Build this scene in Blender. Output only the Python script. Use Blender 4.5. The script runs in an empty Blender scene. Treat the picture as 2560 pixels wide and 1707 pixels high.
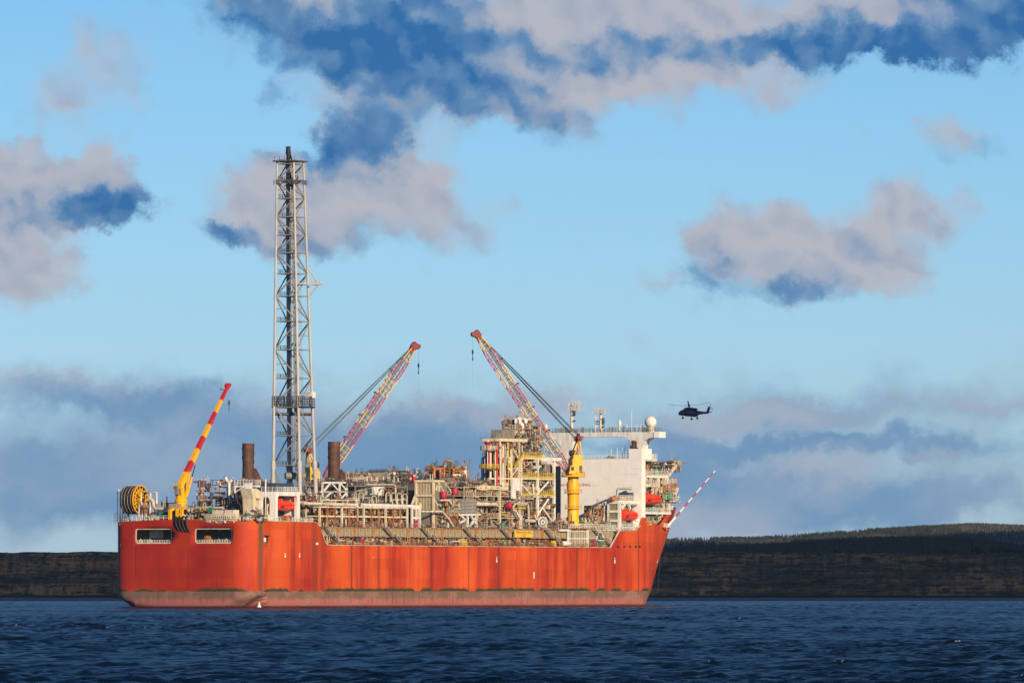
import bpy, math, random
import numpy as np
from mathutils import Vector, Matrix, noise

# ------------------------------------------------------------------ camera, light, exposure
R = math.radians
scene = bpy.context.scene
F_PX, HORIZON, CAM_H = 21731.0, 1460.0, 6.5       # focal length in photo pixels, horizon row, eye height (m)
cam_d = bpy.data.cameras.new('camera')
cam = bpy.data.objects.new('camera', cam_d)
scene.collection.objects.link(cam)
cam.location = (0, 0, CAM_H)
cam.rotation_euler = (R(90), 0, 0)
cam_d.sensor_width = 36.0
cam_d.lens = 36.0 * F_PX / 2560.0
cam_d.shift_y = (HORIZON - 853.5) / 2560.0
cam_d.clip_start, cam_d.clip_end = 5.0, 60000.0
scene.camera = cam

SUN_EL, SUN_AZ = 17.0, 152.0                       # low sun behind the camera, over the right shoulder
SUN_DIR = Vector((math.sin(R(SUN_AZ)) * math.cos(R(SUN_EL)), math.cos(R(SUN_AZ)) * math.cos(R(SUN_EL)), math.sin(R(SUN_EL))))
sun_d = bpy.data.lights.new('sun', 'SUN')
sun_d.energy, sun_d.angle, sun_d.color = 5.0, R(0.5), (1.0, 0.80, 0.56)
sun = bpy.data.objects.new('sun', sun_d)
scene.collection.objects.link(sun)
sun.location = SUN_DIR * 500
sun.rotation_euler = (-SUN_DIR).to_track_quat('-Z', 'Y').to_euler()

scene.view_settings.view_transform = 'Standard'
scene.view_settings.look = 'None'
scene.view_settings.gamma = 1.0
scene.view_settings.use_curve_mapping = False
scene.view_settings.exposure = 0.18

# ------------------------------------------------------------------ sky: Nishita plus clouds in direction space
world = bpy.data.worlds.new('World')
scene.world = world
world.use_nodes = True
wt = world.node_tree
wt.nodes.clear()

def wn(t, **kw):
    n = wt.nodes.new(t)
    for k, v in kw.items():
        setattr(n, k, v)
    return n

def wire(sock, val):
    if isinstance(val, (int, float)):
        sock.default_value = val
    elif isinstance(val, tuple):
        sock.default_value = val if len(val) == len(sock.default_value) else tuple(val) + (1,)
    else:
        wt.links.new(val, sock)

def wm(op, a, b=0.0, c=None, clamp=False):
    n = wn('ShaderNodeMath', operation=op, use_clamp=clamp)
    wire(n.inputs[0], a); wire(n.inputs[1], b)
    if c is not None:
        wire(n.inputs[2], c)
    return n.outputs[0]

def wstep(x, lo, hi, smooth=True):
    n = wn('ShaderNodeMapRange', interpolation_type='SMOOTHSTEP' if smooth else 'LINEAR', clamp=True)
    wire(n.inputs[0], x); wire(n.inputs[1], lo); wire(n.inputs[2], hi); n.inputs[3].default_value = 0; n.inputs[4].default_value = 1
    return n.outputs[0]

def wmix(f, a, b):
    n = wn('ShaderNodeMix', data_type='RGBA')
    wire(n.inputs[0], f); wire(n.inputs[6], a); wire(n.inputs[7], b)
    return n.outputs[2]

def wnoise(vec, scale, detail, rough=0.55, dist=0.0):
    n = wn('ShaderNodeTexNoise')
    wt.links.new(vec, n.inputs['Vector'])
    n.inputs['Scale'].default_value = scale; n.inputs['Detail'].default_value = detail
    n.inputs['Roughness'].default_value = rough; n.inputs['Distortion'].default_value = dist
    return n

tc = wn('ShaderNodeTexCoord')
sep = wn('ShaderNodeSeparateXYZ')
wt.links.new(tc.outputs['Generated'], sep.inputs[0])
az = wm('ARCTAN2', sep.outputs[0], sep.outputs[1])
el = wm('ARCSINE', sep.outputs[2])
A = wm('MULTIPLY', az, F_PX / 1000)                # azimuth and elevation in units of 1/21.7 rad
E = wm('MULTIPLY', el, F_PX / 1000)
AE = wn('ShaderNodeCombineXYZ')
wt.links.new(A, AE.inputs[0]); wt.links.new(E, AE.inputs[1])
warp = wnoise(AE.outputs[0], 3.6, 7, 0.66)
wsub = wn('ShaderNodeVectorMath', operation='SUBTRACT'); wt.links.new(warp.outputs['Color'], wsub.inputs[0]); wsub.inputs[1].default_value = (0.5, 0.5, 0.5)
wscl = wn('ShaderNodeVectorMath', operation='MULTIPLY'); wt.links.new(wsub.outputs[0], wscl.inputs[0]); wscl.inputs[1].default_value = (0.42, 0.30, 0)
wadd = wn('ShaderNodeVectorMath', operation='ADD'); wt.links.new(AE.outputs[0], wadd.inputs[0]); wt.links.new(wscl.outputs[0], wadd.inputs[1])
P = wadd.outputs[0]

def blob(px, py, rx, ry, w, ang=0.0):
    """soft elliptical heap of cloud, given as a direction (centre and radii measured in the photograph)"""
    m = wn('ShaderNodeMapping', vector_type='TEXTURE')
    wt.links.new(P, m.inputs[0])
    m.inputs['Location'].default_value = ((px - 1280) / 1000, (HORIZON - py) / 1000, 0)
    m.inputs['Rotation'].default_value = (0, 0, R(ang))
    m.inputs['Scale'].default_value = (rx / 800, ry / 800, 1)
    l = wn('ShaderNodeVectorMath', operation='LENGTH'); wt.links.new(m.outputs[0], l.inputs[0])
    n = wn('ShaderNodeMapRange', interpolation_type='SMOOTHSTEP', clamp=True)
    wt.links.new(l.outputs['Value'], n.inputs[0])
    n.inputs[1].default_value = 1.15; n.inputs[2].default_value = 0.0; n.inputs[3].default_value = 0; n.inputs[4].default_value = w
    return n.outputs[0]

def total(items):
    out = blob(*items[0])
    for it in items[1:]:
        out = wm('ADD', out, blob(*it))
    return out

LIT = [  # pale mauve, sunlit cloud
    (1500, 50, 420, 130, 1.3), (1900, 30, 520, 90, 1.2), (2300, 20, 300, 70, .7), (1750, 195, 400, 80, 1.1), (1330, 230, 260, 120, .9), (1560, 140, 300, 110, .9), (760, 10, 200, 60, 1.2),
    (1100, 250, 360, 100, .75), (1250, 60, 120, 130, .7), (240, 160, 190, 90, .75, 20), (300, 250, 110, 80, .5), (110, 260, 90, 50, .5), (2390, 335, 90, 55, .9), (40, 410, 220, 110, 1.9), (230, 435, 120, 70, 1.5),
    (50, 570, 200, 120, 1.4), (60, 690, 150, 110, 1.4), (690, 500, 180, 110, 1.6), (850, 490, 250, 120, 1.8), (990, 440, 160, 110, 1.7), (1170, 545, 120, 65, .9),
    (1870, 600, 140, 110, 2.0), (2030, 620, 220, 115, 1.9), (2200, 690, 170, 80, 1.2), (2280, 555, 150, 90, 1.6), (1670, 670, 90, 35, .6),
    (200, 960, 420, 60, .8), (520, 1060, 330, 70, .7), (300, 1180, 420, 80, .5), (1120, 1040, 210, 60, .9), (1280, 1020, 140, 50, .5), (1390, 990, 70, 35, .5),
    (1950, 1050, 360, 50, 1.0), (2250, 1010, 280, 50, .5), (2080, 1180, 380, 50, .6), (1760, 1290, 190, 85, 2.2), (2340, 1150, 55, 18, .9), (2330, 1240, 330, 45, .5),
    (1900, 1290, 130, 55, .6), (2480, 1000, 180, 35, .4)]
BLUE = [  # dark blue, shaded cloud
    (900, 80, 400, 150, 2.2, -10), (1110, 160, 310, 130, 2.0, -22), (1290, 285, 200, 90, .8, -20), (905, 350, 140, 105, 2.2), (690, 250, 60, 50, .5), (1750, 112, 460, 50, 2.2, 3), (2150, 108, 380, 60, 1.9, 3),
    (2440, 50, 260, 100, 2.2), (1430, 150, 160, 60, .7), (170, 505, 220, 60, 1.8, -8), (285, 510, 100, 75, 1.6), (550, 575, 80, 40, 1.0),
    (800, 580, 260, 50, .8), (1770, 690, 90, 80, .9), (1990, 735, 190, 50, 1.1), (2140, 600, 80, 50, .8), (2440, 375, 90, 45, .5), (640, 400, 130, 40, .4),
    (300, 1000, 440, 50, .7), (620, 1090, 300, 60, .7), (300, 1240, 520, 110, 1.3), (120, 1120, 300, 80, .5), (1020, 1090, 160, 70, .8), (950, 1180, 460, 80, 1.1),
    (1880, 1120, 340, 35, 1.2), (2240, 1120, 300, 35, .5), (1780, 1210, 280, 55, 1.2), (2130, 1270, 460, 60, 1.1), (1280, 1110, 300, 60, .5), (1650, 1130, 160, 80, .6)]
fb1 = wnoise(AE.outputs[0], 5.0, 6, 0.56, 0.2)
str_m = wn('ShaderNodeVectorMath', operation='MULTIPLY'); wt.links.new(P, str_m.inputs[0]); str_m.inputs[1].default_value = (1.0, 2.2, 1)
fb2 = wnoise(str_m.outputs[0], 3.0, 6, 0.55, 0.2)
fb3 = wnoise(str_m.outputs[0], 1.3, 6, 0.6)
n1 = wm('SUBTRACT', fb1.outputs['Fac'], 0.5)
n2 = wm('SUBTRACT', fb2.outputs['Fac'], 0.5)
n3 = wm('SUBTRACT', fb3.outputs['Fac'], 0.5)

def puffs(off):
    """rounded heaps of vapour: smooth cells at two sizes, jostled by the warp"""
    o_ = wn('ShaderNodeVectorMath', operation='MULTIPLY'); wt.links.new(wsub.outputs[0], o_.inputs[0]); o_.inputs[1].default_value = (0.22, 0.20, 0)
    q_ = wn('ShaderNodeVectorMath', operation='ADD'); wt.links.new(AE.outputs[0], q_.inputs[0]); wt.links.new(o_.outputs[0], q_.inputs[1])
    r_ = wn('ShaderNodeVectorMath', operation='ADD'); wt.links.new(q_.outputs[0], r_.inputs[0]); r_.inputs[1].default_value = off
    out = None
    for sc, w in ((7.0, 0.55), (15.0, 0.45)):
        v = wn('ShaderNodeTexVoronoi', feature='SMOOTH_F1', voronoi_dimensions='2D')
        wt.links.new(r_.outputs[0], v.inputs['Vector']); v.inputs['Scale'].default_value = sc; v.inputs['Smoothness'].default_value = 0.55
        x = wm('MULTIPLY', wm('SUBTRACT', 0.42, v.outputs['Distance']), w)
        out = x if out is None else wm('ADD', out, x)
    return out
puff = puffs((0, 0, 0))
relief = wm('SUBTRACT', puff, puffs((0.018, 0.024, 0)))             # which way each heap faces the light
litb, blueb = total(LIT), total(BLUE)
# banks low over the horizon, all the way round
bank = wm('MULTIPLY', wstep(E, 0.06, 0.26), wstep(E, 0.66, 0.42))
litb = wm('ADD', litb, wm('MULTIPLY', bank, wm('ADD', 0.36, wm('MULTIPLY', n3, 2.6))))
blueb = wm('ADD', blueb, wm('MULTIPLY', bank, wm('SUBTRACT', 0.40, wm('MULTIPLY', n3, 2.4))))
dens = wm('ADD', wm('MAXIMUM', litb, blueb), wm('MULTIPLY', wm('MINIMUM', litb, blueb), 0.5))
edge = wm('ADD', wm('ADD', wm('MULTIPLY', n1, 1.3), wm('MULTIPLY', wm('MULTIPLY', puff, wstep(E, 0.5, 0.8)), 0.9)), wm('MULTIPLY', n2, 0.9))
cover = wstep(wm('ADD', dens, edge), 0.12, 1.45)
lp, bp_ = wm('MAXIMUM', litb, 0.0), wm('MAXIMUM', blueb, 0.0)
ratio = wm('DIVIDE', bp_, wm('ADD', wm('ADD', lp, bp_), 0.25))
tone = wm('ADD', ratio, wm('ADD', wm('MULTIPLY', n2, -0.75), wm('ADD', wm('MULTIPLY', wm('MULTIPLY', relief, wstep(E, 0.45, 0.85)), 0.85), wm('MULTIPLY', n1, -0.3))))
dark = wstep(tone, -0.12, 1.0, False)

sky = wn('ShaderNodeTexSky', sky_type='NISHITA', sun_disc=False)
sky.sun_elevation = R(SUN_EL); sky.sun_rotation = R(SUN_AZ)
sky.altitude = 0; sky.air_density = 1.0; sky.dust_density = 0.3; sky.ozone_density = 2.0
# colour of the clear air: the Nishita sky, cooled towards the blue the photograph shows
tint = wmix(wstep(E, 0.0, 1.5, False), (0.62, 0.95, 1.74), (0.40, 0.73, 1.27))
mul = wn('ShaderNodeMix', data_type='RGBA', blend_type='MULTIPLY'); mul.inputs[0].default_value = 1
wire(mul.inputs[6], sky.outputs[0]); wire(mul.inputs[7], tint)
air = mul.outputs[2]
def tones(hi, mid, low, deep):
    x = wmix(wstep(dark, 0.02, 0.40, False), hi, mid)
    x = wmix(wstep(dark, 0.38, 0.66, False), x, low)
    return wmix(wstep(dark, 0.64, 0.95, False), x, deep)
cloud_col = wmix(wstep(E, 0.25, 1.0), tones((4.7, 5.0, 5.8), (3.0, 4.0, 5.5), (1.8, 3.25, 5.2), (1.3, 2.8, 4.9)), tones((4.9, 4.85, 5.4), (3.5, 3.95, 5.1), (1.2, 2.5, 4.6), (0.16, 1.25, 3.6)))
c2 = wmix(wm('MULTIPLY', cover, 0.93), air, cloud_col)
bg = wn('ShaderNodeBackground'); wt.links.new(c2, bg.inputs[0]); bg.inputs[1].default_value = 0.086
wo = wn('ShaderNodeOutputWorld'); wt.links.new(bg.outputs[0], wo.inputs[0])

# ------------------------------------------------------------------ ship frame: v to starboard, u forward, z up
TH = R(29.0)
SN, CS = math.sin(TH), math.cos(TH)
YC = 2450.0
XC = (450 - 1280) * YC / F_PX
ROT = Matrix.Rotation(-TH, 4, 'Z')

def world_of(p):
    v, u, z = p
    return Vector((XC + u * SN + v * CS, YC + u * CS - v * SN, z))

def at(px, py, v):
    """survey: the ship-frame point seen at a photo position, at a known distance v from the centreline"""
    q = (px - 1280) / F_PX
    u = (q * (YC - v * SN) - XC - v * CS) / (SN - q * CS)
    Y = YC + u * CS - v * SN
    return Vector((v, u, CAM_H + (HORIZON - py) * Y / F_PX))

def atu(px, py, u):
    """survey: the same at a known distance u from the transom"""
    q = (px - 1280) / F_PX
    v = (q * (YC + u * CS) - XC - u * SN) / (CS + q * SN)
    Y = YC + u * CS - v * SN
    return Vector((v, u, CAM_H + (HORIZON - py) * Y / F_PX))

# ------------------------------------------------------------------ materials
MATS = {}

def nt_new(name):
    m = bpy.data.materials.new(name)
    m.use_nodes = True
    return m, m.node_tree, m.node_tree.nodes['Principled BSDF']

class NT:
    def __init__(s, nt):
        s.t = nt
    def n(s, typ, **kw):
        x = s.t.nodes.new(typ)
        for k, v in kw.items():
            setattr(x, k, v)
        return x
    def put(s, sock, val):
        if isinstance(val, (int, float)):
            sock.default_value = val
        elif isinstance(val, tuple):
            sock.default_value = val if len(val) == len(sock.default_value) else tuple(val) + (1,)
        else:
            s.t.links.new(val, sock)
    def mth(s, op, a, b=0.0):
        x = s.n('ShaderNodeMath', operation=op); s.put(x.inputs[0], a); s.put(x.inputs[1], b)
        return x.outputs[0]
    def step(s, x, lo, hi):
        m = s.n('ShaderNodeMapRange', interpolation_type='SMOOTHSTEP', clamp=True)
        s.put(m.inputs[0], x); s.put(m.inputs[1], lo); s.put(m.inputs[2], hi)
        m.inputs[3].default_value = 0; m.inputs[4].default_value = 1
        return m.outputs[0]
    def mix(s, f, a, b, blend='MIX'):
        x = s.n('ShaderNodeMix', data_type='RGBA', blend_type=blend)
        s.put(x.inputs[0], f); s.put(x.inputs[6], a); s.put(x.inputs[7], b)
        return x.outputs[2]
    def noise(s, vec, scale, detail=4, rough=0.55, out='Fac'):
        x = s.n('ShaderNodeTexNoise')
        s.t.links.new(vec, x.inputs['Vector'])
        x.inputs['Scale'].default_value = scale; x.inputs['Detail'].default_value = detail; x.inputs['Roughness'].default_value = rough
        return x.outputs[out]
    def scaled(s, vec, sc):
        x = s.n('ShaderNodeVectorMath', operation='MULTIPLY'); s.t.links.new(vec, x.inputs[0]); x.inputs[1].default_value = sc
        return x.outputs[0]

def paint(name, col, rust=0.0, rough=0.55, var=0.25, metal=0.0, rustcol=(0.20, 0.065, 0.018), streak=0.25, spec=0.4):
    if name in MATS:
        return MATS[name]
    m, nt, bs = nt_new(name)
    k = NT(nt)
    t = k.n('ShaderNodeTexCoord').outputs['Object']
    sv = k.scaled(t, (1, 1, streak))
    v1 = k.noise(sv, 0.9, 5, 0.65)
    dark = tuple(c * (1 - var) for c in col)
    lite = tuple(min(0.9, c * (1 + var * 0.5)) for c in col)
    c = k.mix(k.step(v1, 0.3, 0.72), dark, lite)
    if rust > 0:
        r1 = k.noise(k.scaled(t, (1, 1, streak * 1.6)), 0.55, 6, 0.7)
        c = k.mix(k.step(r1, 0.66 - 0.35 * rust, 0.80 - 0.35 * rust), c, rustcol)
    k.put(bs.inputs['Base Color'], c)
    bs.inputs['Roughness'].default_value = rough
    bs.inputs['Metallic'].default_value = metal
    bs.inputs['Specular IOR Level'].default_value = spec
    MATS[name] = m
    return m

WHITE = paint('white_paint', (0.74, 0.71, 0.64), 0.10)
WHITE_RUSTY = paint('rusty_white_paint', (0.68, 0.60, 0.47), 0.46, rustcol=(0.33, 0.13, 0.035))
HOUSE = paint('house_white', (0.84, 0.795, 0.72), 0.0, var=0.07)
CREAM = paint('cream_paint', (0.70, 0.585, 0.40), 0.24, rustcol=(0.36, 0.15, 0.045))
RUSTY = paint('rusted_steel', (0.44, 0.29, 0.155), 0.75, rustcol=(0.26, 0.085, 0.025))
ORANGE = paint('orange_rust', (0.55, 0.21, 0.06), 0.55)
GREY = paint('grey_steel', (0.22, 0.205, 0.175), 0.28)
PALE = paint('pale_grey_steel', (0.40, 0.38, 0.34), 0.08, var=0.15)
TOWER = paint('tower_steel', (0.46, 0.44, 0.40), 0.12, var=0.2)
BRACE = paint('brace_steel', (0.26, 0.25, 0.23), 0.15, var=0.2)
DARK = paint('dark_steel', (0.07, 0.068, 0.065), 0.2)
GRATE = paint('grating', (0.12, 0.11, 0.10), 0.3)
BEIGE = paint('beige_panel', (0.35, 0.30, 0.19), 0.36, rustcol=(0.28, 0.13, 0.05))
TAN = paint('tan_cladding', (0.24, 0.21, 0.16), 0.12)
YELLOW = paint('crane_yellow', (0.82, 0.42, 0.008), 0.06, rough=0.45, var=0.12)
SAFETY = paint('safety_yellow', (0.66, 0.47, 0.05), 0.15)
HEADRED = paint('sheave_red', (0.20, 0.014, 0.018), 0.1, rough=0.5)
CRED = paint('crane_red', (0.50, 0.022, 0.03), 0.05, rough=0.45, var=0.15)
BROWN = paint('stack_brown', (0.085, 0.040, 0.026), 0.45, rustcol=(0.16, 0.055, 0.024), streak=0.5, rough=0.7)
BLACK = paint('black_rubber', (0.012, 0.012, 0.013), 0.0, rough=0.6)
NAVY = paint('navy_cladding', (0.05, 0.065, 0.10), 0.0)
LIFERED = paint('lifeboat_orange', (0.80, 0.06, 0.012), 0.0, rough=0.35, var=0.10)
GREEN = paint('green_paint', (0.02, 0.20, 0.12), 0.0)
SILVER = paint('lagged_pipe', (0.52, 0.45, 0.34), 0.26, rough=0.42, spec=0.6)
CABLE = paint('steel_cable', (0.10, 0.16, 0.17), 0.0)
HELI = paint('navy_helicopter', (0.010, 0.014, 0.050), 0.0, rough=0.25, var=0.1, spec=0.6)
GLASS = paint('dark_glass', (0.02, 0.025, 0.03), 0.0, rough=0.08, spec=0.8)
HULLRED = paint('deck_red', (0.42, 0.05, 0.03), 0.1)
MAGENTA = paint('red_drum', (0.40, 0.02, 0.06), 0.0)
BLUE = paint('blue_box', (0.03, 0.07, 0.25), 0.0)

# ------------------------------------------------------------------ mesh builder
class MB:
    def __init__(s):
        s.v, s.f, s.m, s.s = [], [], [], []
    def add(s, vs, fs, m=0, smooth=False):
        o = len(s.v)
        s.v += [tuple(x) for x in vs]
        for f in fs:
            s.f.append(tuple(i + o for i in f)); s.m.append(m); s.s.append(smooth)
    def box(s, a, b, m=0):
        x0, y0, z0 = a; x1, y1, z1 = b
        vs = [(x0, y0, z0), (x1, y0, z0), (x1, y1, z0), (x0, y1, z0), (x0, y0, z1), (x1, y0, z1), (x1, y1, z1), (x0, y1, z1)]
        s.add(vs, [(3, 2, 1, 0), (4, 5, 6, 7), (0, 1, 5, 4), (1, 2, 6, 5), (2, 3, 7, 6), (3, 0, 4, 7)], m)
    def beam(s, p, q, w, h=None, m=0, up=(0, 0, 1)):
        p, q = Vector(p), Vector(q)
        d = (q - p)
        if d.length < 1e-6:
            return
        d.normalize()
        up = Vector(up)
        if abs(d.dot(up)) > 0.95:
            up = Vector((1, 0, 0))
        x = d.cross(up).normalized(); y = x.cross(d).normalized()
        h = h or w
        x *= w / 2; y *= h / 2
        s.add([p - x - y, p + x - y, p + x + y, p - x + y, q - x - y, q + x - y, q + x + y, q - x + y],
              [(3, 2, 1, 0), (4, 5, 6, 7), (0, 1, 5, 4), (1, 2, 6, 5), (2, 3, 7, 6), (3, 0, 4, 7)], m)
    def tube(s, p, q, r, r2=None, n=8, m=0, cap=True):
        s.pipe([p, q], r, n, m, r2, cap)
    def pipe(s, pts, r, n=6, m=0, r2=None, cap=True):
        pts = [Vector(p) for p in pts]
        rings = []
        k = len(pts)
        for i, p in enumerate(pts):
            d = (pts[min(i + 1, k - 1)] - pts[max(i - 1, 0)])
            if d.length < 1e-9:
                d = Vector((0, 0, 1))
            d.normalize()
            up = Vector((0, 0, 1)) if abs(d.z) < 0.9 else Vector((1, 0, 0))
            x = d.cross(up).normalized(); y = x.cross(d)
            rr = r if r2 is None else r + (r2 - r) * i / (k - 1)
            rings.append([p + x * (rr * math.cos(6.28319 * j / n)) + y * (rr * math.sin(6.28319 * j / n)) for j in range(n)])
        vs = [p for ring in rings for p in ring]
        fs = [(i * n + j, i * n + (j + 1) % n, (i + 1) * n + (j + 1) % n, (i + 1) * n + j) for i in range(k - 1) for j in range(n)]
        s.add(vs, fs, m, n >= 8)
        if cap:
            s.add(rings[0], [tuple(range(n))], m); s.add(rings[-1], [tuple(range(n - 1, -1, -1))], m)
    def lathe(s, c, prof, n=16, m=0, axis='z'):
        c = Vector(c); vs = []
        for r, h in prof:
            for j in range(n):
                a = 6.28319 * j / n
                if axis == 'z':
                    vs.append(c + Vector((r * math.cos(a), r * math.sin(a), h)))
                elif axis == 'x':
                    vs.append(c + Vector((h, r * math.cos(a), r * math.sin(a))))
                else:
                    vs.append(c + Vector((r * math.cos(a), h, r * math.sin(a))))
        fs = [(i * n + j, i * n + (j + 1) % n, (i + 1) * n + (j + 1) % n, (i + 1) * n + j) for i in range(len(prof) - 1) for j in range(n)]
        s.add(vs, fs, m, True)
    def prism(s, poly, a, b, axis='y', m=0):
        """outline extruded from a to b; axis y: outline is (v, z); axis x: (u, z); axis z: (v, u)"""
        def pt(p, t):
            return {'y': (p[0], t, p[1]), 'x': (t, p[0], p[1]), 'z': (p[0], p[1], t)}[axis]
        n = len(poly)
        s.add([pt(p, a) for p in poly] + [pt(p, b) for p in poly],
              [tuple(range(n)), tuple(range(2 * n - 1, n - 1, -1))] + [(i, i + n, (i + 1) % n + n, (i + 1) % n) for i in range(n)], m)
    def loft(s, secs, m=0, cap=True, smooth=True):
        n = len(secs[0])
        s.add([p for sc in secs for p in sc], [(i * n + j, i * n + (j + 1) % n, (i + 1) * n + (j + 1) % n, (i + 1) * n + j) for i in range(len(secs) - 1) for j in range(n)], m, smooth)
        if cap:
            s.add(secs[0], [tuple(range(n))], m); s.add(secs[-1], [tuple(range(n - 1, -1, -1))], m)
    def rail(s, pts, h=1.15, gap=1.7, r=0.055, bars=3, m=0):
        for p, q in zip(pts[:-1], pts[1:]):
            p, q = Vector(p), Vector(q)
            L = (q - p).length
            k = max(1, int(round(L / gap)))
            for i in range(k + 1):
                b = p.lerp(q, i / k)
                s.beam(b, b + Vector((0, 0, h)), r * 2, m=m)
            for j in range(1, bars + 1):
                o = Vector((0, 0, h * j / bars))
                s.beam(p + o, q + o, r * 1.7, m=m)

BASE = {}

def fresh(name, data):
    o = bpy.data.objects.new(name, data)
    scene.collection.objects.link(o)
    return o

def thing(name, label, cat, base, group=None):
    o = fresh(name, None)
    o.empty_display_size = 2
    o.matrix_world = Matrix.Translation(world_of(base)) @ ROT
    o['label'], o['category'] = label, cat
    if group:
        o['group'] = group
    BASE[o.name] = Vector(base)
    return o

def obj(name, mb, mat, parent=None, label=None, kind=None, base=None):
    base = BASE[parent.name] if parent is not None else Vector(base or (0, 0, 0))
    me = bpy.data.meshes.new(name)
    me.from_pydata([(x - base.x, y - base.y, z - base.z) for x, y, z in mb.v], [], mb.f)
    for mm in (mat if isinstance(mat, (list, tuple)) else [mat]):
        me.materials.append(mm)
    me.polygons.foreach_set('material_index', mb.m)
    me.polygons.foreach_set('use_smooth', mb.s)
    me.update()
    o = fresh(name, me)
    if parent is not None:
        o.parent = parent
    else:
        o.matrix_world = Matrix.Translation(world_of(base)) @ ROT
    if label:
        o['label'] = label
    if kind:
        o['kind'] = kind
    BASE[o.name] = base
    return o

def tag(o, label=None, cat=None, group=None, kind=None):
    for k, v in (('label', label), ('category', cat), ('group', group), ('kind', kind)):
        if v:
            o[k] = v
    return o

def arc(n, a0, a1):
    return [a0 + (a1 - a0) * i / n for i in range(n + 1)]
# ------------------------------------------------------------------ water
rng = np.random.default_rng(3)
rnd = random.Random(11)

def grid_mesh(name, X, Y, Z, mat, smooth=True, flip=False):
    nr, nc = X.shape
    me = bpy.data.meshes.new(name)
    co = np.empty((nr * nc, 3), np.float32)
    co[:, 0], co[:, 1], co[:, 2] = X.ravel(), Y.ravel(), Z.ravel()
    i = np.arange(nr * nc).reshape(nr, nc)
    q = np.stack([i[:-1, :-1], i[:-1, 1:], i[1:, 1:], i[1:, :-1]], -1).reshape(-1, 4)
    if flip:
        q = q[:, ::-1]
    me.vertices.add(nr * nc); me.vertices.foreach_set('co', co.ravel())
    me.loops.add(q.size); me.loops.foreach_set('vertex_index', q.ravel().astype(np.int32))
    me.polygons.add(len(q))
    me.polygons.foreach_set('loop_start', np.arange(0, q.size, 4, dtype=np.int32))
    me.polygons.foreach_set('loop_total', np.full(len(q), 4, np.int32))
    me.polygons.foreach_set('use_smooth', np.full(len(q), smooth))
    me.materials.append(mat)
    me.update(calc_edges=True)
    return fresh(name, me)

wmat, nt, bs = nt_new('sea_water')
k = NT(nt)
geo = k.n('ShaderNodeNewGeometry')
pos = geo.outputs['Position']
foam_a = k.n('ShaderNodeAttribute', attribute_name='foam').outputs['Fac']
patch = k.noise(k.scaled(pos, (1, 0.25, 1)), 0.02, 3)
deep = k.mix(k.step(patch, 0.35, 0.65), (0.0011, 0.0082, 0.0180), (0.0016, 0.0115, 0.0260))
fn = k.noise(k.scaled(pos, (1, .45, 1)), 3.6, 5, 0.75)
foam = k.step(k.mth('MULTIPLY', foam_a, k.mth('ADD', k.mth('MULTIPLY', fn, 2.0), -0.1)), 0.5, 0.9)
k.put(bs.inputs['Base Color'], k.mix(foam, deep, (0.72, 0.74, 0.76)))
k.put(bs.inputs['Roughness'], k.mth('ADD', k.mth('MULTIPLY', foam, 0.4), 0.22))
bs.inputs['IOR'].default_value = 1.33
bs.inputs['Specular IOR Level'].default_value = 0.010
bump = k.n('ShaderNodeBump')
bump.inputs['Strength'].default_value = 0.9; bump.inputs['Distance'].default_value = 0.3
k.put(bump.inputs['Height'], k.mth('ADD', k.noise(pos, 1.1, 5, 0.65), k.mth('MULTIPLY', k.noise(k.scaled(pos, (1, .6, 1)), 0.35, 4), 1.5)))
k.put(bs.inputs['Normal'], bump.outputs['Normal'])

NR, NC = 1750, 400
yy = 520 * np.exp(np.linspace(0, math.log(3620 / 520), NR))
tt = np.linspace(-1, 1, NC)
Yg = np.repeat(yy[:, None], NC, 1)
Xg = tt[None, :] * (yy[:, None] * 1280 / F_PX * 1.28 + 4)
dX = (Xg[:, 1] - Xg[:, 0])[:, None]
dY = np.gradient(yy)[:, None]
H = np.zeros_like(Xg); DX = np.zeros_like(Xg); DY = np.zeros_like(Xg)
WIND = R(205)                                       # waves run towards the camera and a little across
gust = 0.72 + 0.28 * np.sin(Xg / 61.0 + Yg / 143.0) * np.sin(Yg / 97.0 - Xg / 210.0)
for i in range(150):
    lam = 0.6 * (9.5 / 0.6) ** (rng.random() ** 0.85)
    a = WIND + rng.normal(0, 0.55)
    kx, ky = 6.28319 / lam * math.sin(a), 6.28319 / lam * math.cos(a)
    amp = 0.0084 * lam ** 0.74
    ph = kx * Xg + ky * Yg + rng.random() * 6.28319
    lim = np.clip((lam / (2.2 * np.maximum(abs(kx) * lam / 6.28 * dX, abs(ky) * lam / 6.28 * dY) + 1e-6) - 0.8) / 0.8, 0, 1)
    s, c = np.sin(ph), np.cos(ph)
    H += amp * lim * gust * c
    DX -= amp * lim * 0.8 * math.sin(a) * s
    DY -= amp * lim * 0.8 * math.cos(a) * s
water = grid_mesh('sea', Xg + DX, Yg + DY, H, wmat)
water['kind'] = 'structure'
gx = np.gradient(H, axis=1) / dX; gy = np.gradient(H, axis=0) / dY
crest = np.clip((H - 0.225) / 0.07, 0, 1) * np.clip((np.hypot(gx, gy) - 0.10) / 0.2, 0, 1)
spot = np.array((np.sin(Xg * .21 + Yg * .031) + np.sin(Xg * .083 - Yg * .047 + 2) + np.sin(Yg * .019 + Xg * .05)) > 1.1)
at_ = water.data.attributes.new('foam', 'FLOAT', 'POINT')
at_.data.foreach_set('value', (crest * spot * 0.85).astype(np.float32).ravel())
flat = grid_mesh('open_sea', np.array([[-16000., 16000.]] * 2), np.array([[-8000.] * 2, [20000.] * 2]), np.full((2, 2), -1.6), wmat)
flat['kind'] = 'structure'

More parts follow.
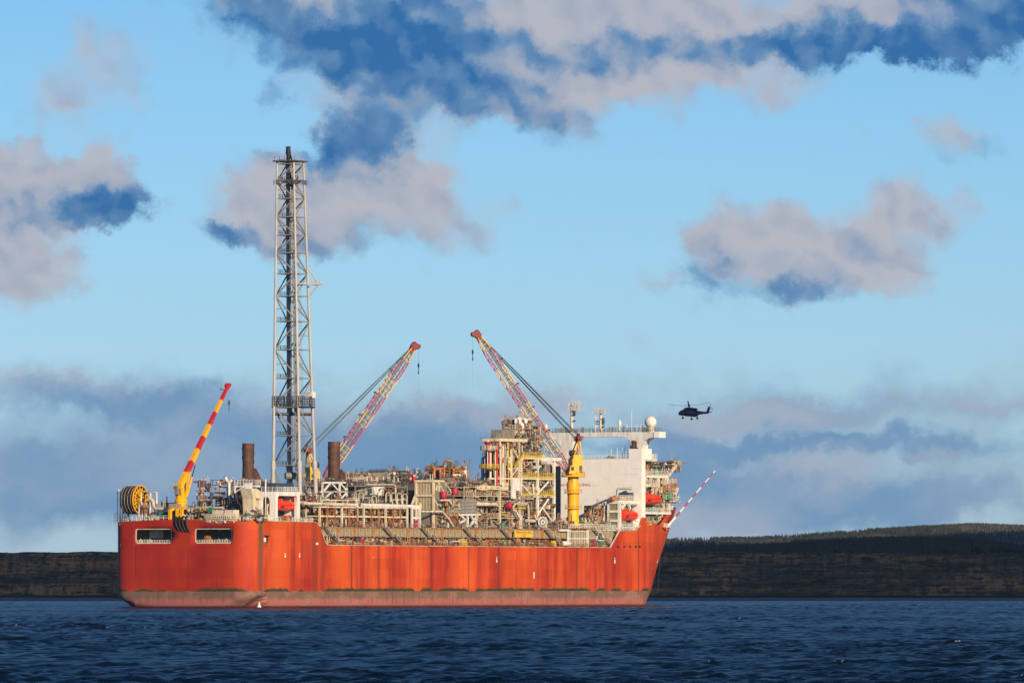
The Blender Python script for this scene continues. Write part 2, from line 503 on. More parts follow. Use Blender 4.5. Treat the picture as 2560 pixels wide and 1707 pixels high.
# ------------------------------------------------------------------ cliffs
def fbm(x, y, s, oct=5, seed=0.0):
    out = np.zeros(x.shape); a = 1.0
    xf, yf = x.ravel() / s, y.ravel() / s
    o = np.zeros(xf.shape)
    for _ in range(oct):
        o += a * np.array([noise.noise((p, q, seed)) for p, q in zip(xf, yf)])
        xf, yf, a = xf * 2.03 + 7.1, yf * 2.03 + 3.3, a * 0.52
    return o.reshape(x.shape)

cm, nt, bs = nt_new('cliff_rock')
k = NT(nt)
pos = k.n('ShaderNodeNewGeometry').outputs['Position']
sp = k.n('ShaderNodeSeparateXYZ'); nt.links.new(pos, sp.inputs[0])
bandv = k.noise(k.scaled(pos, (0.022, 0.03, 0.42)), 1.0, 5, 0.6)
joint = k.noise(k.scaled(pos, (0.33, 0.3, 0.10)), 1.0, 5, 0.7)
big = k.noise(k.scaled(pos, (0.02, 0.02, 0.05)), 1.0, 4, 0.6)
c = k.mix(k.step(bandv, 0.38, 0.60), (0.16, 0.082, 0.058), (0.62, 0.23, 0.085))
c = k.mix(k.step(joint, 0.34, 0.56), (0.075, 0.062, 0.052), c)
c = k.mix(k.mth('MULTIPLY', k.step(big, 0.44, 0.62), 0.8), c, (0.08, 0.067, 0.055))
scrub = k.noise(k.scaled(pos, (0.06, 0.06, 0.25)), 1.0, 5, 0.65)
up = k.n('ShaderNodeSeparateXYZ'); nt.links.new(k.n('ShaderNodeNewGeometry').outputs['Normal'], up.inputs[0])
c = k.mix(k.step(scrub, 0.52, 0.66), c, (0.045, 0.038, 0.026))
c = k.mix(k.step(up.outputs[2], 0.5, 0.8), c, (0.040, 0.045, 0.022))
beach = k.step(k.mth('ADD', sp.outputs[2], k.mth('MULTIPLY', scrub, 1.2)), 1.9, 1.2)
c = k.mix(beach, c, (0.22, 0.22, 0.22))
k.put(bs.inputs['Base Color'], c); bs.inputs['Roughness'].default_value = 0.95; bs.inputs['Specular IOR Level'].default_value = 0.1

def cliff(x0, x1, y_shore, prof, seed):
    nx, nz = int((x1 - x0) / 1.0), 64
    xs = np.linspace(x0, x1, nx)
    top = np.interp(xs, [p[0] for p in prof], [p[1] for p in prof]) + fbm(xs, xs * 0, 14, 5, seed) * 0.45
    hz = np.concatenate([np.linspace(0, 1, nz), np.ones(10)])
    back = np.concatenate([np.zeros(nz), np.linspace(0.02, 1, 10) ** 1.5])
    X = np.repeat(xs[None], len(hz), 0)
    Z = hz[:, None] * (top[None] + 0.8) - 0.8
    Zw = Z + fbm(X, Z * 0, 60, 3, seed + 1) * 1.2                     # beds dip and swell
    ledge = np.floor(Zw / 1.9) * 1.9
    step = (Zw - ledge) / 1.9
    butt = fbm(X, Z * 0.25, 42, 4, seed + 2) * 5.0
    rough = fbm(X, Z * 0.8, 5.5, 4, seed + 3) * 1.5
    Y = y_shore + 6 + butt + Z * 0.24 + Zw * 0.10 + 0.35 * np.sin(Zw * 2.1 + fbm(X, Z, 18, 3, seed + 6) * 2.5) - rough
    Y = np.where(Z < 2.0, Y - (2.0 - Z) * 7.5, Y)                     # boulder beach at the foot
    Y = Y + back[:, None] * 260
    Zt = Z + back[:, None] * 1.2 + np.where(back[:, None] > 0.05, fbm(X, Y, 30, 3, seed + 4) * 0.8, 0)
    return grid_mesh('cliff', X, Y, Zt, cm, smooth=False)

def topz(py, Y):
    return CAM_H + (HORIZON - py) * Y / F_PX
cl = cliff(-330, 330, 3567, [(-330, topz(1383, 3590)), (-200, topz(1384, 3590)), (-130, topz(1380, 3590)), (60, topz(1381, 3590)), (110, topz(1383, 3590)), (170, topz(1384, 3590)), (330, topz(1386, 3590))], 4.2)
cl['kind'] = 'structure'

# ------------------------------------------------------------------ wooded hills behind the cliff
hm, nt, bs = nt_new('hill_ground')
k = NT(nt)
pos = k.n('ShaderNodeNewGeometry').outputs['Position']
h1 = k.noise(pos, 0.006, 6, 0.6)
h2 = k.noise(pos, 0.03, 6, 0.65)
c = k.mix(k.step(h1, 0.45, 0.58), (0.17, 0.115, 0.06), (0.075, 0.07, 0.038))
c = k.mix(k.step(h2, 0.5, 0.66), c, (0.16, 0.115, 0.07))
k.put(bs.inputs['Base Color'], c); bs.inputs['Roughness'].default_value = 1.0; bs.inputs['Specular IOR Level'].default_value = 0.05

def hill(name, y0, crest_y, prof, base_z, seed, x0, x1, nx=260):
    """terrain rising from y0 to a crest at crest_y and falling away behind"""
    xs = np.linspace(x0, x1, nx)
    top = np.interp(xs, [(p[0] - 1280) / F_PX * crest_y for p in prof], [topz(p[1], crest_y) for p in prof])
    ts = np.concatenate([np.linspace(0, 1, 44), np.linspace(1.06, 1.6, 8)])
    X = np.repeat(xs[None], len(ts), 0)
    T = np.repeat(ts[:, None], nx, 1)
    Y = y0 + T * (crest_y - y0)
    rise = np.where(T <= 1, np.sin(np.minimum(T, 1) * math.pi / 2) ** 1.15, 1 - (T - 1) * 0.9)
    amp = 0.10 * (top[None] - base_z)
    Z = base_z + (top[None] - base_z) * rise + fbm(X, Y, 420, 4, seed) * amp * np.sin(np.clip(T, 0, 1) * math.pi) * 0.9 + fbm(X, Y, 60, 3, seed + 1) * 0.9
    o = grid_mesh(name, X, Y, Z, hm)
    o['kind'] = 'structure'
    return X, Y, Z

MID = [(a_, b_ + 12) for a_, b_ in ((900, 1398), (1500, 1376), (1650, 1370), (1900, 1361), (2020, 1352), (2150, 1342), (2260, 1346), (2400, 1366), (2560, 1380), (2900, 1392), (3300, 1400))]
FAR = [(a_, b_ + 7) for a_, b_ in ((700, 1400), (1300, 1372), (1560, 1355), (1660, 1348), (1857, 1346), (1950, 1340), (2027, 1334), (2155, 1326), (2283, 1318), (2402, 1312), (2480, 1315), (2560, 1318), (2800, 1326), (3300, 1360))]
hx, hy, hz = hill('wooded_hill', 5200, 8200, MID, 12.0, 9.1, -900, 1250)
fx, fy, fz = hill('far_hill', 8800, 12000, FAR, 25.0, 5.5, -1100, 1600)

fo, nt, bs = nt_new('conifer_foliage')
k = NT(nt)
inf = k.n('ShaderNodeNewGeometry').outputs['Random Per Island']
c = k.mix(inf, (0.016, 0.024, 0.018), (0.040, 0.048, 0.030))
k.put(bs.inputs['Base Color'], c); bs.inputs['Roughness'].default_value = 1.0; bs.inputs['Specular IOR Level'].default_value = 0.05
bare = paint('bare_trees', (0.085, 0.07, 0.06), 0, var=0.3, spec=0.05)
bark = paint('bark', (0.09, 0.07, 0.055), 0, spec=0.05)

def conifer(mb, p, h, w, m=0):
    x, y, z = p
    n = 5
    a0 = rnd.random() * 6
    for j, (lo, hi, rr) in enumerate(((0.10, 0.55, 1.0), (0.36, 0.80, 0.72), (0.62, 1.0, 0.42))):
        base = [(x + w * rr * (0.75 + 0.5 * rnd.random()) * math.cos(a0 + 6.283 * i / n), y + w * rr * math.sin(a0 + 6.283 * i / n), z + h * (lo - 0.05 * rnd.random())) for i in range(n)]
        mb.add(base + [(x + w * 0.1 * (rnd.random() - .5), y, z + h * hi)], [(i, (i + 1) % n, n) for i in range(n)], m)
        a0 += 0.6

def wood(name, gx, gy, gz, count, pick, hmin, hmax, mats=(fo, bare), bareness=None):
    mb = MB()
    nr, nc = gx.shape
    done = tries = 0
    while done < count and tries < count * 12:
        tries += 1
        i, j = rnd.random() * (nr - 2), rnd.random() * (nc - 2)
        ii, jj = int(i), int(j)
        fi, fj = i - ii, j - jj
        def lerp(g):
            return (g[ii, jj] * (1 - fi) + g[ii + 1, jj] * fi) * (1 - fj) + (g[ii, jj + 1] * (1 - fi) + g[ii + 1, jj + 1] * fi) * fj
        x, y, z = lerp(gx), lerp(gy), lerp(gz)
        if abs(x) > y * 0.075 or x < y * 0.008:
            continue
        if not pick(x, y, z, i / nr):
            continue
        b = 1 if bareness and rnd.random() < bareness(x, y, z) else 0
        h = hmin + (hmax - hmin) * rnd.random()
        conifer(mb, (x, y, z - 0.3), h, h * (0.20 + 0.16 * rnd.random()), b)
        done += 1
    me = bpy.data.meshes.new(name)
    me.from_pydata(mb.v, [], mb.f)
    for m_ in mats:
        me.materials.append(m_)
    me.polygons.foreach_set('material_index', mb.m)
    o = fresh(name, me)
    o['kind'] = 'stuff'
    return o

def patchy(x, y, s, t):
    return noise.noise((x / s, y / s, 3.3)) > t

wood('hill_forest', hx, hy, hz, 17000, lambda x, y, z, t: t < 0.84 and y > 5600, 3.6, 6.4)
wood('far_forest', fx, fy, fz, 15000, lambda x, y, z, t: t < 0.88 and y > 10000 and (x > 480 or patchy(x, y * .5, 90, 0.12) or rnd.random() < .05), 3.6, 6.8,
     bareness=lambda x, y, z: 0.6 if x > 560 and patchy(x, y * .4, 160, -0.15) else 0.05)

def lone_tree(x, y, z, h, label, group, w=0.24):
    mb = MB(); conifer(mb, (0, 0, 0), h, h * w, 0)
    mb.pipe([(0, 0, -0.6), (0, 0, h * 0.5)], h * 0.02, 5, 1)
    me = bpy.data.meshes.new('spruce_tree')
    me.from_pydata(mb.v, [], mb.f)
    me.materials.append(fo); me.materials.append(bark)
    me.polygons.foreach_set('material_index', mb.m)
    o = fresh('spruce_tree', me)
    o.location = (x, y, z)
    tag(o, label, 'tree', group)

crow = int(np.argmin(abs(fy[:, 0] - 12000)))
for px in [1672 + 11 * i + rnd.uniform(-5, 5) for i in range(80)]:
    x = (px - 1280) / F_PX * 12000
    z = float(np.interp(x, fx[crow], fz[crow]))
    if 1950 < px < 2130 and rnd.random() < 0.45:
        continue
    lone_tree(x, 12000 + rnd.uniform(-60, 20), z - 0.5, rnd.uniform(2.6, 5.0) * (1.35 if rnd.random() < .12 else 1), 'small dark conifer standing on the skyline of the far wooded hill', 'trees along the skyline', rnd.uniform(.26, .42))

# low scrub and trees along the cliff edge
def bush(mb, x, y, z, r, h):
    for _ in range(9):
        a, e = rnd.random() * 6.283, rnd.random()
        c = Vector((x + r * e * math.cos(a), y + r * .6 * math.sin(a) * e, z + h * (0.2 + 0.7 * rnd.random() * (1 - e * .6))))
        rr = r * 0.32 * (0.7 + rnd.random() * .6)
        n = 5
        ring = [c + Vector((rr * math.cos(6.283 * i / n + a), rr * .8 * math.sin(6.283 * i / n + a), rr * rnd.uniform(-.4, .2))) for i in range(n)]
        mb.add(ring + [c + Vector((0, 0, rr * 1.1)), c - Vector((0, 0, rr * .8))], [(i, (i + 1) % n, n) for i in range(n)] + [((i + 1) % n, i, n + 1) for i in range(n)])
scrub_mb = MB()
for i in range(1700):
    x = rnd.uniform(-320, 320)
    y = rnd.uniform(3578, 3620)
    z = topz(1383, 3590) - 0.2
    r = rnd.uniform(0.35, 0.95)
    bush(scrub_mb, x, y, z - .2, r, r * rnd.uniform(.7, 1.3))
me = bpy.data.meshes.new('cliff_top_scrub'); me.from_pydata(scrub_mb.v, [], scrub_mb.f); me.materials.append(fo)
fresh('cliff_top_scrub', me)['kind'] = 'stuff'
for px, h in [(1765, 1.8), (1962, 1.9), (2085, 2.4), (2128, 1.7), (2300, 2.2), (2322, 1.9), (2365, 2.6), (2392, 2.0), (2438, 3.2), (2452, 2.7), (2486, 3.6), (2505, 4.4), (2520, 3.4), (2545, 2.6)]:
    mb = MB()
    for _ in range(3):
        bush(mb, rnd.uniform(-.5, .5) * h * .5, 0, h * .25, h * .55, h * .75)
    mb.pipe([(0, 0, -1), (0, 0, h * .5)], .12, 5, 1)
    me = bpy.data.meshes.new('bushy_tree'); me.from_pydata(mb.v, [], mb.f); me.materials.append(fo); me.materials.append(bark)
    me.polygons.foreach_set('material_index', mb.m)
    o = fresh('bushy_tree', me); o.location = ((px - 1280) / F_PX * 3596, 3596, topz(1383, 3596) - .6)
    tag(o, 'dark bushy tree on the cliff edge in front of the wooded hill', 'tree', 'trees on the cliff edge')
# poles of a line over the far hill
for px, py in ((2376, 1330), (2412, 1331), (2481, 1332), (2556, 1335)):
    y = 11000
    mb = MB(); mb.pipe([(0, 0, -14), (0, 0, 3.5)], .35, 5); mb.beam((-1.4, 0, 2.4), (1.4, 0, 2.4), .3)
    me = bpy.data.meshes.new('power_pole'); me.from_pydata(mb.v, [], mb.f); me.materials.append(PALE)
    o = fresh('power_pole', me); o.location = ((px - 1280) / F_PX * y, y, topz(py, y))
    tag(o, 'thin pale power pole on the far wooded hill', 'pole', 'power poles on the hill')

# clouds overhead, above the view, whose shade lies on the cliffs and the nearer wood
clm, nt, bs = nt_new('cloud_vapour')
bs.inputs['Base Color'].default_value = (0.8, 0.8, 0.8, 1); bs.inputs['Roughness'].default_value = 1; bs.inputs['Specular IOR Level'].default_value = 0

def cloud(name, cx, cy, rx, ry, alt, thick, seed):
    n, m_ = 72, 30
    vs, fs = [], []
    for i in range(m_ + 1):
        b = math.pi * i / m_
        for j in range(n):
            a = 6.28319 * j / n
            d = Vector((math.sin(b) * math.cos(a), math.sin(b) * math.sin(a), math.cos(b)))
            rgh = 1 + 0.22 * noise.fractal(d * 3.2 + Vector((seed, 0, 0)), 0.9, 2.0, 5)
            z = d.z * (thick if d.z > 0 else thick * .35)
            vs.append((cx + rx * math.copysign(abs(d.x) ** .7, d.x) * rgh, cy + ry * math.copysign(abs(d.y) ** .7, d.y) * rgh, alt + z * rgh))
    for i in range(m_):
        for j in range(n):
            fs.append((i * n + j, (i + 1) * n + j, (i + 1) * n + (j + 1) % n, i * n + (j + 1) % n))
    me = bpy.data.meshes.new(name); me.from_pydata(vs, [], fs); me.materials.append(clm)
    me.polygons.foreach_set('use_smooth', [True] * len(fs))
    fresh(name, me)['kind'] = 'stuff'

def shade_at(x, y, alt):
    t = alt / math.tan(R(SUN_EL))
    return x + t * math.sin(R(SUN_AZ)), y + t * math.cos(R(SUN_AZ))
sx, sy = shade_at(0, 3640, 520)
cloud('cloud', sx, sy, 620, 420, 520, 120, 1.0)
sx, sy = shade_at(330, 7900, 1000)
cloud('cloud', sx, sy, 1250, 2650, 1000, 220, 5.0)

# thin sea haze over the whole bay: one closed box of even density round camera, ship and hills
hb = MB(); hb.box((-16500, -8500, -5.0), (16500, 20500, 150))
hzm = bpy.data.materials.new('haze_air'); hzm.use_nodes = True
hn = hzm.node_tree; hn.nodes.clear()
pv_ = hn.nodes.new('ShaderNodeVolumePrincipled'); pv_.inputs['Color'].default_value = (0.55, 0.74, 1.0, 1); pv_.inputs['Density'].default_value = 9.5e-6
oo = hn.nodes.new('ShaderNodeOutputMaterial'); hn.links.new(pv_.outputs[0], oo.inputs['Volume'])
me = bpy.data.meshes.new('haze'); me.from_pydata(hb.v, [], hb.f); me.materials.append(hzm)
fresh('haze', me)['kind'] = 'stuff'
# ------------------------------------------------------------------ the ship: hull
HB = 22.75                                          # half breadth
UK = at(1602, 1312, HB).y                                          # where the parallel side ends and the bow begins
hullm, nt, bs = nt_new('hull_paint')
k = NT(nt)
oc = k.n('ShaderNodeTexCoord').outputs['Object']
sp = k.n('ShaderNodeSeparateXYZ'); nt.links.new(oc, sp.inputs[0])
v_, u_, z_ = sp.outputs
s1 = k.noise(k.scaled(oc, (0.045, 0.045, 0.012)), 1.0, 4, 0.55)
s2 = k.noise(k.scaled(oc, (0.17, 0.17, 0.012)), 1.0, 6, 0.68)
s3 = k.noise(k.scaled(oc, (1.3, 1.3, 0.03)), 1.0, 4, 0.65)
gr = k.noise(k.scaled(oc, (1, 1, 0.5)), 1.3, 6, 0.65)
c = k.mix(k.step(s1, 0.36, 0.64), (0.40, 0.034, 0.013), (0.66, 0.098, 0.018))
sidef = k.mth('ADD', k.mth('MULTIPLY', k.step(v_, 20.5, 22.6), 0.75), 0.25)
c = k.mix(k.mth('MULTIPLY', k.step(s2, 0.50, 0.62), k.mth('MULTIPLY', sidef, 0.62)), c, (0.27, 0.018, 0.016))
c = k.mix(k.mth('MULTIPLY', k.step(s2, 0.46, 0.36), k.mth('MULTIPLY', sidef, 0.6)), c, (0.58, 0.11, 0.040))
c = k.mix(k.mth('MULTIPLY', k.step(s3, 0.58, 0.72), k.mth('MULTIPLY', sidef, 0.6)), c, (0.17, 0.045, 0.026))
c = k.mix(k.mth('MULTIPLY', k.step(gr, 0.64, 0.8), 0.35), c, (0.48, 0.16, 0.10))
# the transom is tinted a deeper, less orange red than the side
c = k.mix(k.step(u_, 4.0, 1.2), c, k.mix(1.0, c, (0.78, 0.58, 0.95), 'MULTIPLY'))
# single plates weather a little differently and their seams collect grime
pv3 = k.n('ShaderNodeCombineXYZ'); k.put(pv3.inputs[0], k.mth('ADD', u_, v_)); k.put(pv3.inputs[1], z_)
br = k.n('ShaderNodeTexBrick', offset=0.37); nt.links.new(pv3.outputs[0], br.inputs['Vector'])
br.inputs['Color1'].default_value = (0.80, 0.80, 0.80, 1); br.inputs['Color2'].default_value = (1.12, 1.12, 1.12, 1); br.inputs['Mortar'].default_value = (0.62, 0.55, 0.55, 1)
br.inputs['Scale'].default_value = 1.0; br.inputs['Mortar Size'].default_value = 0.035; br.inputs['Mortar Smooth'].default_value = 0.6; br.inputs['Brick Width'].default_value = 8.6; br.inputs['Row Height'].default_value = 2.75
c = k.mix(0.55, c, k.mix(1.0, c, br.outputs['Color'], 'MULTIPLY'))
# long thin run-down streaks under scuppers at fixed stations along the side
for st, w, a in ((20.0, .35, .5), (31.5, 1.2, .55), (36.5, .9, .5), (52.5, .28, .85), (68.0, .5, .5), (74.5, .22, .5), (99.0, .32, .8), (121, .3, .6), (139.0, .35, .95), (163.0, .3, .5), (173.5, .5, .3), (187.5, .25, .8), (205, .3, .4), (226.6, .22, .75)):
    d = k.mth('ABSOLUTE', k.mth('SUBTRACT', k.mth('ADD', u_, k.mth('MULTIPLY', s3, 0.5)), st + 5.0))
    f = k.mth('MULTIPLY', k.step(d, w * 2.6, w * .5), a)
    c = k.mix(k.mth('MULTIPLY', f, k.step(v_, 20, 22)), c, (0.16, 0.035, 0.022))
# weld seams and trickles on the transom
tra = k.step(u_, 1.2, 0.4)
for vv, z0_, z1_, a in ((-14.6, 8.5, 19.5, .85), (-7.2, 4.6, 17.5, .35), (2.6, 4.6, 17, .4), (12.0, 4.6, 10, .6), (5.6, 7, 17, .3), (-11, 14, 18, .35), (7.5, 13, 18, .35)):
    d = k.mth('ABSOLUTE', k.mth('SUBTRACT', k.mth('ADD', v_, k.mth('MULTIPLY', s3, .3)), vv + .15))
    f = k.mth('MULTIPLY', k.mth('MULTIPLY', k.step(d, .28, .06), a), k.mth('MULTIPLY', tra, k.mth('MULTIPLY', k.step(z_, z0_, z0_ + 1), k.step(z_, z1_, z1_ - 4))))
    c = k.mix(f, c, (0.10, 0.022, 0.016))
# brown discharge stain on the starboard quarter
d = k.mth('ABSOLUTE', k.mth('SUBTRACT', k.mth('ADD', u_, k.mth('MULTIPLY', s2, 1.0)), 6.7))
f = k.mth('MULTIPLY', k.mth('MULTIPLY', k.step(d, 1.6, 0.7), k.step(v_, 18, 19)), k.mth('ADD', k.mth('MULTIPLY', k.step(z_, 8, 24), .35), .6))
c = k.mix(f, c, (0.135, 0.075, 0.045))
# scour marks near the waterline and rust below the deck edge
sc = k.noise(k.scaled(oc, (0.5, 0.5, 0.9)), 1.0, 6, 0.75)
low = k.mth('MULTIPLY', k.step(z_, 9.5, 6.0), k.step(sc, 0.62, 0.72))
c = k.mix(k.mth('MULTIPLY', low, 0.55), c, (0.50, 0.20, 0.16))
# boot-topping: olive grime above, faded pink below, wet at the sea
zz = k.mth('ADD', z_, k.mth('MULTIPLY', k.mth('SUBTRACT', s3, 0.5), 1.2))
bt = k.mix(k.step(k.mth('ADD', zz, k.mth('MULTIPLY', s2, 1.4)), 2.6, 3.7), k.mix(k.step(s3, .35, .7), (0.40, 0.130, 0.105), (0.27, 0.095, 0.080)), k.mix(k.step(s2, .35, .65), (0.20, 0.112, 0.078), (0.15, 0.10, 0.068)))
pch = k.noise(k.scaled(oc, (0.09, 0.09, 0.22)), 1.0, 5, 0.7)
bt = k.mix(k.mth('MULTIPLY', k.step(pch, 0.48, 0.62), 0.65), bt, (0.33, 0.17, 0.135))
bt = k.mix(k.mth('MULTIPLY', k.step(pch, 0.46, 0.36), 0.5), bt, (0.15, 0.125, 0.12))
bt = k.mix(k.mth('MULTIPLY', k.step(s3, 0.56, 0.68), 0.6), bt, (0.12, 0.075, 0.06))
bt = k.mix(k.step(zz, 0.75, 0.2), bt, (0.10, 0.025, 0.025))
c = k.mix(k.step(z_, 4.66, 4.58), c, bt)
an = k.noise(k.scaled(oc, (0.10, 0.10, 0.02)), 1.0, 2, 0.5)
an2 = k.noise(k.scaled(oc, (1.1, 1.1, 1.4)), 1.0, 5, 0.7)
lim = k.mth('ADD', 4.5, k.mth('MULTIPLY', k.step(an, 0.40, 0.54), k.mth('ADD', k.mth('MULTIPLY', an2, 2.6), -0.35)))
alg = k.mth('MULTIPLY', k.step(k.mth('SUBTRACT', lim, z_), 0.0, 0.12), k.step(z_, 4.4, 4.62))
c = k.mix(alg, c, k.mix(k.step(an2, .4, .6), (0.035, 0.032, 0.014), (0.065, 0.07, 0.025)))
k.put(bs.inputs['Base Color'], c)
bs.inputs['Roughness'].default_value = 0.55; bs.inputs['Specular IOR Level'].default_value = 0.12
bp = k.n('ShaderNodeBump'); bp.inputs['Strength'].default_value = 0.25; bp.inputs['Distance'].default_value = 0.25
k.put(bp.inputs['Height'], k.noise(k.scaled(oc, (0.28, 0.28, 0.28)), 1.0, 2)); k.put(bs.inputs['Normal'], bp.outputs['Normal'])

DU = at(790, 1304, HB).y - 32.56
UE = [(a_, b_ + DU) for a_, b_ in ((-2.5, 243), (-0.2, 246.5), (4.8, 258.6), (13.8, 268.4), (20.4, 276.5), (26.7, 282.7), (30.2, 286.0))]
def u_end(z):
    return float(np.interp(z, [a for a, b in UE], [b for a, b in UE]))
def bow_pt(t, z):
    return (HB * max(0.0, 1 - t * t) ** (1 / 1.3), UK + t * (u_end(z) - UK))
def bow_t(px, py):
    lo, hi = 0.0, 0.74
    for _ in range(40):
        m = (lo + hi) / 2
        v, u = bow_pt(m, 25)
        X = XC + u * SN + v * CS; Y = YC + u * CS - v * SN
        if 1280 + F_PX * X / Y < px:
            lo = m
        else:
            hi = m
    v, u = bow_pt(lo, 25)
    return lo, CAM_H + (HORIZON - py) * (YC + u * CS - v * SN) / F_PX

T = {}
T['side'] = [(at(px, py, HB).y, at(px, py, HB).z) for px, py in ((646, 1300), (690, 1303), (788, 1304.5), (794, 1308), (801, 1319), (806, 1333), (810, 1346), (814, 1356), (819, 1362.5), (1526, 1368.5), (1549, 1327), (1589, 1326), (1601, 1313))]
T['bow'] = [(0.001, 24.4)] + [bow_t(*p) for p in ((1603.4, 1292), (1616, 1294), (1617, 1311), (1650, 1312), (1664, 1288), (1675, 1275), (1691, 1268))]
T['bow'][1] = (0.012, T['bow'][1][1])
T['bow'].append((1.0, T['bow'][-1][1]))
Z_MAIN, Z_STERN, Z_PROC, Z_FORE = 17.55, 24.25, 22.9, 22.6

def top_side(u):
    return float(np.interp(u, [a for a, b in T['side']], [b for a, b in T['side']]))
def top_bow(t):
    return float(np.interp(t, [a for a, b in T['bow']], [b for a, b in T['bow']]))

RC = 5.0                                            # radius of the quarters
OPEN = [(atu(338, 1318, 0).x, atu(429, 1318, 0).x), (atu(487, 1318, 0).x, atu(580, 1318, 0).x)]
OZ = (18.0, 22.3)
NICHE = (at(655, 1340, HB).y + 1.0, at(669, 1340, HB).y + .6)
NZ = (18.0, 20.2)

cols = []                                           # (kind, value, side)
tv = sorted({-17.75, 17.75, *[x for o in OPEN for x in o], -15.5, -9.0, -4.5, 0.0, 1.5, 3.0, 14.0, 16.0})
sag = atu(551, 1312, 0).x
tv = sorted(set(tv) | {atu(p, 1300, 0).x for p in (510, 530, 551, 565)})
bow_ts = sorted({0.0, *[a for a, b in T['bow'][:-1]], 0.05, 0.1, .2, .3, .4, .5, .58, .64, .69, .73, .78, .84, .9, .95, 1.0})
side_us = sorted({5.0, 6.5, 8.0, 10.0, 12.0, 15, 20, 26, *[a for a, b in T['side'] if a > 5], *NICHE, 50, 70, 90, 110, 130, 150, 170, 190, UK - .05})
stbd = [('arc', a) for a in arc(8, 0, 90)[1:-1]] + [('side', u) for u in side_us] + [('bow', t) for t in bow_ts]
cols = [(k_, x, -1) for k_, x in reversed(stbd)] + [('tr', v, 0) for v in tv] + [(k_, x, 1) for k_, x in stbd]
rows = [-2.5, -0.8, 0.4, 1.4, 2.4, 3.4, 4.2, 4.6, 6.5, 9, 12, 15, 17.2, 18.0, 20.2, 22.3, 23.3, 24.2, 25.5, 27.0, 28.6, 30.6]

def transom_top(v):
    px = 450 + (v * CS) * 8.85
    return float(np.interp(px, [290, 350, 409, 470, 508, 525, 551, 575, 588, 640], [24.05, 24.5, 24.75, 24.75, 24.7, 24.0, 23.55, 24.0, 24.6, 24.4]))

def hull_pt(kind, x, sd, z):
    """point on the shell and the height of its upper edge"""
    if kind == 'tr':
        v, u, top, n = x, 0.0, transom_top(x), (0, -1)
        zb = max(-3.0, -1.5 + max(0, abs(x) - 11.5) * 0.62)
    elif kind == 'arc':
        a = R(x)
        v, u, n = sd * (HB - RC + RC * math.sin(a)), RC - RC * math.cos(a), (sd * math.sin(a), -math.cos(a))
        top = 24.05 + (.35 if sd > 0 else 0) * x / 90
        zb = 2.4 + 1.0 * x / 90
    elif kind == 'side':
        v, u, n = sd * HB, x, (sd, 0)
        top = top_side(x)
        zb = float(np.interp(x, [5, 7.5, 10, 13], [3.4, 4.1, 1.5, -3]))
    else:
        v, u = bow_pt(x, min(z, top_bow(x)))
        v *= sd; n = (0, 0); top = top_bow(x); zb = -9
    zc = min(z, top)
    d = max(0.0, zb - zc)
    d = min(d * 1.5, 6)
    return Vector((v - n[0] * d, u - n[1] * d, zc))

ship = thing('production_ship', 'long red hulled oil production ship with white superstructure lying at anchor', 'ship', (0, 0, 0))
hull = MB()
idx = {}
for i, (kd, x, sd) in enumerate(cols):
    for j, z in enumerate(rows):
        idx[i, j] = len(hull.v)
        hull.v.append(tuple(hull_pt(kd, x, sd, z)))
def in_hole(i, j):
    (k0, x0, s0), (k1, x1, s1) = cols[i], cols[i + 1]
    za, zb = rows[j], rows[j + 1]
    if k0 == k1 == 'tr':
        return any(a - .01 <= x0 and x1 <= b + .01 for a, b in OPEN) and OZ[0] - .01 <= za and zb <= OZ[1] + .01
    if k0 == k1 == 'side' and s0 == 1:
        return NICHE[0] - .01 <= x0 and x1 <= NICHE[1] + .01 and NZ[0] - .01 <= za and zb <= NZ[1] + .01
    return False
for i in range(len(cols) - 1):
    for j in range(len(rows) - 1):
        if in_hole(i, j):
            continue
        q = [idx[i, j], idx[i + 1, j], idx[i + 1, j + 1], idx[i, j + 1]]
        pts = []
        for a in q:
            if not pts or (Vector(hull.v[a]) - Vector(hull.v[pts[-1]])).length > 1e-4:
                pts.append(a)
        if len(pts) > 2 and (Vector(hull.v[pts[0]]) - Vector(hull.v[pts[-1]])).length < 1e-4:
            pts.pop()
        if len(pts) > 2:
            hull.f.append(tuple(pts)); hull.m.append(0); hull.s.append(kd == 'x' or cols[i][0] in ('arc', 'bow', 'tr') or cols[i + 1][0] == 'arc')
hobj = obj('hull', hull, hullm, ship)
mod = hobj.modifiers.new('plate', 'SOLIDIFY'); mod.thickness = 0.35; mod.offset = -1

# rounded corners and pale rims of the two mooring openings in the transom
for (a, b) in OPEN:
    mb, fl = MB(), MB()
    z0, z1, r = OZ[0], OZ[1], 0.9
    for cx, cz, a0 in ((a, z0, 180), (b, z0, 270), (b, z1, 0), (a, z1, 90)):
        ox, oz = (cx + (r if cx == a else -r)), (cz + (r if cz == z0 else -r))
        ring = [(ox + r * math.cos(R(t)), oz + r * math.sin(R(t))) for t in arc(6, a0, a0 + 90)]
        fl.prism([(cx, cz)] + ring, -0.02, 0.5)
    obj('corner_plate', fl, HULLRED, ship)
    outline = []
    for cx, cz, a0 in ((a, z0, 180), (b, z0, 270), (b, z1, 0), (a, z1, 90)):
        ox, oz = (cx + (r if cx == a else -r)), (cz + (r if cz == z0 else -r))
        outline += [(ox + (r - .02) * math.cos(R(t)), oz + (r - .02) * math.sin(R(t))) for t in arc(6, a0, a0 + 90)]
    n = len(outline)
    for i in range(n):
        p, q = outline[i], outline[(i + 1) % n]
        mb.beam((p[0], 0.25, p[1]), (q[0], 0.25, q[1]), .60, .09, up=(0, 1, 0))
    obj('opening_rim', mb, CREAM, ship)
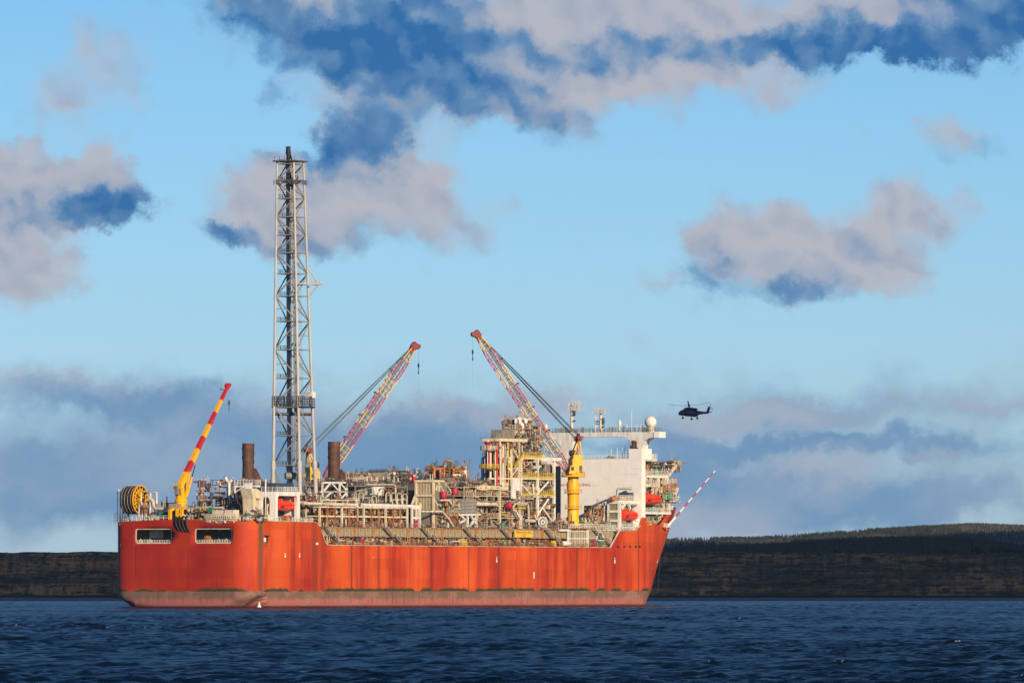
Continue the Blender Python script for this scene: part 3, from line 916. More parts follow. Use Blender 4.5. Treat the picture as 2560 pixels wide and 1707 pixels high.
# mooring deck inside: deck, back wall with a pale door, ribs, lamps
mb = MB()
mb.box((-20, .5, 17.2), (20, 9.5, 17.9)); obj('mooring_deck', mb, GREY, ship)
mb = MB()
mb.box((-20.5, 9.5, 17.2), (20.5, 9.9, 23.6))
for i in range(28):
    mb.box((-19.5 + i * 1.42, 9.2, 17.9), (-19.3 + i * 1.42, 9.5, 23.4))
obj('mooring_back_wall', mb, GREY, ship)
mb = MB(); mb.box((-20.5, .5, 23.3), (20.5, 9.5, 23.6)); obj('mooring_ceiling', mb, GREY, ship)
mb = MB(); mb.box((OPEN[0][0] + .2, 7.4, 19.6), (OPEN[0][0] + 4.6, 8.0, 22.6)); obj('mooring_locker', mb, WHITE, ship)
for v in (OPEN[0][0] + 6.2, OPEN[0][0] + 9.0, OPEN[1][0] + 1.3, OPEN[1][0] + 5.9, OPEN[1][0] + 9.2):
    mb = MB(); mb.lathe((v, 4, 21.5), [(0.02, 1.8), (.06, .7), (.15, .7), (.55, .05), (.05, .12)], 10); obj('deck_lamp', mb, WHITE, ship)
mb = MB(); mb.rail([(OPEN[0][0] + .3, .75, 17.9), (OPEN[0][1] - .3, .75, 17.9)], 1.1, .8, .05); obj('railing', mb, WHITE, ship)
mb = MB(); mb.rail([(OPEN[1][0] + .3, .75, 17.9), (OPEN[1][1] - .3, .75, 17.9)], 1.1, .8, .05)
obj('railing', mb, WHITE, ship)
for v in (OPEN[0][0] + 2.3, OPEN[1][0] + 8.1):
    mb = MB(); mb.box((v, 1.1, 17.9), (v + .95, 1.9, 19.3)); obj('green_locker', mb, GREEN, ship)
t = thing('mooring_rope', 'pale coiled mooring rope heaped inside the second opening of the stern', 'rope', (OPEN[1][0] + 2.4, 2.6, 17.9))
mb = MB()
for j in range(9):
    r = 1.75 - j * .13
    mb.pipe([(OPEN[1][0] + 2.5 + r * 1.1 * math.cos(a), 2.6 + r * math.sin(a), 18.05 + j * .24 + .1 * math.sin(3 * a + j)) for a in arc(22, 0, 6.28319)], .16, 6)
obj('coil', mb, RUSTY, t)
for v in (OPEN[1][0] + 6.9, OPEN[1][0] + 9.4, OPEN[0][0] + .8, OPEN[0][0] + 3.9):
    mb = MB(); mb.pipe([(v - .4, 1.6, 17.9), (v - .4, 1.6, 18.8), (v, 1.6, 19.2), (v + .4, 1.6, 18.8), (v + .4, 1.6, 17.9)], .2, 6); obj('fairlead', mb, WHITE_RUSTY, ship)
# niche with a pale door on the starboard quarter
mb = MB(); mb.box((HB - 1.3, NICHE[0] - .3, NZ[0] - .3), (HB - 1.0, NICHE[1] + .3, NZ[1] + .3)); mb.box((HB - 1.0, NICHE[0] - .3, NZ[0] - .3), (HB - .3, NICHE[1] + .3, NZ[0])); obj('side_niche', mb, WHITE, ship)
mb = MB(); mb.box((HB - .1, NICHE[0] - .1, NZ[1]), (HB + .5, NICHE[1] + .5, NZ[1] + .15)); obj('niche_hood', mb, DARK, ship)
mb = MB()
for a in (0.05, .35, .65, .95):
    u = NICHE[0] + a * (NICHE[1] - NICHE[0]); mb.box((HB - .1, u - .08, NZ[0] - .9), (HB + .22, u + .08, NZ[0] + .5))
obj('fender_post', mb, RUSTY, ship)
p = at(793, 1359, HB)
mb = MB(); mb.box((HB - .1, p.y - .7, p.z - .25), (HB + .06, p.y + .55, p.z + .35)); obj('side_port', mb, WHITE, ship)
mb = MB(); mb.box((HB - .1, p.y + .58, p.z - .3), (HB + .10, p.y + .95, p.z + .4)); obj('port_frame', mb, DARK, ship)
# bow mooring ports, draught marks
for px in (1545, 1561, 1575, 1589, 1599):
    p = at(px, 1366, HB)
    mb = MB(); mb.box((HB - .1, p.y - .55, p.z - .3), (HB + .05, p.y + .55, p.z + .3)); obj('chain_port', mb, BLACK, ship)
for px, py, w, h in ((713, 1384, .3, .35), (713, 1390, .35, .55), (749, 1384, .3, .35), (749, 1390, .35, .55), (1242, 1401, .3, 1.0), (1242, 1393, .18, .5), (1335, 1437, .32, 1.9), (1537, 1403, .42, 1.1), (1537, 1395, .2, .5), (604 + 330, 1392, .15, .2)):
    p = at(px, py, HB)
    mb = MB(); mb.box((HB - .02, p.y - w, p.z - h / 2), (HB + .025, p.y + w, p.z + h / 2)); obj('draught_mark', mb, WHITE, ship)
t_, z_b = bow_t(1631, 1398)
for dz in (-.35, .45):
    v, u = bow_pt(.40, 13.8)
    mb = MB(); mb.box((v - .3, u - .35, 13.8 + dz - .3), (v + .06, u + .15, 13.8 + dz + .2)); obj('draught_mark', mb, CREAM, ship)

# decks
def deck(name, z, u0, u1, mat, inset=.4, thick=.25):
    mb = MB(); mb.box((-HB + inset, u0, z - thick), (HB - inset, u1, z)); return obj(name, mb, mat, ship)
deck('stern_deck', Z_STERN, 5.2, 32.5 + DU, GREY)
mb = MB(); mb.box((-17.9, .4, Z_STERN - .25), (17.9, 5.2, Z_STERN)); obj('stern_deck_edge', mb, GREY, ship)
deck('main_deck', Z_MAIN, 32.5 + DU, 214 + DU, RUSTY)
mb = MB(); mb.prism([(a_, b_ + DU) for a_, b_ in ((-22, 214), (22, 214), (22, 230), (19, 245), (13, 258), (5, 266), (-5, 266), (-13, 258), (-19, 245), (-22, 230))], Z_FORE - .3, Z_FORE, axis='z'); obj('fore_deck', mb, GREY, ship)
mb = MB(); mb.box((-22.2, 32.6 + DU, 17.5), (22.2, 33 + DU, Z_STERN - .3)); obj('stern_bulkhead', mb, CREAM, ship)
mb = MB()
for (a, b), (c2, d2) in zip(T['side'][:-1], T['side'][1:]):
    mb.beam((HB - .15, a, b + .06), (HB - .15, c2, d2 + .06), .5, .13)
obj('deck_edge', mb, WHITE_RUSTY, ship)
mb = MB()
us = [p for p in ((-17.5, 0.4), (-9, .4), (-4.2, .4))]
mb.rail([(-17.5, .4, 24.4), (-9, .4, 24.7), (-4.0, .4, 24.75)], 1.15, 1.5); obj('railing', mb, WHITE, ship)
mb = MB(); mb.rail([(.2, .4, 24.75), (4.0, .4, 24.7)], 1.15, 1.5); obj('railing', mb, WHITE, ship)
mb = MB()
mb.rail([(12.8, .4, 24.5), (17.6, .4, 24.35)], 1.15, 1.5); obj('railing', mb, WHITE, ship)
mb = MB()
mb.rail([(HB - 3, 1.6, 24.3), (HB - .4, 5, 24.3), (HB - .4, 31.5 + DU, 24.2)], 1.15, 1.6); obj('railing', mb, WHITE, ship)
mb = MB(); mb.rail([(-HB + .4, 5, 24.2), (-HB + .4, 32 + DU, 24.2)], 1.15, 1.8)
obj('railing', mb, WHITE, ship)
mb = MB()
mb.rail([(HB - .35, 40 + DU, Z_MAIN), (HB - .35, 208 + DU, Z_MAIN)], 1.2, 1.9, .042)
obj('railing', mb, RUSTY, ship)
mb = MB()
mb.rail([(HB - .3, 215 + DU, 22.7), (HB - .3, 225 + DU, 22.8)], 1.15, 1.3)
obj('railing', mb, WHITE, ship)

# bulge of netted gear slung in the dip of the transom
t = thing('cargo_basket', 'bulging pale netted basket slung over the dip in the transom edge', 'basket', (sag, -.3, 23.6))
mb = MB()
for j in range(5):
    z = 23.75 + j * .62
    half = [3.9, 5.2, 5.7, 5.8, 5.8][j]
    pts = [(sag + half * math.sin(a), .5 - 1.6 * (.35 + .65 * min(1, j / 1.5)) * math.cos(a) * .9, z) for a in arc(14, -1.5, 1.5)]
    mb.pipe(pts, .09, 5)
for a in arc(26, -1.45, 1.45):
    mb.pipe([(sag + h * math.sin(a), .5 - 1.6 * (.35 + .65 * min(1, j / 1.5)) * math.cos(a) * .9, 23.75 + j * .62) for j, h in enumerate((3.9, 5.2, 5.7, 5.8, 5.8))], .07, 5)
obj('basket_frame', mb, CREAM, t)
mb = MB()
for i in range(46):
    a = rnd.uniform(-1.3, 1.3); z = 23.95 + rnd.random() * 2.0; rr = rnd.uniform(.2, .5)
    mb.lathe((sag + 4.9 * math.sin(a), .6 - .9 * math.cos(a), z), [(0.02, -rr), (rr * .8, -rr * .6), (rr, 0), (rr * .8, rr * .6), (.02, rr)], 7)
obj('netted_gear', mb, CREAM, t, kind='stuff')
mb = MB(); mb.box((sag - 3.2, .9, 24.3), (sag + 3.6, 4.2, 27.4)); obj('gear_box', mb, WHITE_RUSTY, t)
mb = MB(); mb.box((sag + .2, -.85, 25.2), (sag + 2.0, .8, 25.8)); obj('gear_lid', mb, BLUE, t)

# four black rollers hung over the transom edge under the yellow crane
for i in range(4):
    v = atu(443 + i * 8.5, 1300, 0).x
    t = thing('stern_roller', 'black curved hose guide hanging over the transom below the yellow crane', 'hose guide', (v, 0, 24), 'hose guides below the crane')
    mb = MB()
    mb.pipe([(v - .5, .7, 25.6), (v - .5, -.15, 25.3), (v - .3, -.5, 24.3), (v, -.5, 23.1), (v + .55, -.25, 21.9 - .1 * i), (v + .9, -.05, 21.3 - .1 * i)], .36, 8, r2=.17)
    obj('guide', mb, BLACK, t)
# ------------------------------------------------------------------ cranes
def lattice(mb, p0, p1, w0, wm_, w1, side, bays, mats=2, chord=.13, lace=.07, cut=8, lo=0.12, hi=0.86):
    """four-chord boom from p0 to p1 in alternating colour bands; side = horizontal unit vector across it"""
    p0, p1, side = Vector(p0), Vector(p1), Vector(side)
    d = (p1 - p0).normalized()
    nrm = d.cross(side).normalized()
    def wid(t):
        return w0 + (wm_ - w0) * min(1, t / lo) if t < lo else (wm_ if t < hi else wm_ + (w1 - wm_) * (t - hi) / (1 - hi))
    def corner(t, a, b):
        return p0.lerp(p1, t) + side * (a * wid(t) / 2) + nrm * (b * wid(t) / 2)
    for i in range(bays):
        t0, t1 = i / bays, (i + 1) / bays
        m = int(t0 * cut) % mats
        for a, b in ((-1, -1), (1, -1), (1, 1), (-1, 1)):
            mb.beam(corner(t0, a, b), corner(t1, a, b), chord * 2, m=m)
        sg = 1 if i % 2 else -1
        for b in (-1, 1):
            mb.beam(corner(t0, -sg, b), corner(t1, sg, b), lace * 2, m=2)
            mb.beam(corner(t0, b, -sg), corner(t1, b, sg), lace * 2, m=2)
            mb.beam(corner(t0, -1, b), corner(t0, 1, b), lace * 2, m=m)
            mb.beam(corner(t0, b, -1), corner(t0, b, 1), lace * 2, m=m)

def pedestal_crane(label, c, z_deck, z_ring, r, pivot, tip, head, hook_z, block_z, deck_z=None, group='lattice cranes'):
    """c = (v,u) of the pedestal; pivot, tip, head = points in the ship frame"""
    t = thing('deck_crane', label, 'crane', (c[0], c[1], z_deck), group)
    v, u = c
    pivot, tip, head = Vector(pivot), Vector(tip), Vector(head)
    dirh = Vector((tip.x - pivot.x, tip.y - pivot.y, 0)).normalized()
    side = Vector((-dirh.y, dirh.x, 0))
    H = z_ring - z_deck
    mb = MB(); mb.lathe((v, u, z_deck), [(r * 1.25, 0), (r * 1.25, .3), (r, .8), (r, H * .62), (r * 1.12, H * .72), (r * 1.12, H * .86), (r * .95, H * .92), (r * .95, H)], 20)
    mb.box((v + r * .2, u - r * 1.02, z_deck + H * .8), (v + r * .5, u - r * .9, z_deck + H * .95))
    ped = obj('pedestal', mb, YELLOW, t)
    for z, k_ in ((z_deck + H * .68, 1.55), (z_deck + H * .36, 1.45)):
        mb = MB()
        a0 = -2.4 if k_ < 1.5 else -3.1
        pts = [(v + r * k_ * math.cos(a), u + r * k_ * math.sin(a), z) for a in arc(14, a0, .6 if k_ < 1.5 else 3.1)]
        for p, q in zip(pts[:-1], pts[1:]):
            mb.add([p, q, (v + (q[0] - v) / k_, u + (q[1] - u) / k_, z), (v + (p[0] - v) / k_, u + (p[1] - u) / k_, z)], [(0, 1, 2, 3)])
            mb.beam(p, q, .25)
        mb.rail(pts, 1.1, 1.6, .03, 2)
        obj('pedestal_platform', mb, YELLOW, ped)
    # slewing platform and machinery house
    mb = MB(); mb.lathe((v, u, z_ring), [(.1, 0), (r * 2.1, 0), (r * 2.1, .5), (.1, .5)], 20); obj('slew_platform', mb, YELLOW, t)
    mb = MB(); mb.rail([(v + r * 2.0 * math.cos(a), u + r * 2.0 * math.sin(a), z_ring + .5) for a in arc(16, 0, 6.28319)], 1.15, 1.4, .045); obj('railing', mb, YELLOW, t)
    hb = MB()
    def P(a, b, z):                                 # along boom, across, height above ring
        q = Vector((v, u, 0)) + dirh * a + side * b
        return (q.x, q.y, z_ring + z)
    def block(a0, a1, b0, b1, z0, z1, mbx, m=0, slope=0):
        vs = [P(a0, b0, z0), P(a1, b0, z0), P(a1, b1, z0), P(a0, b1, z0), P(a0, b0, z1), P(a1 - slope, b0, z1), P(a1 - slope, b1, z1), P(a0, b1, z1)]
        mbx.add(vs, [(3, 2, 1, 0), (4, 5, 6, 7), (0, 1, 5, 4), (1, 2, 6, 5), (2, 3, 7, 6), (3, 0, 4, 7)], m)
    block(-2.4, .9, -1.9, 1.9, .5, 5.4, hb); block(-2.1, .4, -1.5, 1.5, 5.4, 6.6, hb)
    block(.9, 1.9, -1.9, -1.2, .5, 2.2, hb); block(.9, 1.9, 1.2, 1.9, .5, 2.2, hb)
    house = obj('machinery_house', hb, YELLOW, t)
    for a_ in ((-2.2, -1.2, 1.9, 2.0, 1.2, 3.4), (-1.9, -.6, -2.0, -1.9, 3.4, 4.6)):
        mb = MB(); block(*a_, mb); obj('louver', mb, DARK, house)
    cb = MB(); block(.9, 2.7, 2.0, 3.8, .9, 3.4, cb, slope=.5); cab = obj('operator_cab', cb, YELLOW, t)
    mb = MB(); block(2.25, 2.75, 2.2, 3.6, 1.8, 3.0, mb); block(1.2, 2.1, 3.8, 3.86, 1.9, 3.0, mb); obj('cab_window', mb, GLASS, cab)
    mb = MB(); mb.lathe(P(-.4, -1.3, 7.2), [(.1, -.9), (.9, -.9), (.9, .9), (.1, .9)], 12, axis='x'); obj('winch_drum', mb, DARK, t)
    # gantry with red sheave head
    mb = MB()
    for b in (-1.6, 1.6):
        mb.beam(P(-2.2, b, 5.4), head + side * b * .45, .34); mb.beam(P(.5, b, 5.4), head + side * b * .45, .30)
    mb.beam(P(-1.6, -1.4, 8.0), P(-1.6, 1.4, 8.0), .22)
    obj('gantry', mb, YELLOW, t)
    mb = MB()
    mb.tube(head - side * 2.2, head + side * 2.2, .32, n=8)
    for b in (-1.1, -.4, .4, 1.1):
        mb.tube(head + side * (b * 1.4 - .1), head + side * (b * 1.4 + .1), .85, n=12)
    mb.beam(head + Vector((0, 0, -1.6)), head + Vector((0, 0, 1.6)), .7)
    mb.beam(head - dirh * 1.6 + Vector((0, 0, .6)), head + dirh * 1.4, .35)
    obj('sheave_head', mb, HEADRED, t)
    # boom
    mb = MB(); lattice(mb, pivot, tip, 1.2, 2.5, 1.0, side, 30, chord=.115, lace=.045, cut=8)
    boom = obj('boom', mb, [CRED, YELLOW, DARK], t)
    mb = MB()
    d = (tip - pivot).normalized(); nn = d.cross(side).normalized()
    if nn.z < 0: nn = -nn
    mb.pipe([pivot + nn * .1, tip + nn * .1], .14, 6); mb.beam(pivot + side * .45 + nn * .5, tip + side * .3 + nn * .4, .22)
    obj('hoist_rope', mb, CABLE, boom)
    mb = MB()
    for f in (.28, .45, .62, .8):
        p = pivot.lerp(tip, f) + nn * 1.2; mb.beam(p, p + nn * .9 + d * .3, .22); mb.box((p + nn * .9 - Vector((.25, .25, .2)))[:], (p + nn * .9 + Vector((.35, .3, .25)))[:])
    obj('boom_lamp', mb, DARK, boom)
    mb = MB()
    n2 = d
    for b in (-.5, .5):
        mb.tube(tip + side * (b - .2), tip + side * (b + .2), 1.0, n=12); mb.tube(tip + d * 1.0 + side * (b - .15) - nn * .9, tip + d * 1.0 + side * (b + .15) - nn * .9, .75, n=10)
    mb.beam(tip - d * 1.6, tip + d * 1.5, 1.35, 1.5); mb.beam(tip + nn * .9 - d * .6, tip + nn * .9 + d * 1.1, .5); mb.beam(tip + d * .9, tip + d * .7 - nn * 1.5, .9, .8)
    obj('boom_head', mb, HEADRED, t)
    mb = MB()
    for b in (-1, -.8, -.6, -.4, .4, .6, .8, 1):
        mb.pipe([head + side * b * 1.7 + nn * b * .5, tip - d * 1.0 + nn * .6 + side * b * .6], .055, 4)
    obj('pendant_line', mb, CABLE, t)
    hp = tip + d * .6 - nn * 1.5
    mb = MB(); mb.pipe([(hp.x, hp.y, hp.z), (hp.x, hp.y, block_z + 1.4)], .035, 4); mb.pipe([(hp.x, hp.y, block_z), (hp.x, hp.y, hook_z)], .02, 4)
    obj('hook_line', mb, CABLE, t)
    mb = MB(); mb.lathe((hp.x, hp.y, block_z), [(.02, 1.6), (.10, 1.2), (.28, .8), (.28, .2), (.1, -.2), (.1, -1.2), (.2, -1.4), (.16, -1.9), (.02, -2.1)], 8)
    obj('hook_block', mb, BLACK, t)
    return t

cc = at(1433, 1310, 18.5)
piv = at(1422, 1181, 17.6)
pedestal_crane('yellow crane with a lattice boom on a tall pedestal by the white accommodation wall', (18.5, cc.y), cc.z - .6, at(1433, 1192, 18.5).z, 1.72, piv, at(1194, 838, -1.5), at(1446, 1096, 18.6),
               at(1184, 970, -1.5).z, at(1184, 884, -1.5).z)
cc2 = at(787, 1260, -13)
pedestal_crane('yellow crane with a lattice boom standing behind the flare tower and brown stack', (-13, cc2.y), Z_PROC, at(787, 1224, -13).z, 1.9, at(812, 1194, -11.5), at(1034, 868, 5.5), at(770, 1126, -14.2),
               at(1041, 998, 5.5).z, at(1041, 918, 5.5).z)

# stern crane with a box boom
sc_ = atu(453, 1290, 4.5)
v, u = sc_.x, 4.5
t = thing('stern_crane', 'yellow stern crane with a red and yellow banded box boom and hydraulic rams', 'crane', (v, u, Z_STERN))
zr = atu(453, 1256, u).z
mb = MB(); mb.lathe((v, u, Z_STERN), [(1.9, 0), (1.5, .8), (1.5, zr - Z_STERN - .6), (1.75, zr - Z_STERN), (.1, zr - Z_STERN)], 16)
for dv in (-1.3, 1.1, 2.5):
    mb.beam((v + dv, .6, 23.6), (v + dv, .6, 27.6), .8, .8); mb.beam((v + dv, .6, 27.4), (v + dv * .6, u - 1, 28.2), .7)
obj('pedestal', mb, YELLOW, t)
mb = MB(); mb.box((v - 2.6, u - 2.6, zr - 1.7), (v + 1.0, u - 1.2, zr - .3)); mb.box((v - 3, u - 2.6, zr - 2), (v + 2.4, u + 2, zr - 1.75)); obj('control_stand', mb, BEIGE, t)
mb = MB(); mb.lathe((v, u, zr), [(1.7, 0), (1.95, .15), (1.95, .6), (1.6, .8), (1.5, 2.2), (.1, 2.2)], 16); obj('slew_ring', mb, YELLOW, t)
tip = at(571, 962, v + 1.0); tip = Vector((tip.x, tip.y, tip.z))
dirh = Vector((tip.x - v, tip.y - u, 0)).normalized(); side = Vector((-dirh.y, dirh.x, 0))
piv = Vector((v, u, zr)) - dirh * 1.0 + Vector((0, 0, 4.2))
d = (tip - piv).normalized(); nn = d.cross(side).normalized()
if nn.z < 0: nn = -nn
root = MB()
for b in (-1.0, .8):                                # cheek plates
    a = Vector((v, u, zr + 1.6)) + side * b
    root.add([a - dirh * 1.3, a + dirh * .3, piv + side * b + d * 1.0 - nn * .6, piv + side * b + nn * .8 + d * .6, piv + side * b - dirh * 1.0], [(0, 1, 2, 3, 4)])
    root.add([a - dirh * 1.3 + side * .22, a + dirh * .3 + side * .22, piv + side * (b + .22) + d * 1.0 - nn * .6, piv + side * (b + .22) + nn * .8 + d * .6, piv + side * (b + .22) - dirh * 1.0], [(4, 3, 2, 1, 0)])
    root.beam(a + dirh * .6, piv + side * b + d * 6, .45)
root.beam(piv - side * 1.3 + nn * .6, piv + side * 1.3 + nn * .6, 1.0, 1.4)
obj('crane_mast', root, YELLOW, t)
mb = MB(); q = Vector((v, u, zr + 2.2)) - dirh * 1.8; mb.box((q.x - .5, q.y - .9, q.z), (q.x + .5, q.y + .9, q.z + 2.6)); obj('counterweight', mb, GREY, t)
mb = MB(); q = Vector((v, u, zr + 2.3)) + dirh * 1.0; mb.box((q.x - .6, q.y - .6, q.z), (q.x + .6, q.y + .6, q.z + 2.3)); obj('operator_cab', mb, GLASS, t)
L = (tip - piv).length
def sec(t_, ww, hh):
    c_ = piv + d * (L * t_)
    return [c_ - side * ww / 2 - nn * hh / 2, c_ + side * ww / 2 - nn * hh / 2, c_ + side * ww / 2 + nn * hh / 2, c_ - side * ww / 2 + nn * hh / 2]
def wh(t_):
    return .75 + .65 * (1 - t_), .7 + .9 * (1 - t_)
cuts = [.02, .14, .25, .37, .49, .61, .73, .85, .965]
for i in range(8):
    mb = MB(); mb.loft([sec(cuts[i], *wh(cuts[i])), sec(cuts[i + 1], *wh(cuts[i + 1]))], smooth=False)
    obj("boom_section", mb, CRED if i % 2 else YELLOW, t)
mb = MB(); mb.loft([sec(.965, 1.0, 1.0), sec(1.0, .8, 1.2)], smooth=False); mb.tube(tip - side * .7, tip + side * .7, .55, n=10); mb.tube(tip - d * .9 + nn * .9 - side * .3, tip - d * .9 + nn * .9 + side * .3, .4, n=8)
obj('boom_head', mb, CRED, t)
for b in (-.85, .85):
    mb = MB(); a = Vector((v, u, zr + 1.6)) + dirh * 1.5 + side * b; e = piv + d * (L * .24) - nn * 1.0 + side * b
    mb.tube(a, a.lerp(e, .62), .3, n=8); ram = obj('ram', mb, YELLOW, t)
    mb = MB(); mb.tube(a.lerp(e, .6), e, .15, n=8); obj('ram_rod', mb, BLACK, ram)
mb = MB(); hp = tip + d * .5
bz = atu(573, 1008, hp.y).z; mb.pipe([(hp.x, hp.y, hp.z), (hp.x, hp.y, bz)], .035, 4); mb.pipe([(hp.x, hp.y, bz - 1), (hp.x, hp.y, atu(573, 1072, hp.y).z)], .02, 4); obj('hook_line', mb, CABLE, t)
mb = MB(); mb.lathe((hp.x, hp.y, bz), [(.02, 1), (.3, .6), (.35, -.1), (.1, -.6), (.1, -1.6), (.15, -2), (.02, -2.2)], 8); obj('hook_block', mb, DARK, t)
mb = MB(); q = piv + d * L * .93 + nn * .7; mb.beam(q, q + nn * .6 - dirh * .6, .15); mb.box((q + nn * .5 - Vector((.7, .7, .2)))[:], (q + nn * .5 + Vector((.1, .1, .2)))[:]); obj('boom_lamp', mb, GREY, t)

# ------------------------------------------------------------------ hose reel at the port quarter
c0 = atu(350, 1249, 7.0)
rv, ru, rz, rr = c0.x, 7.0, c0.z, 4.05
t = thing('hose_reel', 'big reel of black hose with a yellow spoked flange at the stern corner', 'hose reel', (rv - 2, ru, Z_STERN))
mb = MB()
W = 4.3
mb.lathe((rv, ru, rz), [(.6, -W), (rr * .97, -W), (rr, -W + .2)] , 40, axis='x')
prof = []
for i in range(9):
    x = -W + .2 + i * (W - .4) / 8
    prof += [(rr * .93, x), (rr * .985, x + .12), (rr * .985, x + .34), (rr * .93, x + .46)]
mb.lathe((rv, ru, rz), prof, 48, axis='x')
obj('wound_hose', mb, BLACK, t)
for i in (0, 1, 2, 3):
    mb = MB(); x = -W * .86 + i * W * .235
    pts = [(rv + x, ru + (rr + .04) * math.cos(a), rz + (rr + .04) * math.sin(a)) for a in arc(40, 0, 6.28319)]
    mb.pipe(pts, .045, 5); obj('hose_band', mb, WHITE_RUSTY, t)
fl = MB()
for r_, w_ in ((rr, .34), (rr * .70, .22), (rr * .25, .3)):
    pts = [(rv + .1, ru + r_ * math.cos(a), rz + r_ * math.sin(a)) for a in arc(36, 0, 6.28319)]
    for p, q in zip(pts[:-1], pts[1:]):
        fl.beam(p, q, w_, .3)
for x in (-.05,):
    for i in range(16):
        a = 6.28319 * i / 16
        fl.beam((rv + x, ru + .6 * math.cos(a), rz + .6 * math.sin(a)), (rv + x, ru + rr * math.cos(a), rz + rr * math.sin(a)), .17, .28)
obj('flange', fl, YELLOW, t)
mb = MB(); mb.lathe((rv, ru, rz), [(.05, .5), (.7, .5), (.75, 0)], 12, axis='x'); mb.tube((rv, ru, rz), (rv + 1.6, ru, rz), .35, n=8); obj('hub', mb, YELLOW, t)
mb = MB()
for x in (-W - .5, .75):
    for s_ in (-1, 1):
        mb.beam((rv + x, ru + s_ * 2.2, Z_STERN), (rv + x, ru, rz + .3), .38)
    mb.beam((rv + x, ru - 2.2, Z_STERN + 1.2), (rv + x, ru + 2.2, Z_STERN + 1.2), .3)
obj('stand', mb, GREY, t)
# lean lamp frame at the very corner
t = thing('corner_frame', 'slim dark ladder frame with a lamp at the stern corner beside the hose reel', 'frame', (-20.6, 3.6, Z_STERN))
mb = MB(); a = atu(297, 1300, 3.6).x; zt = atu(297, 1229, 3.6).z
for dv in (-.5, .5):
    mb.beam((a + dv, 3.6, 24), (a + dv, 3.6, zt), .14)
for i in range(16):
    z = 24.3 + i * (zt - 24.3) / 15; mb.beam((a - .5, 3.6, z), (a + .5, 3.6, z), .09)
mb.beam((a - .6, 3.6, zt), (a + 2.4, 3.6, zt), .18); mb.beam((a + 1.2, 3.6, 24), (a + 1.2, 3.6, zt - 1.5), .13)
mb.rail([(a - 1.2, 3.4, 24), (a + 3, 2.0, 24), (a + 4.5, .8, 24)], 2.6, 1.2, .05, 4)
fr = obj('frame', mb, DARK, t)
mb = MB(); mb.lathe((a, 3.6, zt + .3), [(.02, -.4), (.42, -.2), (.42, .25), (.02, .5)], 8); obj('lamp', mb, WHITE_RUSTY, t)

# pipe portal and pipework right of the reel
t = thing('pipe_portal', 'rusty white pipe portal and bundled pipework beside the hose reel', 'pipework', (-12, 5, Z_STERN))
mb = MB()
def W2(px, py, u): return atu(px, py, u)
U = 4.2
mb.pipe([W2(362, 1302, U), W2(361, 1231, U), W2(392, 1231, U), W2(392, 1262, U)], .26, 8)
mb.pipe([W2(353, 1262, U), W2(353, 1229, U), W2(363, 1229, U)], .2, 6); mb.pipe([W2(376, 1231, U), W2(375, 1300, U)], .32, 8)
for px in (356, 359, 366, 370):
    mb.pipe([W2(px, 1300, U + .6), W2(px, 1252 + (px % 5) * 3, U + .6)], .3, 6)
obj('portal_pipe', mb, WHITE_RUSTY, t)
mb = MB(); mb.pipe([W2(374, 1247, U), W2(379, 1248, U), W2(383, 1254, U), W2(384, 1262, U), W2(387, 1270, U), W2(392, 1272, U), W2(428, 1271, U), W2(436, 1274, U)], .58, 10); obj('bent_pipe', mb, SILVER, t)
mb = MB(); mb.beam(W2(392, 1258, U), W2(392, 1268, U), .5); mb.beam(W2(357, 1266, U), W2(376, 1266, U), .8)
for i in range(10): mb.beam(W2(355 + i * 2.3, 1264, U), W2(356 + i * 2.2, 1302, U + 1), .35)
obj('valve_frame', mb, RUSTY, t)
t = thing('vent_post', 'tapering white vent post on the stern edge beside the hose reel', 'vent post', (W2(347, 1303, .9).x, 0.9, Z_STERN))
mb = MB(); p = W2(347, 1303, .9); mb.pipe([(p.x, .9, Z_STERN), (p.x, .9, Z_STERN + 2.4), (p.x + .1, .9, Z_STERN + 4.9)], .5, 10, r2=.22); obj('post', mb, PALE, t)

# stern mast with two baskets of lamps
def post_mast(name, label, px, pbase, ptop, u, plats, mat=RUSTY, r=.42, cat='mast', group=None):
    b, tp = atu(px, pbase, u), atu(px, ptop, u)
    t = thing(name, label, cat, (b.x, u, b.z), group)
    mb = MB(); mb.pipe([b, b.lerp(tp, .55), tp], r, 10, r2=r * .6); pole = obj('pole', mb, mat, t)
    for (py, w, h) in plats:
        z = atu(px, py, u).z
        mb = MB(); mb.lathe((b.x, u, z), [(.1, -1.0), (w * .25, -.8), (w * .5, 0), (.1, 0)], 10)
        ring = [(b.x + w / 2 * math.cos(a), u + w / 2 * math.sin(a), z) for a in arc(10, 0, 6.28319)]
        mb.rail(ring, h, 1.0, .06, 3)
        obj('lamp_platform', mb, mat, t)
        mb = MB()
        for i in range(5):
            a = i * 1.3; mb.box((b.x + w / 2 * math.cos(a) - .16, u + w / 2 * math.sin(a) - .16, z + h - .1), (b.x + w / 2 * math.cos(a) + .16, u + w / 2 * math.sin(a) + .16, z + h + .2))
        obj('floodlight', mb, WHITE, t)
    return t
post_mast('stern_mast', 'rusty white mast with two round lamp platforms behind the stern crane', 504.5, 1298, 1196, 9.0, [(1217, 2.2, 2.0), (1247, 2.9, 1.2), (1224, 1.5, .3)])
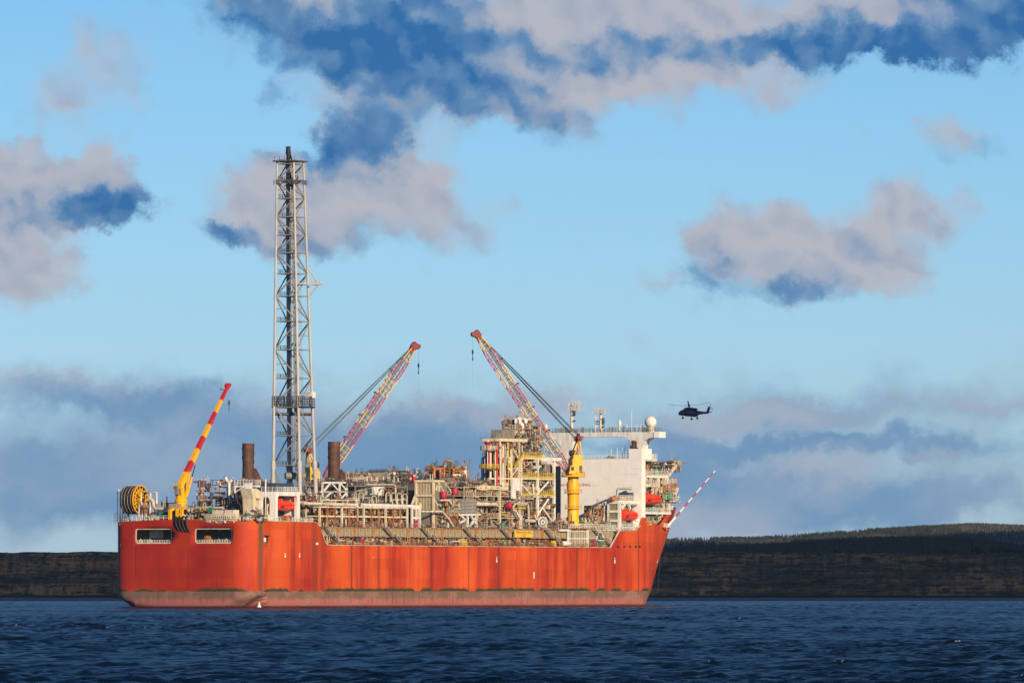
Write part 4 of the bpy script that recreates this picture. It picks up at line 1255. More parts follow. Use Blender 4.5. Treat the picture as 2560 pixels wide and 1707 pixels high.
# Y shaped white crutch
b = atu(573, 1262, 14)
t = thing('boom_crutch', 'white Y shaped boom crutch on a dark lattice stand', 'boom rest', (b.x, 14, Z_STERN))
mb = MB(); mb.pipe([b, atu(573, 1205, 14)], .42, 8)
mb.pipe([atu(564, 1193, 14), atu(566, 1199, 14), atu(569, 1204, 14), atu(577, 1204, 14), atu(580, 1199, 14), atu(582, 1194, 14)], .44, 8); obj('fork', mb, WHITE, t)
mb = MB(); tp = atu(573, 1234, 14)
for px in (561, 568, 579, 586): mb.beam(atu(px, 1275, 14), tp + Vector((rnd.uniform(-.6, .6), 0, 0)), .28)
mb.beam(atu(561, 1262, 14), atu(586, 1262, 14), .2); mb.rail([atu(560, 1275, 13.5), atu(592, 1275, 13.5)], 3.4, 1.4, .07, 4)
for px in (565, 572, 580): mb.beam(atu(px, 1277, 14), atu(px, 1300, 14), .4)
obj('stand', mb, DARK, t)

# ------------------------------------------------------------------ flare tower
TVC = 8.0
pb, pt_ = at(737, 1240, TVC), at(724, 405, TVC)
tu = pb.y
t = thing('flare_tower', 'tall grey lattice flare tower with four tubular legs and black burner tip', 'tower', (TVC, tu, Z_PROC))
z0, z1 = Z_PROC, at(724, 404, TVC).z
CT = (TVC - .75, tu)
def tower_pt(a, b, z):
    f = (z - z0) / (z1 - z0)
    w = 9.3 + (5.5 - 9.3) * f
    return Vector((TVC + (CT[0] - TVC) * f * 2.0 + a * w / 2, tu + b * w / 2, z))
legs = [(-1, -1), (1, -1), (1, 1), (-1, 1)]
for a, b in legs:
    mb = MB()
    zk = at(700, 1165, TVC).z
    mb.pipe([tower_pt(a, b, z0), tower_pt(a, b, zk - 1)], .62, 12); mb.pipe([tower_pt(a, b, zk - 1), tower_pt(a, b, zk + 1.5)], .75, 12); mb.pipe([tower_pt(a, b, zk + 1.5), tower_pt(a, b, z1)], .46, 12, r2=.30)
    obj('leg', mb, TOWER, t)
levels = [z0 + .5] + [at(724, py, TVC).z for py in (1163, 1089, 1018, 945, 874, 803, 740, 684, 632, 587, 542, 496, 452, 409)]
braces = MB()
for i, z in enumerate(levels):
    for j in range(4):
        braces.beam(tower_pt(*legs[j], z), tower_pt(*legs[(j + 1) % 4], z), .26)
    mbp = MB()
    if i > 0:
        p0, p1, p2, p3 = [tower_pt(a * .95, b * .95, z + .05) for a, b in legs]
        mid = (p0 + p3) / 2
        mbp.add([p0, p1.lerp(p0, .35), p2.lerp(p3, .35), p3], [(0, 1, 2, 3)]); mbp.add([x - Vector((0, 0, .12)) for x in (p0, p1.lerp(p0, .35), p2.lerp(p3, .35), p3)], [(3, 2, 1, 0)])
        mbp.rail([p1.lerp(p0, .35), p0, p3], 1.1, 1.5, .045, 2)
        obj('landing', mbp, DARK, t)
    if i + 1 < len(levels):
        zn = levels[i + 1]
        for j in range(4):
            p, q = (j, (j + 1) % 4) if (i + j // 2) % 2 else ((j + 1) % 4, j)
            braces.tube(tower_pt(*legs[p], z), tower_pt(*legs[q], zn), .21, n=6)
            if j in (0, 1):
                m0 = (tower_pt(*legs[p], z) + tower_pt(*legs[q], zn)) / 2
                braces.tube(m0, tower_pt(*legs[q], z).lerp(tower_pt(*legs[q], zn), .5), .1, n=5)
obj('brace', braces, BRACE, t)
for dv, du, r in ((-.18, -.1, .52), (.12, .25, .42), (-.45, .3, .26), (.3, -.3, .2)):
    mb = MB(); mb.pipe([tower_pt(dv, du, z) for z in (z0, z0 + 30, z0 + 60, z1 - 1)], r, 10); obj('riser', mb, BRACE, t)
mb = MB()
for s_ in (-.28, .28):
    mb.pipe([tower_pt(.5, .45, z0) + Vector((s_, 0, 0)), tower_pt(.5, .45, z1 - 4) + Vector((s_, 0, 0))], .05, 4)
for i in range(110):
    q = tower_pt(.5, .45, z0 + (z1 - 4 - z0) * i / 110); mb.beam(q - Vector((.28, 0, 0)), q + Vector((.28, 0, 0)), .06)
obj('ladder', mb, GREY, t)
mb = MB(); q = [tower_pt(a * 1.35, b * 1.35, z1) for a, b in legs]
mb.add(q + [x + Vector((0, 0, .35)) for x in q], [(3, 2, 1, 0), (4, 5, 6, 7), (0, 1, 5, 4), (1, 2, 6, 5), (2, 3, 7, 6), (3, 0, 4, 7)])
for a in (-1.2, -.6, 0, .6, 1.2): mb.beam(tower_pt(a, -1.2, z1), tower_pt(a, -1.2, z1 + 1.6), .09)
obj('top_platform', mb, DARK, t)
tp = tower_pt(-.25, 0, z1)
mb = MB(); mb.lathe(tp, [(.45, -6), (.45, .6), (.62, .9), (.5, 1.6), (.78, 2.8), (.62, 3.6), (.74, 4.4), (.1, 4.5)], 12); mb.beam(tp + Vector((1.2, 0, .4)), tp + Vector((.5, 0, 2.6)), .35); mb.beam(tp + Vector((.9, .3, .4)), tp + Vector((.8, .3, 1.6)), .25)
obj('burner', mb, BLACK, t)
mb = MB(); zq = levels[-1] - 6.0
for i in range(14): mb.beam(tower_pt(rnd.uniform(-.9, .9), rnd.uniform(-.9, .9), zq + rnd.uniform(-1, 2)), tower_pt(rnd.uniform(-.9, .9), rnd.uniform(-.9, .9), zq + rnd.uniform(0, 4)), rnd.uniform(.2, .7))
mb.rail([tower_pt(-1.25, -1.2, zq), tower_pt(1.2, -1.2, zq), tower_pt(1.2, 1.2, zq)], 1.3, .9, .06); obj('burner_platform', mb, DARK, t)
# outrigger platform half way up and the lamp platform lower down
zo = at(780, 713, TVC).z
mb = MB(); e0, e1 = tower_pt(1, 1, zo + 5), tower_pt(1, 1, zo - 3.6); tipo = tower_pt(1, 1, zo) + Vector((3.2, .8, 0))
mb.tube(e0, tipo, .22, n=6); mb.tube(e1, tipo, .24, n=6); mb.tube(tower_pt(1, -1, zo), tipo, .2, n=6); mb.beam(tower_pt(-1, 1, zo), tipo + Vector((1.0, .3, 0)), .9, .55); mb.rail([tower_pt(1, 1, zo), tipo], 1.1, 1, .05)
obj('outrigger', mb, TOWER, t)
zo = at(740, 1018, TVC).z
mb = MB(); mb.rail([tower_pt(-1.1, -1.1, zo + .2), tower_pt(1.1, -1.1, zo + .2), tower_pt(1.1, 1.1, zo + .2), tower_pt(-1.1, 1.1, zo + .2), tower_pt(-1.1, -1.1, zo + .2)], 2.9, .8, .07, 4)
for a, b in legs: mb.beam(tower_pt(a * 1.1, b * 1.1, zo), tower_pt(a * 1.1, -b * 1.1, zo), .4)
mb.box(tuple(tower_pt(-.9, -.9, zo - .2)), tuple(tower_pt(.9, .9, zo + .2))); obj('lamp_platform', mb, DARK, t)
mb = MB(); mb.pipe([tower_pt(-.9, -1, zo - 2.0), tower_pt(.9, .9, zo - 2.0), tower_pt(.97, 1.0, zo - 1.2), tower_pt(.97, 1.0, zo + 1)], .45, 10); obj('ring_pipe', mb, DARK, t)
mb = MB(); q = tower_pt(.9, 1.0, zo + 3); mb.box((q.x - 1.0, q.y - 1, q.z - .3), (q.x + 1.0, q.y + 1, q.z + 1.4)); obj('instrument_box', mb, WHITE, t)
for zz_ in (at(740, 1163, TVC).z, at(740, 1210, TVC).z):
    mb = MB(); mb.tube(tower_pt(-.2, -.8, zz_ - 3), tower_pt(.7, .2, zz_ - 3), 1.0, n=12); obj('knockout_drum', mb, GREY, t)

# ------------------------------------------------------------------ brown exhaust stacks
def stack(label, px0, px1, ptop, pbot, vv, base_px, base_py, neck):
    pm = (px0 + px1) / 2
    b = at(pm, pbot, vv); tp = at(pm, ptop, vv)
    t = thing('exhaust_stack', label, 'stack', (vv, b.y, b.z), 'brown exhaust stacks')
    s_ = (px1 - px0) / F_PX * (YC + b.y * CS) / 2
    H = tp.z - b.z
    mb = MB()
    prof = []
    for i in range(13):
        f = i / 12
        prof.append((s_ * (1 - neck * .035 * math.exp(-((f - .5) / .12) ** 2)), H * f))
        if i % 2 == 0 and 0 < i < 12:
            pass
    mb.lathe((vv, b.y, b.z), prof, 24)
    mb.lathe((vv, b.y, b.z), [(s_ * .9, H), (s_ * .88, H - 2.5), (.1, H - 2.5)], 24)
    obj('duct', mb, BROWN, t)
    for k_ in range(3):                             # helical strakes round the top
        mb = MB()
        pts = [(vv + (s_ + .04) * math.cos(2.1 * k_ + a * 1.15), b.y + (s_ + .04) * math.sin(2.1 * k_ + a * 1.15), b.z + H * (.52 + .46 * a / 4.2)) for a in arc(22, 0, 4.2)]
        for p, q in zip(pts[:-1], pts[1:]): mb.beam(p, q, .14, .09)
        obj('strake', mb, BROWN, t)
    # sloping plenum running forward
    f0 = at(base_px, base_py, vv)
    mb = MB(); zt = b.z + H * .42
    w = s_ * .85
    poly = [(b.y + s_ * .1, b.z - 3.5), (b.y + s_ * .1, zt), (b.y + s_ * 1.2, zt), (f0.y - 3, b.z + 1.5), (f0.y, f0.z), (f0.y, b.z - 3.5)]
    mb.prism(poly, vv - w, vv + w, axis='x'); obj('plenum', mb, BROWN, t)
stack('brown exhaust stack with spiral strakes standing aft of the flare tower', 605.5, 635.5, 1108, 1215, 2.0, 659, 1204, 1.4)
stack('brown exhaust stack rising between the white truss frame and the yellow crane', 820, 850, 1104, 1222, 2.0, 884, 1243, .4)

# ------------------------------------------------------------------ stern house and its lifeboat
HS = at(690, 1228, 21.6)
hu, hz = HS.y, HS.z
hv = atu(652, 1228, hu).x
hend = at(750, 1228, 21.6).y
def arch_wall(mb, lo, hi, z0, z1, o0, o1, oz0, oz1, r, axis, d0, d1):
    """wall from lo to hi with one round-cornered opening; axis says which way it faces"""
    ring = []
    for cx, cz, a0 in ((o0, oz0, 180), (o1, oz0, 270), (o1, oz1, 0), (o0, oz1, 90)):
        rr_ = r if cz == oz1 else .2
        ox, oz = (cx + (rr_ if cx == o0 else -rr_)), (cz + (rr_ if cz == oz0 else -rr_))
        ring += [(ox + rr_ * math.cos(R(a)), oz + rr_ * math.sin(R(a))) for a in arc(5, a0, a0 + 90)]
    n = len(ring)
    outer = []
    for x, z in ring:
        dx = min(abs(x - o0), abs(x - o1)); 
        k_ = len(outer) // 6
        outer.append({0: (lo, z0), 1: (hi, z0), 2: (hi, z1), 3: (lo, z1)}[k_])
    def pt(p, tt_):
        return (p[0], tt_, p[1]) if axis == 'y' else (tt_, p[0], p[1])
    vs = [pt(p, d0) for p in ring] + [pt(p, d0) for p in outer] + [pt(p, d1) for p in ring] + [pt(p, d1) for p in outer]
    fs = []
    for i in range(n):
        j = (i + 1) % n
        fs += [(i, j, j + n, i + n), (i + 2 * n, i + 3 * n, j + 3 * n, j + 2 * n), (i, i + 2 * n, j + 2 * n, j), (i + n, j + n, j + 3 * n, i + 3 * n)]
    mb.add(vs, fs)
t = thing('lifeboat_house', 'white house with arched openings holding a red lifeboat at the stern', 'deck house', (hv, hu, Z_STERN))
mb = MB(); arch_wall(mb, hv, 21.6, Z_STERN, hz, atu(652.5, 1250, hu).x + .2, atu(674, 1250, hu).x, Z_STERN + 1.2, hz - 1.4, 1.3, 'y', hu, hu + .8); obj('aft_wall', mb, HOUSE, t)
mb = MB(); arch_wall(mb, hu + .8, hend, Z_STERN, hz, at(694.5, 1250, 21.6).y, at(743.5, 1250, 21.6).y, Z_STERN + .1, hz - 1.2, .9, 'x', 21.59, 20.6); obj('side_wall', mb, WHITE, t)
mb = MB(); mb.box((hv, hu + .8, hz - .5), (20.6, hend, hz)); obj('house_roof', mb, WHITE, t)
mb = MB(); mb.box((15.2, hu + .9, Z_STERN), (15.6, hend, hz - .5))
for i in range(12): mb.box((15.6, hu + 1.5 + i * (hend - hu - 2) / 12, Z_STERN), (15.8, hu + 1.8 + i * (hend - hu - 2) / 12, hz - .5))
obj('inner_wall', mb, CREAM, t)
mb = MB(); mb.box((hv, hend - .4, Z_STERN), (20.6, hend - .05, hz - .5)); obj('end_wall', mb, HOUSE, t)
mb = MB(); mb.rail([(hv, hu + .3, hz), (21.4, hu + .3, hz), (21.4, hend - .2, hz), (hv, hend - .2, hz)], 1.3, 1.1, .05, 3); obj('railing', mb, WHITE, t)
# cream air duct with slanted top, aft of the arch
t = thing('air_duct', 'tall cream air intake duct with a slanted top beside the arched white house', 'duct', (hv - 3, hu, Z_STERN))
du_ = at(633, 1222, 20.2).y
dv0, dv1 = atu(605.5, 1240, du_).x, atu(632.5, 1240, du_).x
ztop, zsl = at(633, 1221, 20.2).z, at(633, 1232, 20.2).z
zb_ = at(633, 1277, 20.2).z
dlen = at(652, 1230, dv1).y - du_
mb = MB()
poly = [(du_ + .6, zb_ - 1.6), (du_ + .15, zsl - 1.6), (du_ - .9, ztop), (du_ + dlen * .45, ztop + .1), (du_ + dlen, zsl + .5), (du_ + dlen, zb_ - 1.6)]
mb.prism(poly, dv0, dv1, axis='x')
duct = obj('casing', mb, CREAM, t)
mb = MB(); mb.box((dv1 - .05, du_ + dlen * .35, zsl - 4.2), (dv1 + .12, du_ + dlen * .8, zsl - 1.4)); obj('louver', mb, TAN, duct)
mb = MB()
for f in (.25, .5, .75): mb.pipe([(dv1 + .25, du_ + dlen * f, Z_STERN), (dv1 + .25, du_ + dlen * f, zb_ + 3)], .28, 8)
obj('drain_pipe', mb, CREAM, t)
mb = MB(); mb.box((dv0, du_ + .8, Z_STERN), (dv1, du_ + dlen, zb_ - 1.6)); obj('plinth', mb, GREY, t)
mb = MB(); q = at(620, 1214, 18); mb.box((q.x - .9, q.y - .6, q.z - .8), (q.x + .9, q.y + .8, q.z + .8)); obj('motor_hood', mb, WHITE, t)
# platform with railing behind the duct
t = thing('access_platform', 'white railed access platform behind the cream air duct', 'platform', (8, 14, Z_STERN))
mb = MB(); p0, p1 = atu(586, 1213, 14), atu(638, 1213, 14)
mb.box((p0.x, 14, p0.z - .5), (p1.x, 17, p0.z)); mb.rail([(p0.x, 14, p0.z), (p1.x, 14, p0.z), (p1.x, 17, p0.z)], 1.5, 1.0, .06, 3)
mb.beam((p0.x + .2, 14, p0.z), (p0.x + .2, 14, p0.z - 2.2), .4); mb.beam((p0.x + .2, 14, p0.z - 2.0), (p0.x + 3, 14, p0.z - .4), .3)
obj('platform', mb, WHITE, t)
mb = MB()
for i in range(16):
    px = 590 + i * 3; mb.beam(atu(px, 1278, 15 + rnd.random() * 4), atu(px + rnd.uniform(-6, 6), 1222 + rnd.random() * 15, 15 + rnd.random() * 4), rnd.uniform(.2, .6))
obj('support', mb, DARK, t)
t = thing('deck_wall', 'low dark grey wall behind the netted basket', 'wall', (6, 18, Z_STERN))
mb = MB(); a, b = atu(571, 1262, 18), atu(610, 1262, 18); mb.box((a.x, 18, Z_STERN), (b.x, 18.6, a.z)); obj('wall', mb, TAN, t)
t = thing('ensign_staff', 'thin white staff in front of the arched white house', 'flagstaff', (hv, hu - 3, Z_STERN))
mb = MB(); q = at(664, 1300, 21.9); zt = at(664, 1200, 21.9).z; mb.pipe([(21.9, q.y, Z_STERN), (21.9, q.y, zt - 4)], .12, 6); mb.pipe([(21.9, q.y, zt - 5), (21.9, q.y, zt)], .22, 8); mb.lathe((21.9, q.y, zt), [(.02, -.3), (.3, 0), (.02, .4)], 8); obj('staff', mb, WHITE, t)
t = thing('deck_davit', 'slanting pale davit arm on the deck edge by the arched house', 'davit', (21.8, at(655, 1300, 21.8).y, Z_STERN))
mb = MB(); mb.pipe([at(640, 1268, 21.8), at(650, 1281, 21.8), at(659, 1291, 21.8)], .3, 8, r2=.45); mb.pipe([at(659, 1291, 21.8), at(660, 1304, 21.8)], .5, 8); obj('arm', mb, PALE, t)
t = thing('hose_coil', 'brown rope coils hung on the railing under the stern lifeboat', 'coil', (HB - .5, at(713, 1300, 22).y, 24.2))
mb = MB()
for px in (709, 715, 722):
    q = at(px, 1300, 22.5)
    for r_ in (.9, .62): mb.pipe([(22.5, q.y + 1.3 * r_ * math.cos(a), q.z + .4 + r_ * math.sin(a)) for a in arc(14, 0, 6.28319)], .22, 6)
obj('coil', mb, ORANGE, t)

def lifeboat(label, c, L, B, Hh, mat=LIFERED):
    """enclosed lifeboat lying fore and aft; c = centre (v,u,z)"""
    v, u, z = c
    t = thing('lifeboat', label, 'lifeboat', (v, u, z - Hh / 2), 'red enclosed lifeboats')
    def ring(s_, kind):
        # s_ from -1 (stern) to 1 (bow)
        e = (1 - abs(s_) ** 2.6) ** .5 if abs(s_) < 1 else 0
        e = max(e, .10)
        if s_ < -.6: e = max(e, .62)
        w, out = B / 2 * e, []
        for i in range(12):
            a = math.pi * i / 11
            if kind == 'hull':
                out.append((v + w * math.cos(a) * (1 - .18 * math.sin(a)), u + s_ * L / 2, z - Hh * .02 - Hh * .48 * math.sin(a) ** .7 * (1 - .30 * max(0, s_) ** 3 - .1 * max(0, -s_) ** 3) + .18 * abs(s_) ** 3))
            else:
                out.append((v + w * .96 * math.cos(a), u + s_ * L / 2 * .985, z - Hh * .02 + (Hh * .40 * e ** .7) * math.sin(a) ** .6 * (1.12 if s_ < -.4 else 1) + .18 * abs(s_) ** 3))
        return out
    ss = [-1, -.97, -.85, -.62, -.35, 0, .35, .62, .8, .92, .985, 1]
    for kind in ('hull', 'canopy'):
        mb = MB(); mb.loft([ring(s_, kind) for s_ in ss]); h_ = obj(kind, mb, mat, t)
    mb = MB()
    mb.pipe([(v + B / 2 * max(.1, (1 - abs(s_) ** 2.6) ** .5 if abs(s_) < 1 else .1, .62 if s_ < -.6 else 0) * 1.02, u + s_ * L / 2, z - Hh * .02 + .18 * abs(s_) ** 3) for s_ in ss], .10, 6); obj('rubbing_strake', mb, CRED, t)
    mb = MB(); mb.loft([[(v + x * .9, u - L * .44 + yy_ , z + Hh * zz_) for x, yy_ in ((-1, 0), (1, 0), (.9, 1.9), (-.9, 1.9))] for zz_ in (.30, .52)], smooth=False); tw = obj('cockpit', mb, mat, t)
    mb = MB()
    for uu_ in (-L * .43, -L * .25): mb.box((v + .78, u + uu_, z + Hh * .38), (v + .95, u + uu_ + .5, z + Hh * .47))
    obj('cockpit_window', mb, GLASS, tw)
    mb = MB()
    for s_ in (-.62, .60): mb.beam((v, u + s_ * L / 2, z + Hh * .35), (v, u + s_ * L / 2, z + Hh * .35 + 2.2), .1); mb.beam((v - 1.6, u + s_ * L / 2, z + Hh * .95), (v + .4, u + s_ * L / 2, z + Hh * .95), .4)
    obj('fall', mb, PALE, t)
    mb = MB(); mb.box((v + B * .475, u - L * .42, z - Hh * .2), (v + B * .505, u - L * .36, z - Hh * .05)); mb.box((v + B * .475, u - L * .33, z - Hh * .2), (v + B * .505, u - L * .27, z - Hh * .05)); obj('boat_number', mb, BLUE, t)
q = at(714, 1262, 19.6)
lifeboat('red lifeboat slung inside the arched white stern house', (19.4, q.y, q.z), 10.2, 3.2, 3.4)
# ------------------------------------------------------------------ starboard deck girder, columns, stairs
VG = 21.0
gu0, gu1 = at(806, 1330, VG).y, at(1418, 1330, VG).y
ZG0, ZG1 = 20.35, 22.75
t = thing('deck_girder', 'long beige panelled box girder carrying the process deck above the red hull side', 'girder', (VG, gu0, ZG0))
mb = MB(); mb.box((VG - 1.6, gu0, ZG0), (VG - .25, gu1, ZG1)); obj('web', mb, DARK, t)
mb = MB(); mb.box((VG - .6, gu0, ZG1 - .05), (VG + .25, gu1, ZG1 + .22)); mb.box((VG - .6, gu0, ZG0 - .2), (VG + .25, gu1, ZG0 + .02)); obj('flange', mb, RUSTY, t)
npan = 36
pw = (gu1 - gu0) / npan
mb = MB()
mb.box((VG - .25, gu0 + .1, ZG0 + .02), (VG - .02, gu0 + pw - .1, ZG1 - .05))
for f in (.36, .68):
    mb.box((VG - .02, gu0 + pw * f - .05, ZG0 + .02), (VG + .10, gu0 + pw * f + .05, ZG1 - .05))
p0 = obj('panel', mb, BEIGE, t)
mb = MB(); mb.box((VG - .1, gu0 - .09, ZG0), (VG + .16, gu0 + .09, ZG1)); s0 = obj('stiffener', mb, RUSTY, t)
mb = MB(); mb.box((VG - .1, gu0 + .1, ZG0), (VG + .3, gu0 + .85, ZG1)); w0 = obj('orange_post', mb, ORANGE, t)
for i in range(1, npan):
    for o_ in (p0, s0) + ((w0,) if i % 5 == 2 else ()):
        c_ = o_.copy(); scene.collection.objects.link(c_); c_.location = Vector((0, pw * i, 0))
w0.location = (0, pw * 4.4, 0)

deckp = thing('process_deck', 'rust stained steel process deck above the main deck', 'deck', (0, 40, Z_PROC))
mb = MB(); mb.box((-20.5, gu0, Z_PROC - .35), (20.3, gu1 + 26, Z_PROC)); obj('plate', mb, RUSTY, deckp)
mb = MB()
mb.beam((20.2, gu0, Z_MAIN), (20.2, gu0, ZG0), .62, .5); c0_ = obj('column', mb, RUSTY, deckp)
mb = MB(); mb.beam((20.2, gu0, Z_MAIN + .2), (20.2, gu0 + pw * .9, ZG0 - .1), .3); b0_ = obj('brace', mb, RUSTY, deckp)
mb = MB(); mb.beam((20.2, gu0 + pw * 2, Z_MAIN + .2), (20.2, gu0 + pw * 1.1, ZG0 - .1), .3); b1_ = obj('brace', mb, RUSTY, deckp)
for i in range(1, npan + 1):
    c_ = c0_.copy(); scene.collection.objects.link(c_); c_.location = (0, pw * i, 0)
    if i % 2 == 0 and i < npan - 1:
        for o_ in (b0_, b1_):
            c_ = o_.copy(); scene.collection.objects.link(c_); c_.location = (0, pw * i, 0)
mb = MB(); mb.rail([(20.2, gu0, Z_PROC), (20.2, gu1 + 2, Z_PROC)], 1.25, 1.6, .038, 3); obj('railing', mb, GREY, deckp)

PIPE_TAN = paint('tan_pipe', (0.42, 0.34, 0.23), 0.35, rustcol=(0.2, 0.075, 0.025))
FRAME_TAN = paint('tan_frame', (0.48, 0.40, 0.28), 0.35, rustcol=(0.24, 0.09, 0.03))
PAL = [SILVER, WHITE_RUSTY, PIPE_TAN, GREY, DARK, RUSTY, ORANGE, PALE, GREEN, SAFETY]

def clutter(mb, lo, hi, n, weights, rmin=.07, rmax=.3, seed=0, axis_bias=(1, 1, 1.2)):
    """many axis-aligned pipes, elbows, valves and small boxes inside a box; material index follows PAL"""
    r_ = random.Random(seed)
    idxs = list(range(len(PAL)))
    span = [hi[i] - lo[i] for i in range(3)]
    for _ in range(int(n * 2.8)):
        m = r_.choices(idxs, weights)[0]
        p = Vector([lo[i] + span[i] * r_.random() for i in range(3)])
        kind = r_.random()
        if kind < .72:
            pts = [p.copy()]
            for _k in range(r_.choice((1, 1, 2, 3))):
                a = r_.choices((0, 1, 2), axis_bias)[0]
                q = pts[-1].copy()
                q[a] = min(hi[a], max(lo[a], q[a] + r_.uniform(-.55, .55) * min(span[a], 9)))
                if (q - pts[-1]).length > .3:
                    pts.append(q)
            if len(pts) > 1:
                mb.pipe(pts, r_.uniform(rmin, rmax) * (1 if r_.random() < .85 else 1.8), 6, m)
        elif kind < .84:
            w = [r_.uniform(.15, .75) for _k in range(3)]
            mb.box([p[i] - w[i] for i in range(3)], [p[i] + w[i] for i in range(3)], m)
        elif kind < .93:
            r0 = r_.uniform(.25, .6); h0 = r_.uniform(.6, 1.8)
            mb.lathe(p, [(.02, -h0 / 2), (r0, -h0 * .4), (r0, h0 * .4), (.02, h0 / 2)], 8, m, r_.choice('xyz'))
        else:
            h0 = r_.uniform(1.0, 2.6); w0_ = r_.uniform(.6, 1.2)
            mb.pipe([p, p + Vector((0, 0, h0)), p + Vector((0, w0_ * .3, h0 + .35)), p + Vector((0, w0_, h0 + .35)), p + Vector((0, w0_ * 1.3, h0)), p + Vector((0, w0_ * 1.3, .1))], r_.uniform(.07, .13), 6, m)

def frame(t, v0, v1, u0, u1, zs, col_mat, nu=2, nv=1, w=.4, brace=True, floor_mat=None, rail_mat=None, seed=1, floors=True):
    r_ = random.Random(seed)
    cb, bb, br = MB(), MB(), MB()
    US = [u0 + (u1 - u0) * i / nu for i in range(nu + 1)]
    VS = [v0 + (v1 - v0) * i / nv for i in range(nv + 1)]
    for u in US:
        for v in VS:
            cb = MB(); cb.beam((v, u, zs[0]), (v, u, zs[-1]), w); obj('column', cb, col_mat, t)
    for z in zs[1:]:
        for v in VS: bb.beam((v, u0, z), (v, u1, z), w * .8, w * 1.1)
        for u in US: bb.beam((v0, u, z), (v1, u, z), w * .8, w)
    if brace:
        for za, zb in zip(zs[:-1], zs[1:]):
            for a, b in zip(US[:-1], US[1:]):
                if r_.random() < .7:
                    if r_.random() < .5: a, b = b, a
                    br.beam((v1, a, za), (v1, b, zb), w * .6)
            a, b = (v0, v1) if r_.random() < .5 else (v1, v0)
            br.beam((a, u0, za), (b, u0, zb), w * .6)
        obj('brace', br, col_mat, t)
    obj('beam', bb, col_mat, t)
    if floors:
        for z in zs[1:]:
            mb = MB(); mb.box((v0 + .1, u0 + .1, z + .06), (v1 - .1, u1 - .1, z + .2)); obj('floor', mb, floor_mat or GRATE, t)
            mb = MB(); mb.rail([(v0, u0 - .1, z + .25), (v1 + .1, u0 - .1, z + .25), (v1 + .1, u1, z + .25)], 1.15, 1.4, .05, 3); obj('railing', mb, rail_mat or CREAM, t)

def pipes_part(t, lo, hi, n, weights, seed, rmin=.07, rmax=.3, name='pipework', bias=(1, 1, 1.2)):
    mb = MB(); clutter(mb, lo, hi, n, weights, rmin, rmax, seed, bias)
    return obj(name, mb, PAL, t, kind='stuff')

def vessel(t, c, r, L, axis, mat, name='vessel', n=14):
    mb = MB()
    prof = [(.02, -L / 2), (r * .6, -L / 2 + r * .12), (r * .9, -L / 2 + r * .35), (r, -L / 2 + r * .6), (r, L / 2 - r * .6), (r * .9, L / 2 - r * .35), (r * .6, L / 2 - r * .12), (.02, L / 2)]
    mb.lathe(c, prof, n, axis=axis)
    return obj(name, mb, mat, t)

#        silver white cream grey dark rust orange pale green yellow
W_MIX = [2.2, 1.0, 2.6, 3.2, 5.6, 4.2, 0.7, 1.0, .15, .1]
W_GREY = [1.8, .6, 1.2, 4, 7, 2.4, .15, .8, .1, .0]
W_RUST = [1.2, .9, 3.6, 1.5, 4, 6, 1.2, .3, .2, .2]
W_LITE = [2.6, 2.0, 4.0, 2.0, 4.4, 3.2, .6, 1.2, .4, .4]

# gear crowding the stern deck behind its railing
t = thing('stern_deck_gear', 'crowded winches, pipes and lockers on the stern deck behind the transom railing', 'deck gear', (0, 6, Z_STERN))
for px0, px1, py, n_, sd in ((378, 440, 1280, 70, 201), (470, 512, 1272, 60, 202), (590, 652, 1286, 60, 203)):
    a, b = atu(px0, 1300, 4), atu(px1, py, 4)
    pipes_part(t, (a.x, 3.0, Z_STERN + .1), (b.x, 9.0, b.z), n_, [2, 2, 3, 2, 7, 3, .6, 1, .8, 1.6], sd, .06, .2, 'gear')
a, b = atu(470, 1300, 12), atu(590, 1268, 12)
pipes_part(t, (a.x, 11, Z_STERN + .1), (b.x, 17, b.z), 110, [2, 1.5, 2, 3, 7, 3, .4, 1, .4, .3], 204, .07, .22, 'gear')
mb = MB(); mb.tube(atu(470, 1269, 8), atu(556, 1269, 8), .35, n=8); obj('deck_pipe', mb, SILVER, t)
a, b = atu(403, 1271, 9), atu(430, 1256, 9); mb = MB(); mb.box((a.x, 9, a.z), (b.x, 12, b.z)); obj('white_cabin', mb, PALE, t)
for px in (404, 416): mb = MB(); mb.pipe([atu(px, 1272, 8.8), atu(px, 1252, 8.8)], .13, 6); obj('vent_pipe', mb, DARK, t)
mb = MB(); mb.pipe([atu(417, 1256, 10), atu(417, 1240, 10)], .2, 6); obj('vent_pipe', mb, WHITE, t)
for px, py in ((403, 1286), (527, 1276)):
    q = atu(px, py, 3.4); mb = MB(); mb.box((q.x - .6, 3, Z_STERN), (q.x + .6, 4, q.z + .9)); obj('green_locker', mb, GREEN, t)

# gear under the girder, along the main deck
t = thing('deck_piping', 'tangle of rusty pipes and valves along the main deck under the girder', 'pipework', (18, 60, Z_MAIN))
pipes_part(t, (16.5, gu0 + 1, Z_MAIN + .1), (21.4, gu1, Z_MAIN + 1.9), 620, W_RUST, 21, .07, .22)
mb = MB()
for v, z, r in ((18.8, 18.6, .35), (18.0, 19.4, .42), (19.2, 19.8, .25), (17.2, 18.3, .5)): mb.pipe([(v, gu0, z), (v, gu1, z)], r, 8)
obj('header_pipe', mb, RUSTY, t)
for px, mat, w in ((905, MAGENTA, 1.1), (1160, SAFETY, 1.6), (1265, GREEN, 1.0), (1385, SAFETY, .8), (1502, GREEN, 1.0), (1486, MAGENTA, .7)):
    q = at(px, 1352, 21.3); mb = MB(); mb.box((20.6, q.y - w, Z_MAIN + .1), (21.5, q.y + w, Z_MAIN + 2.0)); obj('locker', mb, mat, t)

